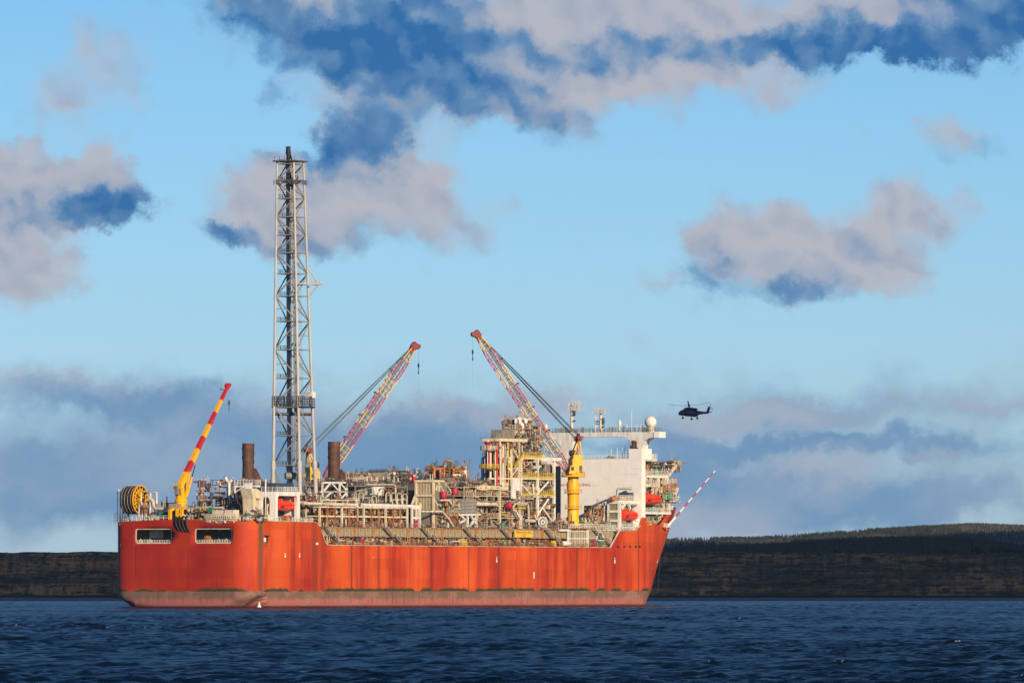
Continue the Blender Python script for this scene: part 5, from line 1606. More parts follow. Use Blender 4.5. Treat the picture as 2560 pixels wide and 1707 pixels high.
# slanted stairs
def stair(px0, px1, where):
    a, m_, b = at(px0, 1317, 22.0), at((px0 + px1) / 2 - 1, 1340, 22.0), at(px1, 1362, 22.0)
    t = thing('deck_stair', 'steep pale stair slanting down from the process deck ' + where, 'stair', (22, b.y, Z_MAIN), 'slanted stairs along the side')
    for p, q in (((a.y, Z_PROC), (m_.y - .6, ZG0 - .1)), ((m_.y + 1.2, ZG0 - .1), (b.y, Z_MAIN))):
        mb, tr, hr = MB(), MB(), MB()
        for v in (21.35, 22.25):
            mb.beam((v, p[0], p[1]), (v, q[0], q[1]), .12, .34); hr.beam((v, p[0], p[1] + 1.1), (v, q[0], q[1] + 1.1), .13)
            for f in (.05, .5, .95):
                x = Vector((v, p[0], p[1])).lerp(Vector((v, q[0], q[1])), f); hr.beam(x, x + Vector((0, 0, 1.1)), .09)
        for i in range(9):
            f = (i + .5) / 9; x = Vector((21.35, p[0], p[1])).lerp(Vector((21.35, q[0], q[1])), f); tr.beam(x, x + Vector((.9, 0, 0)), .34, .06)
        obj('stringer', mb, GREY, t); obj('tread', tr, GRATE, t, kind='stuff'); obj('handrail', hr, WHITE_RUSTY, t)
    mb = MB(); mb.box((21.2, m_.y - .8, ZG0 - .2), (22.3, m_.y + 1.3, ZG0 - .08)); obj('landing', mb, GRATE, t)
for a, b, w_ in ((813, 852, 'beside the step in the red hull'), (961, 1008, 'under the pipe rack end'), (1055, 1102, 'below the louvred intake house'),
                 (1161, 1208, 'below the slatted air cooler'), (1254, 1301, 'aft of the yellow name board'), (1364, 1407, 'between hose wheel and yellow crane'), (1487, 1530, 'nearest the rising red bow')):
    stair(a, b, w_)

# yellow name board
q0, q1 = at(1287, 1325, 22.45), at(1332, 1343, 22.45)
t = thing('name_board', 'yellow name board with dark lettering hung on the beige girder', 'sign', (22.45, q0.y, q1.z))
mb = MB(); mb.box((22.3, q0.y, q1.z), (22.4, q1.y, q0.z)); obj('board', mb, paint('board_yellow', (0.80, 0.48, 0.06), 0, var=.1), t)
mb = MB()
for u in (q0.y + .6, q1.y - .6): mb.beam((21.1, u, q1.z + .4), (22.3, u, q1.z + .4), .12); mb.beam((21.1, u, q0.z - .3), (22.3, u, q0.z - .3), .12)
obj('bracket', mb, GREY, t)

def lettering(text, loc, size, mat, parent, rot, width=None, name='lettering'):
    cu = bpy.data.curves.new(name, 'FONT'); cu.body = text; cu.size = size; cu.extrude = .015; cu.align_x = 'CENTER'; cu.align_y = 'CENTER'; cu.space_character = 1.08
    tmp = fresh(name, cu)
    bpy.context.view_layer.update()
    dg_ = bpy.context.evaluated_depsgraph_get()
    me = bpy.data.meshes.new_from_object(tmp.evaluated_get(dg_))
    bpy.data.objects.remove(tmp)
    o = fresh(name, me)
    if width:
        xs = [v_.co.x for v_ in me.vertices]; f = width / (max(xs) - min(xs))
        for v_ in me.vertices: v_.co.x *= f
    me.materials.clear(); me.materials.append(mat)
    o.parent = parent
    o.location = Vector(loc) - BASE[parent.name]; o.rotation_euler = rot
    return o
INK = paint('sign_ink', (0.06, 0.045, 0.01), 0, var=0)
um = (q0.y + q1.y) / 2; hh = q0.z - q1.z
lettering('TERRA NOVA FPSO', (22.42, um, q0.z - hh * .30), 1.0, INK, t, (R(90), 0, R(90)), (q1.y - q0.y) * .9)
lettering('YQE', (22.42, um, q0.z - hh * .72), .95, INK, t, (R(90), 0, R(90)), (q1.y - q0.y) * .25)

# ------------------------------------------------------------------ pipe rack amidships
ru0, ru1 = at(799, 1290, 18.5).y, at(1018, 1290, 18.5).y
zr0, zr1, zr2 = Z_PROC, at(900, 1291, 18.5).z, at(900, 1268, 18.5).z
t = thing('pipe_rack', 'two storey rust streaked cream pipe rack on the process deck', 'pipe rack', (18.5, ru0, Z_PROC))
n = 12
for i in range(n + 1):
    mb = MB(); u = ru0 + (ru1 - ru0) * i / n
    for v in (18.5, 13.5): mb.beam((v, u, zr0), (v, u, zr2), .55, .5)
    mb.beam((13.5, u, zr1), (18.5, u, zr1), .35); mb.beam((13.5, u, zr2), (18.5, u, zr2), .35)
    obj('cross_frame', mb, RUSTY if i % 3 else CREAM, t)
for z, mat in ((zr1, CREAM), (zr2, WHITE_RUSTY)):
    mb = MB()
    for v in (18.5, 13.5): mb.beam((v, ru0, z), (v, ru1, z), .4, .45)
    obj('beam', mb, mat, t)
mb = MB()
for i in (1, 4, 9, 10):
    u, du = ru0 + (ru1 - ru0) * i / n, (ru1 - ru0) / n
    mb.beam((18.55, u, zr0), (18.55, u + du * .5, zr1), .25); mb.beam((18.55, u + du, zr0), (18.55, u + du * .5, zr1), .25)
obj('brace', mb, RUSTY, t)
pipes_part(t, (11, ru0, zr0 + .2), (17.8, ru1, zr2 - .3), 430, W_RUST, 5, .08, .34)
mb = MB(); mb.box((10.2, ru0, zr0), (10.6, ru1, zr2)); obj('gap_backdrop', mb, DARK, t)  # dark sheet added behind the rack so gaps between pipes look shaded
mb = MB(); mb.pipe([at(905, 1262, 18.2), at(1050, 1266, 18.2)], .52, 10); mb.pipe([at(893, 1264, 18.2), at(893, 1300, 18.2)], .3, 8); obj('header_pipe', mb, WHITE, t)
mb = MB(); mb.pipe([at(757, 1258, 17.5), at(800, 1259, 17.5), at(893, 1262, 17.5)], .48, 10); mb.pipe([at(752, 1259, 16), at(764, 1258, 16)], .7, 10); obj('header_pipe', mb, WHITE_RUSTY, t)
mb = MB()
for px in (805, 815, 828, 838, 856, 868, 880, 892): mb.beam(at(px, 1258, 17), at(px + rnd.uniform(-2, 2), 1251, 17), .25)
mb.beam(at(803, 1250, 17), at(898, 1250, 17), .3); mb.rail([at(868, 1258, 17), at(898, 1258, 17)], 1.6, 1.0, .06, 2)
obj('pipe_support', mb, WHITE_RUSTY, t)
# white portal at the forward end of the rack
t = thing('pipe_portal', 'white two storey portal frame closing the forward end of the pipe rack', 'frame', (19, at(1030, 1300, 19).y, Z_PROC))
mb = MB()
for px in (1030, 1049): mb.beam(at(px, 1269, 19), at(px, 1318, 19), .6)
for py in (1270, 1294): mb.beam(at(1030, py, 19), at(1049, py, 19), .5)
obj('portal', mb, WHITE, t)
mb = MB(); q = at(1039, 1310, 18.6); mb.lathe(q, [(.02, -.9), (.8, -.8), (.8, .8), (.02, .9)], 10); obj('drum', mb, CRED, t)

# white truss frame before the second stack
t = thing('stack_frame', 'white braced truss frame standing in front of the brown exhaust stack', 'frame', (12, at(836, 1250, 12).y, at(836, 1252, 12).z))
mb = MB(); V = 10.0
def Q(px, py): return at(px, py, V)
for a, b in (((806, 1206), (867, 1206)), ((806, 1229), (867, 1229)), ((806, 1206), (806, 1251)), ((867, 1206), (867, 1247)), ((849, 1206), (849, 1248)), ((827, 1206), (808, 1228)), ((827, 1206), (847, 1228)), ((849, 1206), (867, 1228)),
             ((827, 1230), (808, 1250)), ((827, 1230), (846, 1250)), ((867, 1230), (851, 1248)), ((800, 1229), (867, 1229))):
    mb.beam(Q(*a), Q(*b), .42)
obj('truss', mb, WHITE, t)
mb = MB(); clutter(mb, (5, at(800, 1250, 10).y, at(800, 1258, 10).z), (14, at(875, 1250, 12).y, at(800, 1246, 10).z), 60, W_GREY, .07, .2, 9); mb.box((-1, at(800, 1250, 8).y, Z_PROC), (15, at(872, 1250, 12).y, at(800, 1258, 10).z), 4); obj('plinth', mb, PAL, t)
t = thing('aft_skid', 'dark grey equipment skid behind the rusty header pipe near the flare tower', 'skid', (8, at(760, 1250, 12).y, Z_PROC))
u0, u1 = at(750, 1260, 14).y, at(806, 1260, 14).y
mb = MB(); mb.box((-8, u0 - 8, Z_PROC), (9, u1, at(760, 1244, 10).z)); obj('house', mb, GREY, t)
pipes_part(t, (8, u0 - 6, Z_PROC), (15, u1, at(760, 1238, 12).z), 140, W_MIX, 31)
mb = MB(); mb.box((atu(618, 1206, 26).x, 26, Z_STERN), (atu(690, 1206, 26).x, 36, atu(660, 1207, 26).z)); obj('tank_house', mb, NAVY, t)
pipes_part(t, (-10, 24, Z_STERN), (10, 36, at(660, 1200, 0).z), 90, W_GREY, 33)
mb = MB(); q = at(806, 1249, 12.5); mb.lathe(q, [(.02, -1.0), (.6, -.9), (.5, .2), (.2, .5), (.2, .9), (.02, 1)], 8); obj('green_valve', mb, GREEN, t)

# ------------------------------------------------------------------ process modules
def module(label, px0, px1, pys, v0, v1, col_mat, seed, dens, weights, nu=3, nv=2, rail_mat=None, w=.32, brace=True, rmin=.055, rmax=.2, top_pad=2.2):
    u0, u1 = at(px0, pys[0], v1).y, at(px1, pys[0], v1).y
    zs = [Z_PROC] + [at((px0 + px1) / 2, py, v1).z for py in pys]
    t = thing('process_module', label, 'process module', ((v0 + v1) / 2, u0, Z_PROC))
    frame(t, v0, v1, u0, u1, zs, col_mat, nu, nv, w, brace, None, rail_mat, seed)
    for i, (a, b) in enumerate(zip(zs, zs[1:] + [zs[-1] + top_pad])):
        pipes_part(t, (v0 + .3, u0 - .3, a + .3), (v1 + .8, u1, b - .2), dens, weights, seed * 10 + i, rmin, rmax)
        # dark box added to stand in for shade behind the pipes, then inner equipment
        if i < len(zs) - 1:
            mb = MB(); mb.box((v0 + 1, u0 + .6, a + .25), (v1 - 3.2, u1 - .6, b - .1)); obj('dark_core', mb, DARK, t)
        r_ = random.Random(seed * 7 + i)
        for _ in range(3):
            u = r_.uniform(u0 + 2, u1 - 2); v = r_.uniform(v0 + 2, v1 - 1.0)
            if r_.random() < .5:
                rr_ = min((b - a) * .36, r_.uniform(.6, 1.4)); vessel(t, (v, u, a + rr_ + .5), rr_, r_.uniform(3, 7), r_.choice('xy'), r_.choice((SILVER, PALE, GREY, CREAM)))
            else:
                hgt = (b - a) * r_.uniform(.45, .8); mb = MB(); mb.box((v - r_.uniform(.8, 2), u - r_.uniform(1, 2.2), a + .2), (v + r_.uniform(.8, 2), u + r_.uniform(1, 2.2), a + .2 + hgt)); obj('cabinet', mb, r_.choice((GREY, TAN, DARK, BEIGE)), t)
    return t, u0, u1, zs

t, u0, u1, zs = module('grey generator module with white lagged tank and rows of hairpin pipes', 888, 1018, (1258, 1216), -6, 13, GREY, 3, 190, W_GREY, 4, 2, GREY, .3)
a, b = at(933, 1236, 13), at(959, 1217, 13); mb = MB(); mb.prism([(a.y + .8, a.z), (b.y - .4, a.z - .3), (b.y, b.z), (a.y - .3, b.z)], 10, 13.2, axis='x'); obj('white_tank', mb, WHITE, t)
q = at(922, 1228, 13); mb = MB(); mb.box((q.x - 3, q.y - 2, q.z - 2), (q.x, q.y + 2.6, q.z + 2.2)); obj('grey_tank', mb, PALE, t)
for k_, (px, py) in enumerate([(970, 1232), (984, 1232), (998, 1233), (1012, 1235), (986, 1249), (999, 1249), (1011, 1249), (935, 1240), (902, 1232), (928, 1250)]):
    q = at(px, py, 13.8); mb = MB(); h_ = 2.6 if k_ < 4 else 2.0; wv = 1.3
    mb.pipe([q + Vector((0, -wv, -h_)), q + Vector((0, -wv, -.4)), q + Vector((0, -wv * .6, 0)), q + Vector((0, wv * .6, 0)), q + Vector((0, wv, -.4)), q + Vector((0, wv, -h_))], .22, 8); obj('hairpin_pipe', mb, SILVER, t)
mb = MB(); mb.pipe([at(917, 1211, 13.5), at(982, 1211, 13.5), at(988, 1214, 13.5), at(989, 1222, 13.5), at(989, 1232, 13.5)], .3, 8); obj('long_pipe', mb, SILVER, t)
mb = MB(); a, b = at(926, 1190, 6), at(966, 1178, 6)
mb.box((3.4, a.y, a.z - 3), (6, b.y, b.z)); mb.prism([(a.y - .5, b.z), (b.y, b.z), (b.y + 3, a.z - 2), (b.y + 3, a.z - 4), (a.y - .5, a.z - 3)], 5.8, 6.2, axis='x'); obj('engine_house', mb, TAN, t)
mb = MB(); mb.rail([at(923, 1179, 6), at(966, 1178, 6)], .6, 1.5, .1, 1); mb.beam(at(922, 1178, 6.5), at(965, 1177, 6.5), .35); obj('roof_rail', mb, NAVY, t)
mb = MB(); a = at(898, 1192, 6); mb.box((3, a.y - 4, a.z - 2.5), (6, a.y + 6, a.z)); clutter(mb, (0, a.y - 4, a.z - 2), (7, a.y + 6, a.z + 1.2), 60, W_GREY, .07, .2, 77); obj('filter_house', mb, PAL, t)
mb = MB(); mb.tube(at(868, 1201, 8), at(910, 1199, 8), 1.0, n=12); obj('exhaust_duct', mb, PALE, t)
for px, top in ((1026, 1192), (1035, 1185)):
    mb = MB(); mb.tube(at(px, 1202, 6), at(px, top, 6), .42, n=8); obj('vent_stack', mb, CRED, t)
    mb = MB(); mb.tube(at(px, top + 5, 6), at(px, top + 2.5, 6), .46, n=8); obj('vent_band', mb, WHITE, t)
for px in (915, 918, 929, 940, 944, 958, 969, 972, 985, 995):
    mb = MB(); mb.pipe([at(px, 1206, 12), at(px, 1190 + rnd.random() * 4, 12)], .18, 6); obj('vent_pipe', mb, CREAM, t)
mb = MB(); a = at(990, 1200, 4); mb.box((-8, a.y, Z_PROC), (4, a.y + 15, a.z + .5)); obj('switch_house', mb, DARK, t)
mb = MB(); a = at(992, 1195, 5); clutter(mb, (-3, a.y - 2, a.z - 1), (5, a.y + 16, a.z + 2.2), 80, W_GREY, .07, .2, 78); obj('roof_pipework', mb, PAL, t, kind='stuff')

# louvred cooling tower block with cream frame
lv1 = 16.0
c_ = at(1084, 1202, lv1); cu = c_.y
lv0 = atu(1041, 1202, cu).x
cend = at(1118, 1202, lv1).y
zt, zm, zb_ = c_.z, at(1084, 1238, lv1).z, at(1084, 1276, lv1).z
t = thing('louvre_house', 'tall louvred intake house in a cream frame amidships', 'intake house', ((lv0 + lv1) / 2, cu, Z_PROC))
mb = MB(); mb.box((lv0, cu + .15, Z_PROC + 1), (lv1 - .1, cend, zt - .3)); obj('casing', mb, TAN, t)
for (za, zb2) in ((zm + .4, zt - .4), (zb_ + .2, zm - .5)):
    mb = MB()
    ns = 11
    for i in range(ns):
        v = lv0 + .35 + (lv1 - lv0 - .7) * i / (ns - 1); mb.box((v - .08, cu - .18, za), (v + .08, cu + .0, zb2))
    obj('louver_bank', mb, CREAM, t)
    mb = MB(); mb.box((lv0 + .1, cu + .02, za), (lv1 - .1, cu + .17, zb2)); obj('louver_tray', mb, DARK, t)
mb = MB()
for v in (lv0, lv1): mb.beam((v, cu - .2, Z_PROC), (v, cu - .2, zt), .6)
for z in (zt, zm, ): mb.beam((lv0 - .3, cu - .22, z), (lv1 + .3, cu - .22, z), .7)
mb.beam((lv1, cu, zt), (lv1, cend - 2, zt), .6)
for a, b in (((1093, 1204), (1111, 1233)), ((1094, 1213), (1089, 1226)), ((1098, 1206), (1098, 1228)), ((1113, 1206), (1115, 1214)), ((1119, 1215), (1128, 1233)), ((1087, 1250), (1094, 1264)), ((1099, 1255), (1099, 1266))): mb.beam(at(a[0], a[1], lv1 + .1), at(b[0], b[1], lv1 + .1), .38)
mb.beam((lv0 - .2, cu - .2, zm), (lv0 - 1.6, cu - .6, at(1034, 1262, 10).z - 1), .6)
obj('frame', mb, CREAM, t)
pipes_part(t, (lv0, cu + 2, Z_PROC), (lv1 + 1.6, cend + 6, zm - 1), 150, W_RUST, 41)
mb = MB(); mb.pipe([at(1051, 1278, 18), at(1105, 1278, 18), at(1112, 1285, 18), at(1123, 1298, 18), at(1134, 1316, 18)], .3, 8); mb.pipe([at(1103, 1250, 18), at(1122, 1250, 18), at(1132, 1264, 18)], .3, 8); obj('long_pipe', mb, WHITE_RUSTY, t)
for px, py, s_, l_ in ((1109, 1237, 1.0, 'dark red drum beside the tan box tank behind the louvred house'), (1137, 1229, 1.0, 'bright red drum at the foot of the rust orange module'), (1272, 1264, .9, 'dark red drum among cream pipes forward of the air cooler')):
    q = at(px, py, 17); tt_ = thing('fire_drum', l_, 'drum', tuple(q), 'red drums')
    mb = MB(); mb.lathe(q, [(.02, -s_), (.9, -s_), (1.0, -s_ * .7), (1.0, s_ * .7), (.9, s_), (.02, s_)], 12, axis='x' if px > 1200 else 'z'); obj('drum', mb, MAGENTA, tt_)
q = at(1050, 1262, 17.5); tt_ = thing('work_lamp', 'bright yellow work lamp at the corner of the white portal frame', 'lamp', tuple(q)); mb = MB(); mb.lathe(q, [(.02, -.5), (.5, -.3), (.35, .6), (.02, .8)], 8); obj('lamp', mb, SAFETY, tt_)

# big grey tank box and rusty pipe arch on it
t = thing('treatment_tank', 'large dull tan box tank with a rusty inverted U pipe on its roof', 'tank', (3, at(1064, 1230, 8).y, Z_PROC))
a = at(1120, 1194, 8); b = a + Vector((0, 11, 0))
mb = MB(); mb.box((.2, a.y, Z_PROC), (8, b.y - 6, a.z)); obj('tank', mb, TAN, t)
mb = MB(); mb.rail([(8, a.y, a.z), (8, b.y - 6, a.z)], 1.0, 2, .05, 2); mb.beam(at(1053, 1190, 6), at(1068, 1189, 6), .25); mb.beam(at(1073, 1176, 6), at(1092, 1176, 6), .35); obj('roof_rail', mb, DARK, t)
mb = MB(); mb.pipe([at(1110, 1196, 6), at(1110, 1163, 6), at(1113, 1154, 6), at(1117, 1151, 6), at(1124, 1151, 6), at(1128, 1154, 6), at(1131, 1162, 6), at(1132, 1200, 6)], .42, 8); obj('arch_pipe', mb, RUSTY, t)
mb = MB(); mb.pipe([at(1077, 1161, 6), at(1084, 1172, 6), at(1108, 1171, 6)], .4, 8); mb.pipe([at(1085, 1172, 6), at(1086, 1194, 6)], .4, 8); mb.pipe([at(1100, 1172, 6), at(1101, 1194, 6)], .4, 8); obj('vent_header', mb, ORANGE, t)

t, u0, u1, zs = module('rust orange framed module with a railed top platform and white tie braces', 1134, 1169, (1262, 1240, 1206, 1177), -2, 8, ORANGE, 8, 60, W_RUST, 1, 1, GREY, .38, True, .07, .22, 1.6)
mb = MB(); mb.beam(at(1134, 1187, 8.3), at(1160, 1187, 8.3), .55); mb.beam(at(1157, 1190, 8.3), at(1164, 1174, 8.3), .7); mb.beam(at(1165, 1176, 8.4), at(1168, 1230, 8.4), .35); obj('tie_brace', mb, WHITE, t)

# slatted cooler on white legs
cv = 17.0; a, b, c2 = at(1120, 1262, cv), at(1189, 1246, cv), at(1150, 1285, cv)
t = thing('air_cooler', 'grey air cooler of horizontal slats standing on white braced legs', 'cooler', (cv - 4, a.y, Z_PROC))
mb = MB(); mb.box((cv - 8, a.y, c2.z), (cv - .1, b.y, at(1150, 1246, cv).z)); obj('dark_core', mb, DARK, t)
zc0, zc1 = c2.z, at(1150, 1246, cv).z
m0 = MB(); m0.box((cv - .1, a.y, zc0), (cv + .12, b.y, zc0 + .24)); m0.box((cv - 8, a.y - .2, zc0), (cv - .11, a.y, zc0 + .24)); sl = obj('slat', m0, PALE, t)
for i in range(1, 11):
    c3 = sl.copy(); scene.collection.objects.link(c3); c3.location = Vector((0, 0, (zc1 - zc0) * i / 11))
mb = MB()
for f in (0, .45, .6, 1): mb.beam((cv + .15, a.y + (b.y - a.y) * f, zc0), (cv + .15, a.y + (b.y - a.y) * f, zc1), .28)
obj('post', mb, GREY, t)
mb = MB(); V = cv
for p, q in (((1119, 1287), (1200, 1286)), ((1169, 1287), (1169, 1317)), ((1176, 1287), (1193, 1317)), ((1193, 1288), (1174, 1316)), ((1190, 1287), (1191, 1317)), ((1152, 1289), (1163, 1299)), ((1163, 1299), (1150, 1306)), ((1120, 1287), (1120, 1318))): mb.beam(at(*p, V), at(*q, V), .5)
obj('leg_frame', mb, WHITE, t)
pipes_part(t, (8, a.y, Z_PROC), (16.5, b.y, c2.z), 90, W_MIX, 51)

t, u0, u1, zs = module('dense separation module of cream pipes and valves before the tall module', 1160, 1302, (1294, 1264, 1240, 1218), -4, 15.5, FRAME_TAN, 12, 240, W_MIX, 5, 2, CREAM, .3)
for px, py, L in ((1215, 1260, 12.5), (1303, 1260, 5.0)): vessel(t, tuple(at(px, py, 16.8)), .62, L, 'y', WHITE_RUSTY, 'white_vessel')
mb = MB(); a, b = at(1198, 1219, 16), at(1262, 1219, 16)
for py in (1216, 1222): mb.beam(at(1196, py, 16), at(1264, py, 16), .5)
for px in (1196, 1208, 1221, 1236, 1250, 1264): mb.beam(at(px, 1215, 16), at(px, 1223, 16), .8, .8)
q = at(1259, 1217, 16); mb.box((15, q.y - 2.5, q.z - 1), (16.2, q.y + 2.5, q.z + 1.2)); obj('vierendeel_beam', mb, CREAM, t)
mb = MB()
for px in (1205, 1213, 1221, 1232): mb.pipe([at(px, 1214, 12), at(px, 1206, 12)], .16, 6)
obj('vent_pipe', mb, CREAM, t)
mb = MB(); mb.pipe([at(1281, 1270, 17.2), at(1288, 1259, 17.2), at(1318, 1259, 17.2), at(1321, 1264, 17.2), at(1322, 1310, 17.2)], .35, 8); mb.pipe([at(1316, 1301, 17.6), at(1338, 1302, 17.6), at(1340, 1318, 17.6)], .55, 8); obj('long_pipe', mb, SILVER, t)
mb = MB(); mb.beam(at(1287, 1275, 17), at(1299, 1298, 17), .9, .5); obj('white_chute', mb, WHITE, t)
mb = MB(); q = at(1257, 1310, 18); mb.lathe(q, [(.02, -.8), (.8, -.7), (.8, .3), (.3, .8), (.02, .9)], 10); obj('green_tank', mb, GREEN, t)

# ------------------------------------------------------------------ the tall compression module
t = thing('compression_tower', 'tallest process tower with yellow railed floors, silver vessels and a grey box on top', 'process module', (8, at(1300, 1318, 16).y, Z_PROC))
V1, V0 = 16.0, 3.0
uA, uB, uC = at(1244, 1210, V1).y, at(1302, 1240, V1).y, at(1385, 1240, V1).y
zf = {p: at(1340, p, V1).z for p in (1100, 1145, 1196, 1240, 1285, 1060)}
zA = at(1280, 1100, V1).z
cb, bb, br = MB(), MB(), MB()
for u in (uB, (uB + uC) / 2, uC):
    for v in (V0, V1): cb = MB(); cb.beam((v, u, Z_PROC), (v, u, zf[1145]), .7); obj('column', cb, WHITE, t)
for u in (uA + 1.5, uB - 1):
    for v in (V1 - 5, V1): cb = MB(); cb.beam((v, u, Z_PROC), (v, u, zA), .42); obj('column', cb, CREAM, t)
for p in (1145, 1196, 1240):
    for v in (V0, V1): bb.beam((v, uB, zf[p]), (v, uC, zf[p]), .5, .7)
    for u in (uB, uC): bb.beam((V0, u, zf[p]), (V1, u, zf[p]), .5, .7)
bb.beam((V1, uA, zA), (V1, at(1316, 1100, V1).y, zA), .7, .9); bb.beam((V1 - 5, uA, zA), (V1, uA, zA), .7, .9)
bb.beam(at(1221, 1196, V1), at(1300, 1196, V1), .5); bb.beam(at(1307, 1146, V1 + .3), at(1296, 1168, V1 + .3), .5); bb.beam(at(1278, 1118, V1 + .3), at(1278, 1215, V1 + .3), .55); bb.beam(at(1296, 1168, V1 + .3), at(1297, 1200, V1 + .3), .5)
bb.beam(at(1269, 1170, V1), at(1298, 1170, V1), .5); bb.beam(at(1280, 1119, V1 + .3), at(1295, 1146, V1 + .3), .45); bb.beam(at(1268, 1140, V1), at(1280, 1152, V1), .35)
bb.beam(at(1280, 1187, V1), at(1293, 1171, V1), .4); bb.beam(at(1270, 1171, V1), at(1278, 1180, V1), .35)
obj('beam', bb, CREAM, t)
for a, b in (((1305, 1212), (1327, 1236)), ((1371, 1204), (1340, 1238)), ((1371, 1247), (1357, 1267)), ((1356, 1268), (1342, 1291)), ((1357, 1270), (1385, 1310)), ((1333, 1280), (1344, 1304)), ((1332, 1209), (1335, 1236))): br = MB(); br.tube(at(*a, V1 + .5), at(*b, V1 + .5), .30, n=8); obj('brace', br, WHITE, t)
for p, mat in ((1145, SAFETY), (1196, SAFETY), (1240, SAFETY)):
    u1_ = uC if p > 1150 else at(1362, 1145, V1).y
    mb = MB(); mb.box((V0, uB + .2, zf[p] + .36), (V1 + .2, u1_, zf[p] + .5)); fl = obj('floor', mb, GRATE, t)
    mb = MB(); mb.rail([(V0, uB - .1, zf[p] + .5), (V1 + .4, uB - .1, zf[p] + .5), (V1 + .4, u1_, zf[p] + .5)], 1.25, 1.2, .05, 3); mb.beam((V1 + .42, uB, zf[p] + .45), (V1 + .42, u1_, zf[p] + .45), .1, .4); obj('railing', mb, mat, fl)
mb = MB(); mb.box((V1 - 6, uA, zA + .46), (V1, at(1318, 1100, V1).y, zA + .6)); obj('floor', mb, GRATE, t)
mb = MB()                                           # yellow stair between the upper floors
for o_ in (0, 1.1):
    mb.beam(at(1287, 1166, V1 + .2 + o_), at(1311, 1136, V1 + .2 + o_), .2, .4); mb.beam(at(1287, 1160, V1 + .2 + o_), at(1311, 1130, V1 + .2 + o_), .15)
for i in range(10): mb.beam(at(1288 + i * 2.4, 1165 - i * 3, V1 + .2), at(1288 + i * 2.4, 1165 - i * 3, V1 + 1.3), .3, .1)
mb.rail([at(1270, 1170, V1 + .4), at(1296, 1170, V1 + .4)], 1.3, 1.2, .08, 3)
obj('stair', mb, SAFETY, t)
for px, r, L, mat in ((1318, 1.7, 4.2, SILVER), (1332, 1.5, 4.6, PALE), (1345, 1.2, 4.0, SILVER)): vessel(t, tuple(at(px, 1169, 13.0)), r, L, 'z', mat, 'silver_vessel', 16)
mb = MB(); a, b = at(1360, 1192, 14.5), at(1379, 1160, 14.5); mb.box((11, a.y, a.z), (14.5, b.y, b.z)); obj('grey_cabinet', mb, GREY, t)
mb = MB(); a, b = at(1378, 1312, 10), at(1402, 1165, 10); mb.box((-2, a.y, Z_PROC), (10, b.y, b.z)); obj('shaft_wall', mb, DARK, t)
mb = MB(); a = at(1338, 1142, 14); mb.box((4, a.y - 6, a.z + .2), (14, a.y + 6, a.z + .6)); mb.beam(at(1352, 1148, V1), at(1400, 1148, V1), 1.3, 1.0); obj('white_soffit', mb, WHITE, t)
mb = MB(); a, b = at(1257, 1099, V1), at(1289, 1075, V1); mb.box((V1 - 4, a.y, a.z), (V1 - .3, b.y, b.z)); obj('roof_box', mb, TAN, t)
mb = MB(); a = at(1243, 1094, 15); mb.box((14, a.y - 1.5, a.z - 2), (15.5, a.y + 1.5, a.z + 1.2)); mb.rail([at(1246, 1096, 15), at(1257, 1096, 15)], 1.5, .8, .07, 3); obj('roof_cabinet', mb, GREY, t)
mb = MB(); a, b = at(1279, 1226, V1 + .6), at(1299, 1196, V1 + .6); mb.box((V1 + .3, a.y, a.z), (V1 + .9, b.y, b.z)); c3 = at(1279, 1246, V1 + .6); mb.box((V1 + .3, a.y, c3.z), (V1 + .9, a.y + (b.y - a.y) * .45, a.z + .1)); obj('white_panel', mb, WHITE, t)
for px, mat, r, yt in ((1238, CREAM, .2, 1120), (1241.5, CRED, .42, 1120), (1251, CREAM, .36, 1116), (1257, CREAM, .34, 1116), (1262, SILVER, .26, 1116), (1271, SAFETY, .14, 1108)):
    mb = MB(); mb.pipe([at(px, 1214, V1 + .2), at(px, yt, V1 + .2), at(px + 1, yt - 4, V1 - .6)], r, 8); obj('riser_pipe', mb, mat, t)
mb = MB(); mb.pipe([at(1239, 1121, V1 + .2), at(1250, 1118, V1 + .2)], .45, 8); obj('red_manifold', mb, CRED, t)
mb = MB(); mb.box((V1 - 4.4, uA + 1, Z_PROC + 14), (V1 - 2.9, uB - 1, zA - .3)); obj('inner_core', mb, DARK, t)
pipes_part(t, (V1 - 2.7, uA + 1, at(1270, 1214, V1).z), (V1 + .2, uB, zA), 170, W_MIX, 61, .05, .16, bias=(.5, 1, 2.4))
pipes_part(t, (8, uB, zf[1240]), (V1, uC, zf[1196]), 160, W_LITE, 62, .07, .26)
pipes_part(t, (8, uB, zf[1196] + .3), (V1, uC - 4, zf[1145]), 110, W_LITE, 63, .07, .26)
pipes_part(t, (6, uB - 3, Z_PROC), (V1 + .6, uC, zf[1240]), 330, W_MIX, 64, .07, .28)
pipes_part(t, (6, uB - 1, zf[1145] + .4), (V1, at(1362, 1145, V1).y, zf[1100] + 1), 170, W_MIX, 65, .07, .24, bias=(.7, 1, 1.6))
mb = MB(); mb.box((4, uB, Z_PROC), (7.5, uC, zf[1196])); obj('gap_backdrop', mb, DARK, t)  # dark backing added to give the pipe gaps their shade
mb = MB(); mb.box((4, uB + 1, zf[1145]), (8, at(1350, 1145, V1).y, zf[1100] - 1)); obj('gap_backdrop', mb, GREY, t)
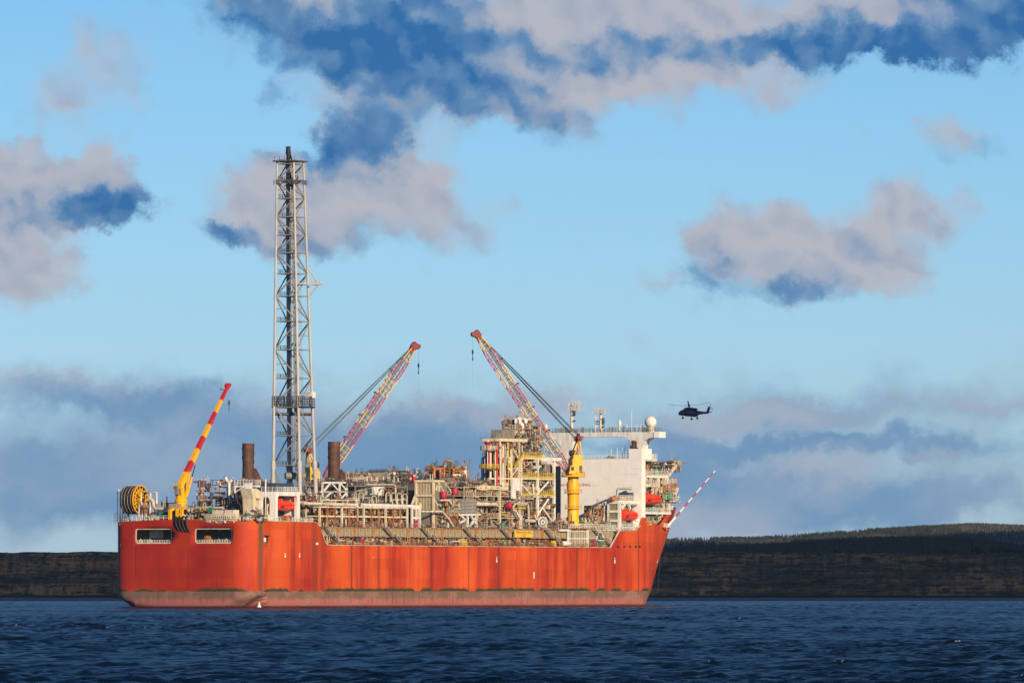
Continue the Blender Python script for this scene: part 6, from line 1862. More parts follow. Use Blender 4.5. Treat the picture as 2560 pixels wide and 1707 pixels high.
# top skid
a, b = at(1288, 1100, 13), at(1326, 1048, 13)
frame(t, 8.5, 13, a.y, b.y, [zA + .6, at(1300, 1080, 13).z, at(1300, 1062, 13).z, at(1300, 1047, 13).z], CREAM, 2, 1, .3, True, GRATE, PALE, 9)
pipes_part(t, (8.5, a.y, zA + .6), (13.6, b.y + 1, at(1300, 1050, 13).z), 190, W_MIX, 66, .07, .24, bias=(.7, 1, 1.6))
for px, py, r, L in ((1297, 1052, .9, 2.4), (1310, 1053, 1.1, 2.0), (1304, 1064, .8, 2.2)): vessel(t, tuple(at(px, py, 13)), r, L, 'z', WHITE, 'white_vessel', 12)
mb = MB(); mb.pipe([at(1288.5, 1058, 13.4), at(1288.5, 1046, 13.4)], .38, 8); obj('vent_pipe', mb, WHITE, t)
# forward extension at roof level towards the gantry
mb = MB(); mb.box((6, at(1326, 1090, 13).y, at(1340, 1090, 13).z - .4), (13.5, at(1345, 1090, 13).y, at(1340, 1090, 13).z)); obj('floor', mb, WHITE, t)
pipes_part(t, (6, at(1322, 1120, 13).y, zf[1145] + 1), (13.5, at(1352, 1120, 13).y, at(1340, 1066, 13).z), 170, W_MIX, 67, .07, .22, bias=(.7, 1, 1.6))
# navy clad wall behind
tt_ = thing('clad_wall', 'dark navy clad wall standing behind the red and cream riser pipes', 'wall', (-10, at(1203, 1200, -8).y, Z_PROC))
a, b = at(1256, 1154, -8), at(1270, 1154, -8); mb = MB(); mb.box((-15.4, a.y, Z_PROC), (-8, b.y, a.z)); obj('cladding', mb, NAVY, tt_)
# lamp mast aft of the tower
b_ = at(1224, 1222, 15)
tt_ = thing('module_mast', 'pale lamp mast with two round railed platforms beside the riser pipes', 'mast', tuple(b_))
mb = MB(); mb.pipe([at(1226, 1222, 15), at(1226, 1110, 15)], .34, 8); mb.pipe([at(1219, 1172, 15), at(1219, 1128, 15)], .14, 6); obj('pole', mb, WHITE, tt_)
mb = MB(); mb.pipe([at(1223, 1172, 15), at(1223, 1124, 15)], .3, 8); obj('red_riser', mb, CRED, tt_)
for py, w in ((1125, 2.6), (1171, 2.9)):
    q = at(1223, py, 15); mb = MB(); mb.lathe((q.x, q.y, q.z), [(.1, -.9), (w * .5, -.2), (w, 0), (.1, 0)], 10); mb.rail([(q.x + w * math.cos(a), q.y + w * math.sin(a), q.z) for a in arc(10, 0, 6.28319)], 1.3, .9, .06, 4); obj('lamp_platform', mb, WHITE_RUSTY if py == 1125 else SAFETY, tt_)
mb = MB(); q = at(1222, 1107, 15); mb.box((q.x - .5, q.y - .5, q.z - 1.2), (q.x + .5, q.y + .5, q.z + .4)); obj('red_lamp', mb, CRED, tt_)
mb = MB(); q = at(1220, 1102, 15); mb.box((q.x - .25, q.y - .25, q.z - .3), (q.x + .25, q.y + .25, q.z + .3)); obj('white_lamp', mb, WHITE, tt_)

# hose wheel on the process deck edge
q = at(1357, 1305, 19.6)
t = thing('hose_spool', 'round pale hose wheel with dark spokes standing on the process deck edge', 'hose wheel', (19.6, q.y, Z_PROC))
mb = MB()
for r_ in (1.55, .5):
    pts = [(19.6, q.y + 1.7 * r_ * math.cos(a), q.z + r_ * math.sin(a)) for a in arc(24, 0, 6.28319)]
    mb.pipe(pts, .2, 6)
for i in range(13):
    a = 6.28319 * i / 13; mb.beam((19.6, q.y + .8 * math.cos(a), q.z + .5 * math.sin(a)), (19.6, q.y + 2.6 * math.cos(a), q.z + 1.5 * math.sin(a)), .16)
obj('wheel', mb, WHITE, t)
mb = MB(); mb.lathe((19.3, q.y, q.z), [(.1, -.5), (1.4, -.5), (1.4, .2), (.1, .2)], 20, axis='x'); obj('wound_hose', mb, BLACK, t)
mb = MB(); mb.beam((19.2, q.y - 1.4, Z_PROC), (19.2, q.y, q.z), .3); mb.beam((19.2, q.y + 1.4, Z_PROC), (19.2, q.y, q.z), .3); obj('stand', mb, CREAM, t)

# ------------------------------------------------------------------ deck gear forward of the crane
sb_ = at(1420, 1366, 20.9); sc2 = at(1470, 1328, 20.9)
t = thing('manifold_bank', 'bank of tall white hairpin pipes on the main deck below the yellow crane', 'manifold', (20.5, at(1445, 1350, 21).y, Z_MAIN))
for px in list(range(1424, 1472, 6)):
    mb = MB(); V = 21.6; mb.pipe([at(px, 1366, V), at(px, 1330, V), at(px + .9, 1328, V), at(px + 2.6, 1331, V), at(px + 2.6, 1366, V)], .11, 6); obj('hairpin_pipe', mb, CREAM, t)
mb = MB(); V = 21.7
for py in (1328, 1346): mb.beam(at(1418, py, V), at(1470, py, V), .3)
for px in (1420, 1469): mb.beam(at(px, 1326, V), at(px, 1367, V), .5)
mb.beam(at(1398, 1325, V), at(1424, 1325, V), .6)
obj('frame', mb, WHITE, t)
vessel(t, tuple(at(1416, 1358, 22.0)), .75, 4.5, 'y', WHITE, 'white_tank')
mb = MB(); mb.box((20.6, sb_.y, sb_.z), (21.1, sc2.y, sc2.z)); obj('gap_sheet', mb, DARK, t)  # dark sheet added so the spaces between hairpins look shaded
t = thing('fore_girder', 'pale panelled girder between the hairpin bank and the rising red bow', 'girder', (20.8, at(1470, 1330, 21).y, ZG0))
n8 = 8; ua, ub = at(1472, 1330, 20.9).y, at(1542, 1330, 20.9).y
for i in range(n8):
    mb = MB(); mb.box((20.7, ua + (ub - ua) * i / n8 + .1, ZG0), (20.9, ua + (ub - ua) * (i + 1) / n8 - .1, ZG1)); obj('panel', mb, BEIGE, t)
mb = MB(); mb.box((20.3, ua, ZG0 - .2), (21.1, ub, ZG0)); mb.box((20.3, ua, ZG1), (21.1, ub + 1, ZG1 + .3)); obj('flange', mb, WHITE_RUSTY, t)
mb = MB(); V = 21.4
for a, b in (((1490, 1348), (1498, 1328)), ((1512, 1348), (1500, 1328)), ((1497, 1350), (1513, 1350)), ((1526, 1345), (1532, 1360))): mb.beam(at(*a, V), at(*b, V), .35)
obj('brace', mb, WHITE, t)
t = thing('fore_piping', 'jumble of pale pipes, railings and valves along the deck edge before the bow', 'pipework', (19, at(1440, 1310, 19).y, Z_PROC))
pipes_part(t, (14, gu1 - 4, Z_PROC), (19.8, at(1520, 1310, 19).y, Z_PROC + 2.4), 260, W_LITE, 71, .06, .2)
pipes_part(t, (17, ua, Z_MAIN), (21.3, ub - 3, ZG0), 120, W_LITE, 72, .06, .2)
mb = MB(); mb.rail([(20.4, gu1 + 2, Z_PROC + .3), (20.4, at(1548, 1320, 20.4).y, Z_PROC + .3)], 1.3, 1.1, .06, 3); obj('railing', mb, WHITE, t)
for px in (1457, 1465, 1474, 1487, 1507): 
    mb = MB(); s_ = -1 if px < 1480 else 1; mb.pipe([at(px, 1316, 18), at(px, 1300, 18), at(px + s_ * 3, 1295, 18)], .26, 8); obj('goose_neck', mb, CREAM, t)
t = thing('green_machinery', 'row of dark green machinery housings on the deck between crane and lifeboat', 'machinery', (14, at(1475, 1305, 15).y, Z_PROC))
for px, w, h in ((1452, 5, 14), (1462, 8, 17), (1476, 8, 16), (1494, 12, 20), (1527, 16, 9)):
    a, b = at(px - w / 2, 1316, 15.5), at(px + w / 2, 1316 - h, 15.5); mb = MB(); mb.box((12, a.y, Z_PROC), (15.5, b.y, b.z)); mb.box((12.3, a.y + .3, b.z), (15.2, b.y - .3, b.z + .3)); obj('housing', mb, GREEN if px != 1527 else GREEN, t)
q = at(1525, 1319, 19.9); mb = MB(); mb.box((19.3, q.y - 1.2, Z_PROC + .2), (20.2, q.y + 1.2, q.z + .9)); obj('green_locker', mb, paint('pale_green', (.12, .42, .28), 0), t)
# ------------------------------------------------------------------ accommodation block
ua = at(1603, 1200, HB).y + .3
zr = at(1603, 1146, HB).z
zsh = at(1603, 1121, HB).z                          # shoulder of the funnel casing
UF = ua + 22
t = thing('accommodation_block', 'big white accommodation block with a blank aft wall lettered in red', 'superstructure', (0, ua, Z_FORE))
mb = MB(); mb.box((-HB + .1, ua, Z_MAIN), (HB - .05, ua + .5, zr)); aft = obj('aft_wall', mb, HOUSE, t)
mb = MB()
for i in range(1, 6):
    v = -HB + i * 2 * HB / 6; mb.box((v - .04, ua - .025, Z_MAIN), (v + .04, ua, zr))
for z in (Z_FORE + 6.5, Z_FORE + 13, Z_FORE + 18.5):
    mb.box((-HB + .1, ua - .022, z), (HB - .05, ua, z + .06))
obj('weld_seam', mb, HOUSE, aft)
mb = MB(); mb.box((-HB + .1, ua + .5, Z_FORE), (9.0, UF, zr - .05)); mb.box((9.01, ua + .5, Z_FORE), (HB - .1, ua + 2.6, zr - .06)); obj('house', mb, HOUSE, t)
mb = MB(); mb.box((-HB, ua, zr), (9.2, UF, zr + .2)); mb.box((9.21, ua, zr), (HB, ua + 7, zr + .2)); obj('house_roof', mb, PALE, t)
c0 = atu(1572, 1122, ua).x
mb = MB(); mb.box((c0, ua - .04, zr - .3), (HB + .02, ua + 6.5, zsh)); fun = obj('funnel_casing', mb, HOUSE, t)
cA, cB = atu(1579, 1100, ua).x, atu(1604, 1100, ua).x
zg0, zg1 = atu(1560, 1091.5, ua).z, atu(1560, 1080, ua).z
cm = (atu(1593, 1100, ua).x)
mb = MB()
poly = [(cA - .0, zsh), (cA, zg0 - 2.2), (cA - 1.0, zg0 - .9), (cA - 2.6, zg0), (cA - 4, zg0), (cA - 4, zg1), (cB + 4.1, zg1), (cB + 4.1, zg0 - .2), (cB + 2.2, zg0 - .5), (cB + .6, zg0 - 1.3), (cB, zg0 - 2.6), (cB, zsh)]
mb.prism(poly, ua + .4, ua + 4.2); col = obj('gantry_column', mb, WHITE, t)
b0 = atu(1372, 1085, ua).x
d0, d1 = atu(1405, 1120, ua).x, atu(1430, 1120, ua).x
mb = MB()
poly = [(d0, zr), (d1, zr), (d1, zg0 - 1.4), (d1 + 1.6, zg0), (cA - 4.02, zg0), (cA - 4.02, zg1), (b0, zg1), (b0, zg0 + .2), (d0 - 2.5, zg0 - .6), (d0 - .6, zg0 - 2.6)]
mb.prism(poly, ua + .4, ua + 4.2); obj('gantry_beam', mb, WHITE, t)
mb = MB(); mb.box((cB + 4.12, ua + .2, zg0 - .35), (cB + 5.9, ua + 4.4, zg1 + .05)); obj('gantry_end', mb, HOUSE, t)
mb = MB(); mb.rail([(b0, ua + .4, zg1), (cB + 4.6, ua + .4, zg1)], 1.25, 1.0, .045, 3); mb.rail([(b0, ua + 4.1, zg1), (cB + 4.6, ua + 4.1, zg1)], 1.25, 1.3, .055, 3)
for _ in range(34):
    v = rnd.uniform(b0, d1 + 3) if rnd.random() < .6 else rnd.uniform(d1, cB + 4); mb.beam((v, ua + 2, zg1), (v, ua + 2, zg1 + rnd.uniform(.5, 1.9)), rnd.uniform(.1, .45))
obj('gantry_railing', mb, GREY, t)
mb = MB(); mb.rail([(d1, ua + .2, zr), (c0, ua + .2, zr)], 1.15, 1.3, .05, 3); obj('roof_railing', mb, WHITE, t)
for px, h, r in ((1519, .7, .6), (1524, 1.1, .5), (1528, 3.2, .12), (1532, .8, .8), (1543, 3.6, .09), (1556, 3.4, .09), (1562, 4.2, .08), (1570, 2.8, .12)):
    q = atu(px, 1146, ua + 3); mb = MB(); mb.lathe((q.x, ua + 3, zr), [(r, 0), (r, h * .8), (r * .5, h), (.02, h)], 8); obj('roof_vent', mb, DARK if r > .3 else WHITE, t)
mb = MB()
for px, r, h in ((1579, .35, 1.0), (1586, .62, 2.5), (1592, .4, 2.3)): q = atu(px, 1122, ua + 1); mb.lathe((q.x, ua - .3 + .9, zsh), [(r, -.2), (r, h), (r * .8, h), (r * .8, h - .5), (.02, h - .5)], 10)
mb.box((atu(1576, 1122, ua).x, ua - .1, zsh), (atu(1594, 1122, ua).x, ua + 1.8, zsh + .35))
obj('exhaust_pipe', mb, BROWN, fun)
REDINK = paint('sign_red', (.42, .035, .045), 0, var=.05)
q0, q1 = atu(1399, 1212, ua), atu(1475, 1212, ua)
lettering('NO SMOKING', ((q0.x + q1.x) / 2, ua - .03, q0.z), 1.25, REDINK, t, (R(90), 0, 0), (q1.x - q0.x))
mb = MB()
for px, py, w in ((1590, 1172, 1.6), (1568, 1186, 3.5), (1480, 1213, 2.5)): q = atu(px, py, ua); mb.box((q.x - w, ua - .02, q.z), (q.x + w, ua - .005, q.z + .05))
obj('wall_scuff', mb, GREY, aft)

def lamp_mast(label, px, pbase, ptop, u, boxes, stem_h=1.0):
    b, tp = atu(px, pbase, u), atu(px, ptop, u)
    tt_ = thing('comms_mast', label, 'mast', (b.x, u, b.z), 'masts on the white gantry')
    mb = MB(); mb.pipe([b, tp], .52, 8, r2=.4); pole = obj('pole', mb, WHITE_RUSTY, tt_)
    for (pa, pb, pya, pyb) in boxes:
        a, c3 = atu(pa, pyb, u), atu(pb, pya, u)
        mb = MB(); mb.box((a.x, u - 1, a.z), (c3.x, u + 1, a.z + .25)); mb.rail([(a.x, u - 1, a.z), (c3.x, u - 1, a.z), (c3.x, u + 1, a.z)], c3.z - a.z, .8, .05, 3); obj('mast_platform', mb, CREAM, tt_)
        mb = MB()
        for f in (.1, .5, .9):
            x = a.x + (c3.x - a.x) * f; mb.box((x - .22, u - 1.2, c3.z - .35), (x + .22, u - .8, c3.z + .1))
        obj('floodlight', mb, WHITE, tt_)
    mb = MB()
    for i in range(5): z = b.z + (tp.z - b.z) * rnd.uniform(.2, .75); mb.beam((b.x, u - .3, z), (b.x + rnd.choice((-1.4, 1.2)), u - .3, z + .3), .2); mb.box((b.x + .8, u - .5, z), (b.x + 1.3, u, z + .5))
    obj('bracket', mb, DARK, tt_)
UG = ua + 2
lamp_mast('tall mast with a stepped lamp platform on the gantry above the yellow crane', 1429.5, 1079, 1010, UG, [(1424, 1446, 1010, 1027), (1440, 1447, 1003, 1020)])
lamp_mast('shorter mast with a round lamp cage on the middle of the white gantry', 1502, 1079, 1026, UG, [(1487, 1512, 1020, 1034)])
b = atu(1489, 1079, UG); tt_ = thing('antenna_post', 'slim pale T shaped antenna post beside the shorter gantry mast', 'antenna', tuple(b)); mb = MB(); mb.pipe([b, atu(1489, 1042, UG)], .2, 6); mb.beam(atu(1484, 1042, UG), atu(1492, 1042, UG), .3); obj('post', mb, WHITE, tt_)
for px, top, lab, r in ((1549, 1056, 'small white dome on a short post on the gantry between mast and radome', .55), (1364, 1066, 'small white dome on a post behind the crane boom', .6)):
    b = atu(px, 1080, UG) if px > 1400 else at(px, 1095, 12)
    tt_ = thing('small_dome', lab, 'dome', tuple(b)); tp = atu(px, top, b.y)
    mb = MB(); mb.pipe([b, tp], .3, 8); obj('post', mb, WHITE_RUSTY, tt_)
    mb = MB(); mb.lathe(tp, [(.4, -1.1), (r, -.6), (r * 1.05, 0), (r * .8, .6), (.02, .85)], 12); obj('dome', mb, WHITE, tt_)
for px in (1567, 1579, 1592, 1602):
    b = atu(px, 1079, UG); tt_ = thing('whip_antenna', 'thin whip antenna standing on the gantry next to the radome', 'antenna', tuple(b), 'whip antennas on the gantry'); mb = MB(); mb.pipe([b, atu(px, 1022 if px == 1579 else 1060, UG)], .09 if px == 1579 else .12, 5); obj('whip', mb, WHITE, tt_)
b = atu(1626.5, 1078, UG)
tt_ = thing('radome', 'large white radome ball with a vertical seam on the end of the gantry', 'radome', tuple(b))
c_ = atu(1626.5, 1054.5, UG); rr = 14.9 / 8.12
mb = MB(); mb.lathe(c_, [(rr * math.sin(a), -rr * math.cos(a)) for a in arc(18, .02, 3.12)], 28); obj('ball', mb, WHITE, tt_)
mb = MB(); pts = [(c_.x + (rr + .012) * .28 * math.sin(a), UG - (rr + .012) * .96 * math.sin(a), c_.z - (rr + .012) * math.cos(a)) for a in arc(24, 0.1, 3.04)]; mb.pipe(pts, .035, 4); obj('seam', mb, RUSTY, tt_)
mb = MB(); mb.lathe((b.x, UG, zg1), [(1.2, 0), (1.0, 1.0), (1.25, 1.5)], 12); obj('pedestal', mb, CREAM, tt_)

# ------------------------------------------------------------------ starboard side forward of the aft wall
def sp_(px, py, v=HB - 2): return at(px, py, v)
VB = 20.5
t = thing('bridge_wing', 'stack of cream railed decks and rusty bridge front forward of the white wall', 'superstructure', (18, ua + 6, Z_FORE))
def slab(px0, px1, py0, py1, v0, v1, mat, name):
    a, b_ = at(px0, py1, v1), at(px1, py0, v1); mb = MB(); mb.box((v0, a.y, a.z), (v1, b_.y, b_.z)); return obj(name, mb, mat, t)
BV = 17.5
slab(1607, 1643, 1146, 1152, 2, BV + 2, WHITE_RUSTY, 'upper_deck')
slab(1612, 1672, 1188, 1193, 0, BV, WHITE, 'walkway')
slab(1606, 1646, 1210, 1216, 2, BV + 1, WHITE_RUSTY, 'walkway')
slab(1646, 1692, 1209, 1224, -8, BV - 3, RUSTY, 'bridge_front')
slab(1655, 1701, 1250, 1254, -6, BV - 2, WHITE_RUSTY, 'walkway')
slab(1660, 1690, 1255, 1258, -6, BV - 3, CREAM, 'walkway')
slab(1607, 1678, 1280, 1284.5, 0, BV + 1.5, WHITE, 'walkway')
slab(1607, 1650, 1258, 1263, 2, BV, TAN, 'walkway')
slab(1604, 1668, 1232, 1300, -10, 8, CREAM, 'inner_house')
slab(1604, 1672, 1160, 1232, -12, 10, CREAM, 'inner_house')
slab(1650, 1662, 1196, 1209, 6, BV - 2, CREAM, 'bridge_block')
mb = MB()
for px, py0, py1 in ((1660, 1193, 1212), (1667, 1193, 1210), (1646, 1193, 1216), (1627, 1193, 1216), (1612, 1193, 1216), (1638, 1216, 1232), (1652, 1216, 1232), (1649, 1284, 1312), (1658, 1258, 1280), (1671, 1258, 1281), (1679, 1264, 1274), (1608, 1216, 1282)):
    mb.beam(sp_(px, py0, BV), sp_(px, py1, BV), .75); obj('post', mb, WHITE_RUSTY, t); mb = MB()
for a, b_ in (((1670, 1190), (1690, 1163)), ((1609, 1196), (1615, 1189)), ((1636, 1236), (1644, 1215)), ((1628, 1236), (1634, 1216)), ((1687, 1238), (1694, 1220)), ((1653, 1312), (1662, 1286)), ((1610, 1212), (1616, 1196))): mb.beam(sp_(*a, BV), sp_(*b_, BV), .7); obj('strut', mb, WHITE_RUSTY, t); mb = MB()
mb = MB()
for px0, px1, py, v in ((1612, 1672, 1188, BV), (1606, 1646, 1210, BV + 1), (1657, 1700, 1250, BV - 2), (1607, 1677, 1280, BV + 1.5), (1607, 1643, 1146, BV + 2), (1650, 1692, 1209, BV - 3)):
    mb.rail([sp_(px0, py, v), sp_(px1, py, v)], 1.4, 1.0, .05, 3)
obj('railing', mb, WHITE, t)
mb = MB()
for px, py, s_ in ((1639, 1180, 1.1), (1674, 1242, 1.2), (1635, 1273, 1.2), (1662, 1243, .8)): q = sp_(px, py, BV - .5); mb.box((q.x - .5, q.y - s_ * .7, q.z - .7), (q.x + .5, q.y + s_ * .7, q.z + .9))
obj('green_locker', mb, paint('pale_green', (.12, .42, .28), 0), t)
mb = MB(); V = BV - 2.6
mb.prism([(sp_(1693, 1226, V).y, sp_(1693, 1226, V).z), (sp_(1694, 1237, V).y, sp_(1694, 1237, V).z), (sp_(1686, 1235, V).y, sp_(1686, 1235, V).z)], V - 2, V, axis='x'); obj('bridge_window', mb, GLASS, t)
mb = MB()
for i in range(5): a = sp_(1615 + i * 12, 1203, 10.2); mb.box((10.0, a.y - 1.3, a.z - 1), (10.3, a.y + 1.3, a.z + .9))
obj('house_window', mb, GLASS, t)
for k_, (px0, px1, py0, py1) in enumerate([(1606, 1650, 1154, 1188), (1606, 1690, 1216, 1250), (1607, 1660, 1258, 1281), (1615, 1650, 1285, 1312), (1660, 1692, 1224, 1250), (1640, 1676, 1262, 1281)]):
    a, b_ = at(px0, py1, BV), at(px1, py0, BV); pipes_part(t, (8.5, a.y, a.z), (BV - .2, b_.y, b_.z), 75, [2, 3, 5, .6, 1.6, 2, 1.2, 1.5, .5, .4], 81 + k_, .07, .26, 'gear')
mb = MB(); q = sp_(1680, 1205, 12)
for dx in (0, 3): mb.lathe((q.x, q.y + dx, q.z - 2), [(.35, 0), (.35, 2.6), (.6, 3), (.02, 3.4)], 8)
obj('ventilator', mb, ORANGE, t)

# helideck on struts
t = thing('helideck', 'helicopter deck on lattice struts with safety nets at the bow end', 'helideck', (2, at(1660, 1155, 10).y, at(1660, 1155, 10).z))
hz_ = at(1670, 1154, 12).z
h0, h1 = at(1640, 1154, 14).y, at(1703, 1154, 14).y
cx_, cy_, hr = 1.0, (h0 + h1) / 2 + 4, 13.0
mb = MB(); octo = [(cx_ + hr * math.cos(a), cy_ + (h1 - h0) / 2 * 1.0 * math.sin(a)) for a in [R(22.5 + 45 * i) for i in range(8)]]
mb.prism(octo, hz_ - .3, hz_ + .1, axis='z'); obj('landing_deck', mb, DARK, t)
mb = MB()
for p, q in zip(octo, octo[1:] + octo[:1]):
    mb.beam((*p, hz_ - .9), (*q, hz_ - .9), .4); mb.beam((*p, hz_ - 2.4), (*q, hz_ - 2.4), .4)
    for i in range(5): a, b_ = i / 5, (i + 1) / 5; P0 = Vector((*p, hz_ - .9)).lerp(Vector((*q, hz_ - .9)), a); P1 = Vector((*p, hz_ - 2.4)).lerp(Vector((*q, hz_ - 2.4)), b_); mb.beam(P0, P1, .22)
for v in (-8, -4, 0, 4, 8, 12): mb.beam((v, h0 - 2, hz_ - .9), (v, h1 + 2, hz_ - .9), .45); mb.beam((v, h0 - 2, hz_ - 2.4), (v, h1 + 2, hz_ - 2.4), .45)
obj('truss', mb, WHITE_RUSTY, t)
mb = MB(); V = 12.5
for a, b_ in (((1690, 1162), (1668, 1190)), ((1664, 1186), (1672, 1166)), ((1668, 1172), (1682, 1158)), ((1655, 1178), (1664, 1156)), ((1640, 1186), (1652, 1158)), ((1620, 1186), (1636, 1156)), ((1646, 1188), (1640, 1156)), ((1612, 1186), (1616, 1154)), ((1630, 1187), (1622, 1156))): mb.beam(at(*a, V), at(*b_, V), .4)
obj('strut', mb, WHITE_RUSTY, t)
mb = MB()
for i in range(26):
    a = at(1645 + i * 2.2, 1157 + rnd.random() * 5, 13.3); mb.beam(a, a + Vector((0, rnd.uniform(-1, 1), -rnd.uniform(1.2, 3.2))), .18)
for i in range(14):
    a = at(1612 + i * 3.2, 1155 + rnd.random() * 3, 13); mb.box((12.6, a.y - .9, a.z - 1.6), (13, a.y + .9, a.z))
obj('safety_net', mb, DARK, t)
mb = MB(); a, b_ = at(1685, 1177, 13), at(1702, 1152, 13)
for px in (1686, 1694, 1701): mb.beam(at(px, 1177, 13), at(px, 1151, 13), .35)
for py in (1152, 1160, 1168): mb.beam(at(1685, py, 13), at(1702, py, 13), .35)
mb.box((10, a.y, a.z), (13, b_.y, a.z + .4)); clutter(mb, (10, a.y, a.z), (13, b_.y, b_.z), 40, [0, 0, 0, 0, 0, 0, 0, 0, 0, 0][:1] + [1] * 9, .1, .25, 91); obj('foam_station', mb, PAL, t)
mb = MB(); mb.beam(at(1700, 1158, 12), at(1716, 1157.5, 12), .4); mb.beam(at(1716, 1155, 12), at(1716, 1159, 12), .3); obj('net_boom', mb, GREY, t)
mb = MB(); q = at(1618, 1137, 14); mb.box((q.x - 1, q.y - 1.2, q.z - 2), (q.x + 1, q.y + 1.2, q.z + .3)); mb.pipe([q, q + Vector((0, -.6, 2.2))], .15, 6); mb.box((q.x - .6, q.y + 2, q.z - 2), (q.x + .6, q.y + 3.4, q.z + .2)); obj('deck_light', mb, CREAM, t)

# forward lifeboats
q = at(1630, 1246, 20.6); lifeboat('upper red lifeboat hanging beside the cream bridge decks at the bow', (20.4, q.y, q.z), 11.0, 3.4, 3.6)
q = at(1572.5, 1287, 21.0); lifeboat('lower red lifeboat in the white davit frame below the accommodation wall', (21.0, q.y, q.z), 9.8, 3.2, 3.5)

# davit frame with louvred house
V = 21.4
t = thing('davit_house', 'white louvred house and davit frame holding the lower red lifeboat', 'deck house', (16, at(1522, 1300, V).y, Z_FORE))
aU = at(1549, 1250, V).y
lv = atu(1521, 1290, aU).x
mb = MB(); zt = at(1549, 1256, V).z; mb.box((lv, aU + .2, Z_PROC), (V - .4, aU + 5, zt)); obj('casing', mb, TAN, t)
mb = MB()
for v in (lv, V - .3): mb.beam((v, aU, Z_PROC), (v, aU, zt), .55)
for py in (1256, 1278, 1301, 1322): mb.beam((lv - .3, aU - .03, at(1549, py, V).z), (V, aU - .03, at(1549, py, V).z), .75)
mb.beam((lv - 1.6, aU + .5, Z_PROC), (lv - 1.6, aU + .5, zt), .3)
for i in range(12): z = Z_PROC + (zt - Z_PROC) * i / 12; mb.beam((lv - 1.6, aU + .5, z), (lv, aU + .5, z), .14)
obj('frame', mb, WHITE, t)
for py0, py1 in ((1258, 1276), (1280, 1299), (1303, 1320)):
    mb = MB()
    for i in range(11): v = lv + .5 + (V - lv - 1.2) * i / 10; mb.box((v - .07, aU - .02, at(1549, py1, V).z), (v + .07, aU + .2, at(1549, py0, V).z))
    obj('louver_bank', mb, BEIGE, t)
mb = MB(); mb.box((lv - .5, aU - .4, zt + .3), (V, at(1590, 1252, V).y, zt + .7)); mb.box((V - 1.5, at(1560, 1255, V).y, zt - .6), (V, at(1603, 1255, V).y, zt + .1)); obj('platform', mb, WHITE, t)
mb = MB(); mb.rail([(lv - .5, aU - .3, zt + .7), (V, aU - .3, zt + .7), (V, at(1590, 1252, V).y, zt + .7)], 1.5, 1.0, .07, 3); mb.rail([at(1551, 1322, V), at(1592, 1322, V)], 1.6, 1.1, .07, 3); obj('railing', mb, WHITE, t)
mb = MB()
for a, b_ in (((1549, 1255), (1550, 1326)), ((1596, 1256), (1597, 1300)), ((1553, 1272), (1562, 1258)), ((1588, 1300), (1603, 1298)), ((1603, 1258), (1603, 1310)), ((1570, 1258), (1575, 1272)), ((1549, 1256), (1604, 1257))): mb.beam(at(*a, V), at(*b_, V), .65)
obj('davit', mb, WHITE, t)
mb = MB(); q = at(1600, 1312, V - .2); mb.box((V - 2, q.y - 4, Z_FORE), (V - .3, q.y - .3, at(1600, 1282, V).z)); obj('white_housing', mb, WHITE, t)
mb = MB(); q = at(1582, 1245, 20); mb.box((17, q.y - 3, zt + .7), (20, q.y + 2.4, zt + 3.2)); obj('dark_box', mb, NAVY, t)
mb = MB()
for px in (1535, 1541, 1556, 1562, 1572): q = at(px, 1250, 20.5); mb.box((19.5, q.y - .9, zt + .7), (20.5, q.y + .9, zt + 1.8))
obj('orange_bin', mb, ORANGE, t)
pipes_part(t, (15, at(1552, 1310, V).y, Z_FORE), (V - .5, at(1600, 1310, V).y, zt), 70, W_LITE, 95, .08, .2, 'gear')
pipes_part(t, (12, at(1490, 1290, 16).y, Z_PROC), (16, at(1520, 1290, 16).y, at(1500, 1264, 16).z), 110, W_MIX, 96, .08, .24, 'gear')
mb = MB(); a = at(1504, 1263, 14); mb.box((9, a.y - 2, Z_PROC + 4), (13, a.y + 7, a.z)); obj('winch_house', mb, DARK, t)
tt_ = thing('jib_arm', 'grey pipe jib with a flat arm above the louvred davit house', 'jib', tuple(at(1544, 1250, 20)))
mb = MB(); mb.pipe([at(1543, 1248, 20), at(1543, 1225, 20), at(1546, 1221, 20), at(1574, 1220, 20)], .36, 8); mb.lathe(at(1576, 1221, 20), [(.02, -.6), (.6, -.3), (.5, .4), (.02, .6)], 8); obj('arm', mb, PALE, tt_)

# bow gear: opening clutter, small platform, striped boom
t = thing('bow_winches', 'pale winches and pipework in the open side of the red bow', 'winch', (15, at(1625, 1310, 17).y, Z_FORE))
pipes_part(t, (10, at(1612, 1310, 17).y, Z_FORE), (17, at(1650, 1310, 15).y, Z_FORE + 4.5), 120, [2, 3, 5, 1, 3, 3, 1, 1, .2, 1.2], 97, .09, .28, 'gear')
for px in (1622, 1636): q = at(px, 1306, 15); vessel(t, (13, q.y, Z_FORE + 1.6), 1.2, 3.2, 'x', CREAM, 'drum')
tB, zB = bow_t(1668, 1316)
pv, pu = bow_pt(tB - .05, zB)
t = thing('bow_platform', 'small railed platform on the red bow flare at the foot of the striped boom', 'platform', (pv, pu, zB))
q = atu(1658, 1318, pu); mb = MB(); mb.box((pv - 2.2, pu - 3.4, q.z - .3), (pv + 1.3, pu + 1.0, q.z)); obj('plate', mb, HULLRED, t)
mb = MB(); mb.rail([(pv - .2, pu - 3.4, q.z), (pv + 1.3, pu - 3.4, q.z), (pv + 1.3, pu + 1, q.z)], 1.2, .8, .06, 3); obj('railing', mb, WHITE, t)
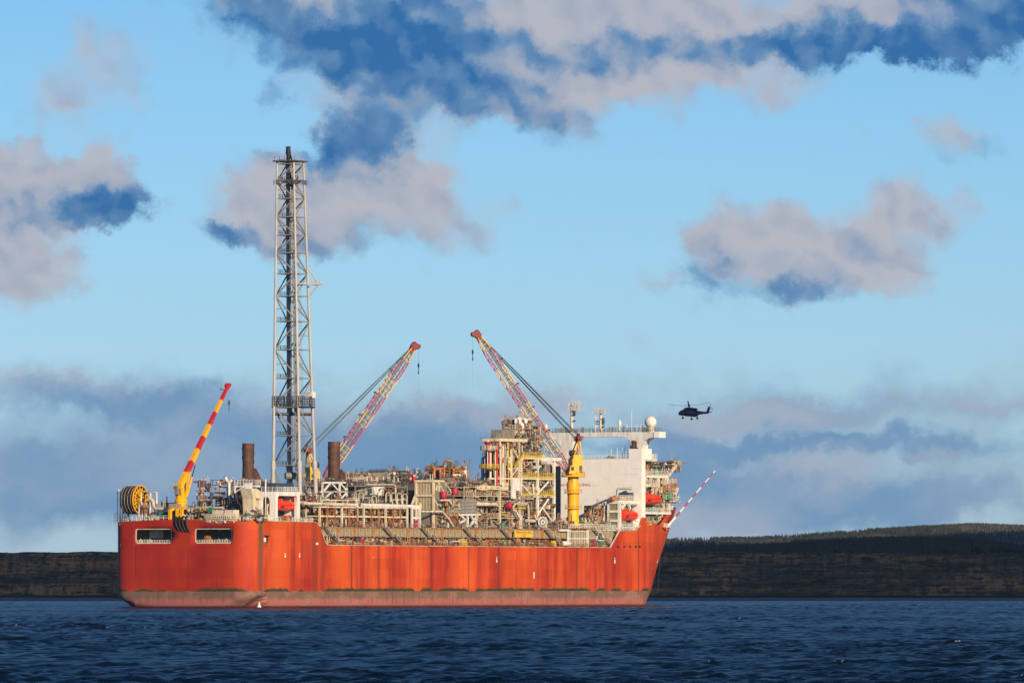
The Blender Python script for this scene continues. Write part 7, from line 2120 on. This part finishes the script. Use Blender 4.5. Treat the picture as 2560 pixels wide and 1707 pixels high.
# boom: from the platform up and outboard, banded red and white
a = atu(1662, 1315, pu); e = atu(1788, 1176, pu + 12)
t = thing('bow_boom', 'long slim red and white striped boom slanting out from the bow', 'boom', tuple(a))
a, e = Vector(a) + Vector((1.0, 0, 0)), Vector(e)
cuts = [0, .17, .255, .345, .43, .515, .60, .70, .785, .87, .955, 1.0]
for i in range(len(cuts) - 1):
    mb = MB(); r0 = .30 - .14 * cuts[i]; mb.pipe([a.lerp(e, cuts[i]), a.lerp(e, cuts[i + 1])], r0 * (1.25 if i == 0 else 1), 8); obj('band', mb, WHITE if i % 2 == 0 else paint('band_red', (.42, .02, .05), 0, var=.05), t)
mb = MB(); mb.tube(a - (e - a).normalized() * 1.2, a, .5, n=8); obj('socket', mb, CREAM, t)
# mooring line at the bow
v0_, u0_ = bow_pt(.60, 20)
t = thing('anchor_line', 'thin pale line hanging straight down beside the red bow', 'line', (v0_, u0_, 0))
mb = MB(); q0, q1 = atu(1651, 1385, u0_ + 4), atu(1645, 1480, u0_ + 4); mb.pipe([q0, q1], .015, 4); obj('line', mb, GREY, t)
# small white buoy near the quarter
t = thing('marker_buoy', 'small white buoy floating by the waterline of the stern quarter', 'buoy', tuple(at(648, 1518, HB + 3)))
q = at(648, 1518, HB + 3); mb = MB(); mb.lathe((q.x, q.y, 0), [(.02, -.6), (.62, -.3), (.62, .3), (.35, .6), (.22, 1.4), (.02, 1.6)], 10); obj('float', mb, WHITE, t)

# ------------------------------------------------------------------ helicopter
HY = 3550.0
hx0, hz0 = (1727 - 1280) / F_PX * HY, CAM_H + (HORIZON - 1033) / F_PX * HY
t = fresh('helicopter', None)
yaw, pitch, roll = R(142), R(-3), R(-5)
Mh = Matrix.Translation((hx0, HY, hz0)) @ Matrix.Rotation(yaw, 4, 'Z') @ Matrix.Rotation(R(-5), 4, 'Y') @ Matrix.Rotation(R(3), 4, 'X')
Mh = Matrix.Translation((hx0, HY, hz0)) @ Matrix.Rotation(R(180 + 46), 4, 'Z') @ Matrix.Rotation(R(-2), 4, 'Y') @ Matrix.Rotation(R(5), 4, 'X')
t.matrix_world = Mh
tag(t, 'dark navy twin engined helicopter with wheels down hovering beyond the bow', 'helicopter')
BASE[t.name] = Vector((0, 0, 0))
# own frame: x forward, y to its left, z up
def oval(x, cy, cz, w, h, n=16, p=2.6):
    out = []
    for i in range(n):
        a = 6.28319 * i / n
        c_, s_ = math.cos(a), math.sin(a)
        out.append((x, cy + math.copysign(abs(c_) ** (2 / p), c_) * w / 2, cz + math.copysign(abs(s_) ** (2 / p), s_) * h / 2))
    return out
mb = MB()
mb.loft([oval(7.2, 0, -.55, .25, .3), oval(7.0, 0, -.5, 1.0, .9), oval(6.4, 0, -.35, 1.7, 1.5), oval(5.4, 0, -.05, 2.2, 2.2), oval(4.3, 0, .1, 2.4, 2.5), oval(1.0, 0, .1, 2.5, 2.6), oval(-2.2, 0, .1, 2.5, 2.6), oval(-3.6, 0, .25, 2.1, 2.2), oval(-5.0, 0, .45, 1.3, 1.5), oval(-7.5, 0, .6, .8, .95), oval(-9.2, 0, .7, .5, .8)])
obj('fuselage', mb, HELI, t)
mb = MB(); mb.loft([oval(3.9, 0, 1.3, .8, .5), oval(3.4, 0, 1.5, 1.7, 1.0), oval(2.0, 0, 1.75, 2.2, 1.3), oval(-.6, 0, 1.75, 2.2, 1.3), oval(-2.6, 0, 1.5, 1.6, .9), oval(-3.6, 0, 1.25, .7, .4)]); obj('engine_cowling', mb, HELI, t)
mb = MB()
for y in (-1.2, 1.2): mb.lathe((-1.7, y, 1.75), [(.30, -.9), (.42, -.3), (.42, .6), (.3, 1.0)], 10, axis='x')
obj('exhaust', mb, DARK, t)
for y in (-1, 1):
    mb = MB(); mb.loft([oval(1.6, y * 1.35, -.75, .2, .3), oval(1.0, y * 1.45, -.75, .7, .75), oval(-1.8, y * 1.45, -.75, .7, .75), oval(-2.8, y * 1.35, -.7, .2, .3)]); obj('sponson', mb, HELI, t)
mb = MB(); mb.box((-3.4, -.7, -1.26), (2.8, .7, -1.16)); mb.box((-3.7, -.5, -1.05), (-3.3, .5, -.85)); obj('belly', mb, WHITE, t)
mb = MB()
for y in (-1, 1):
    mb.add([(6.35, y * .86, .0), (5.2, y * 1.13, .15), (4.9, y * 1.1, .95), (5.6, y * .95, .8)], [(0, 1, 2, 3) if y < 0 else (3, 2, 1, 0)])
    for x in (3.4, 2.2, 1.0, -.2): mb.box((x - .32, y * 1.22, .35), (x + .32, y * 1.27, .85))
obj('window', mb, GLASS, t)
mb = MB(); mb.loft([[(-9.2 - z * .52 - x, y, .35 + z) for x, y in ((0, -.2), (0, .2), (w, .12), (w, -.12))] for z, w in ((0, 1.5), (2.7, 1.0))], smooth=False); obj('tail_fin', mb, HELI, t)
mb = MB(); mb.box((-10.3, -2.6, .75), (-9.3, 2.6, .9)); obj('tailplane', mb, HELI, t)
th_ = Vector((-11.05, .55, 2.9))
mb = MB(); mb.tube(th_ - Vector((0, .4, 0)), th_ + Vector((0, .15, 0)), .22, n=8)
for k_ in range(4):
    a = R(20 + 90 * k_); d = Vector((math.cos(a), 0, math.sin(a))); mb.beam(th_ + Vector((0, .1, 0)), th_ + Vector((0, .1, 0)) + d * 1.75, .22, .05, up=(0, 1, 0))
obj('tail_rotor', mb, DARK, t)
hub = Vector((.9, 0, 3.15))
mb = MB(); mb.lathe(hub, [(.35, -1.0), (.28, -.4), (.55, -.2), (.55, .15), (.3, .4), (.02, .5)], 10); obj('rotor_hub', mb, PALE, t)
for k_ in range(4):
    mb = MB(); a = R(40 + 90 * k_); d = Vector((math.cos(a), math.sin(a), 0)); side = Vector((-d.y, d.x, 0))
    secs = []
    for f, dz in ((.06, 0), (.3, .06), (.6, .35), (.85, .7), (1, .9)):
        c_ = hub + d * (8.6 * f) + Vector((0, 0, dz)); secs.append([c_ - side * .26 - Vector((0, 0, .03)), c_ + side * .26 - Vector((0, 0, .03)), c_ + side * .26 + Vector((0, 0, .04)), c_ - side * .26 + Vector((0, 0, .04))])
    mb.loft(secs, smooth=False); obj('rotor_blade', mb, DARK, t)
for x, y in ((4.9, 0), (-2.0, -1.6), (-2.0, 1.6)):
    mb = MB(); mb.pipe([(x, y * .9, -1.0), (x, y, -2.0)], .11, 6); gear = obj('landing_gear', mb, DARK, t)
    mb = MB()
    for o_ in (-.2, .2): mb.lathe((x, y + o_, -2.1), [(.02, -.13), (.36, -.13), (.42, 0), (.36, .13), (.02, .13)], 12, axis='y')
    obj('wheel', mb, BLACK, gear)
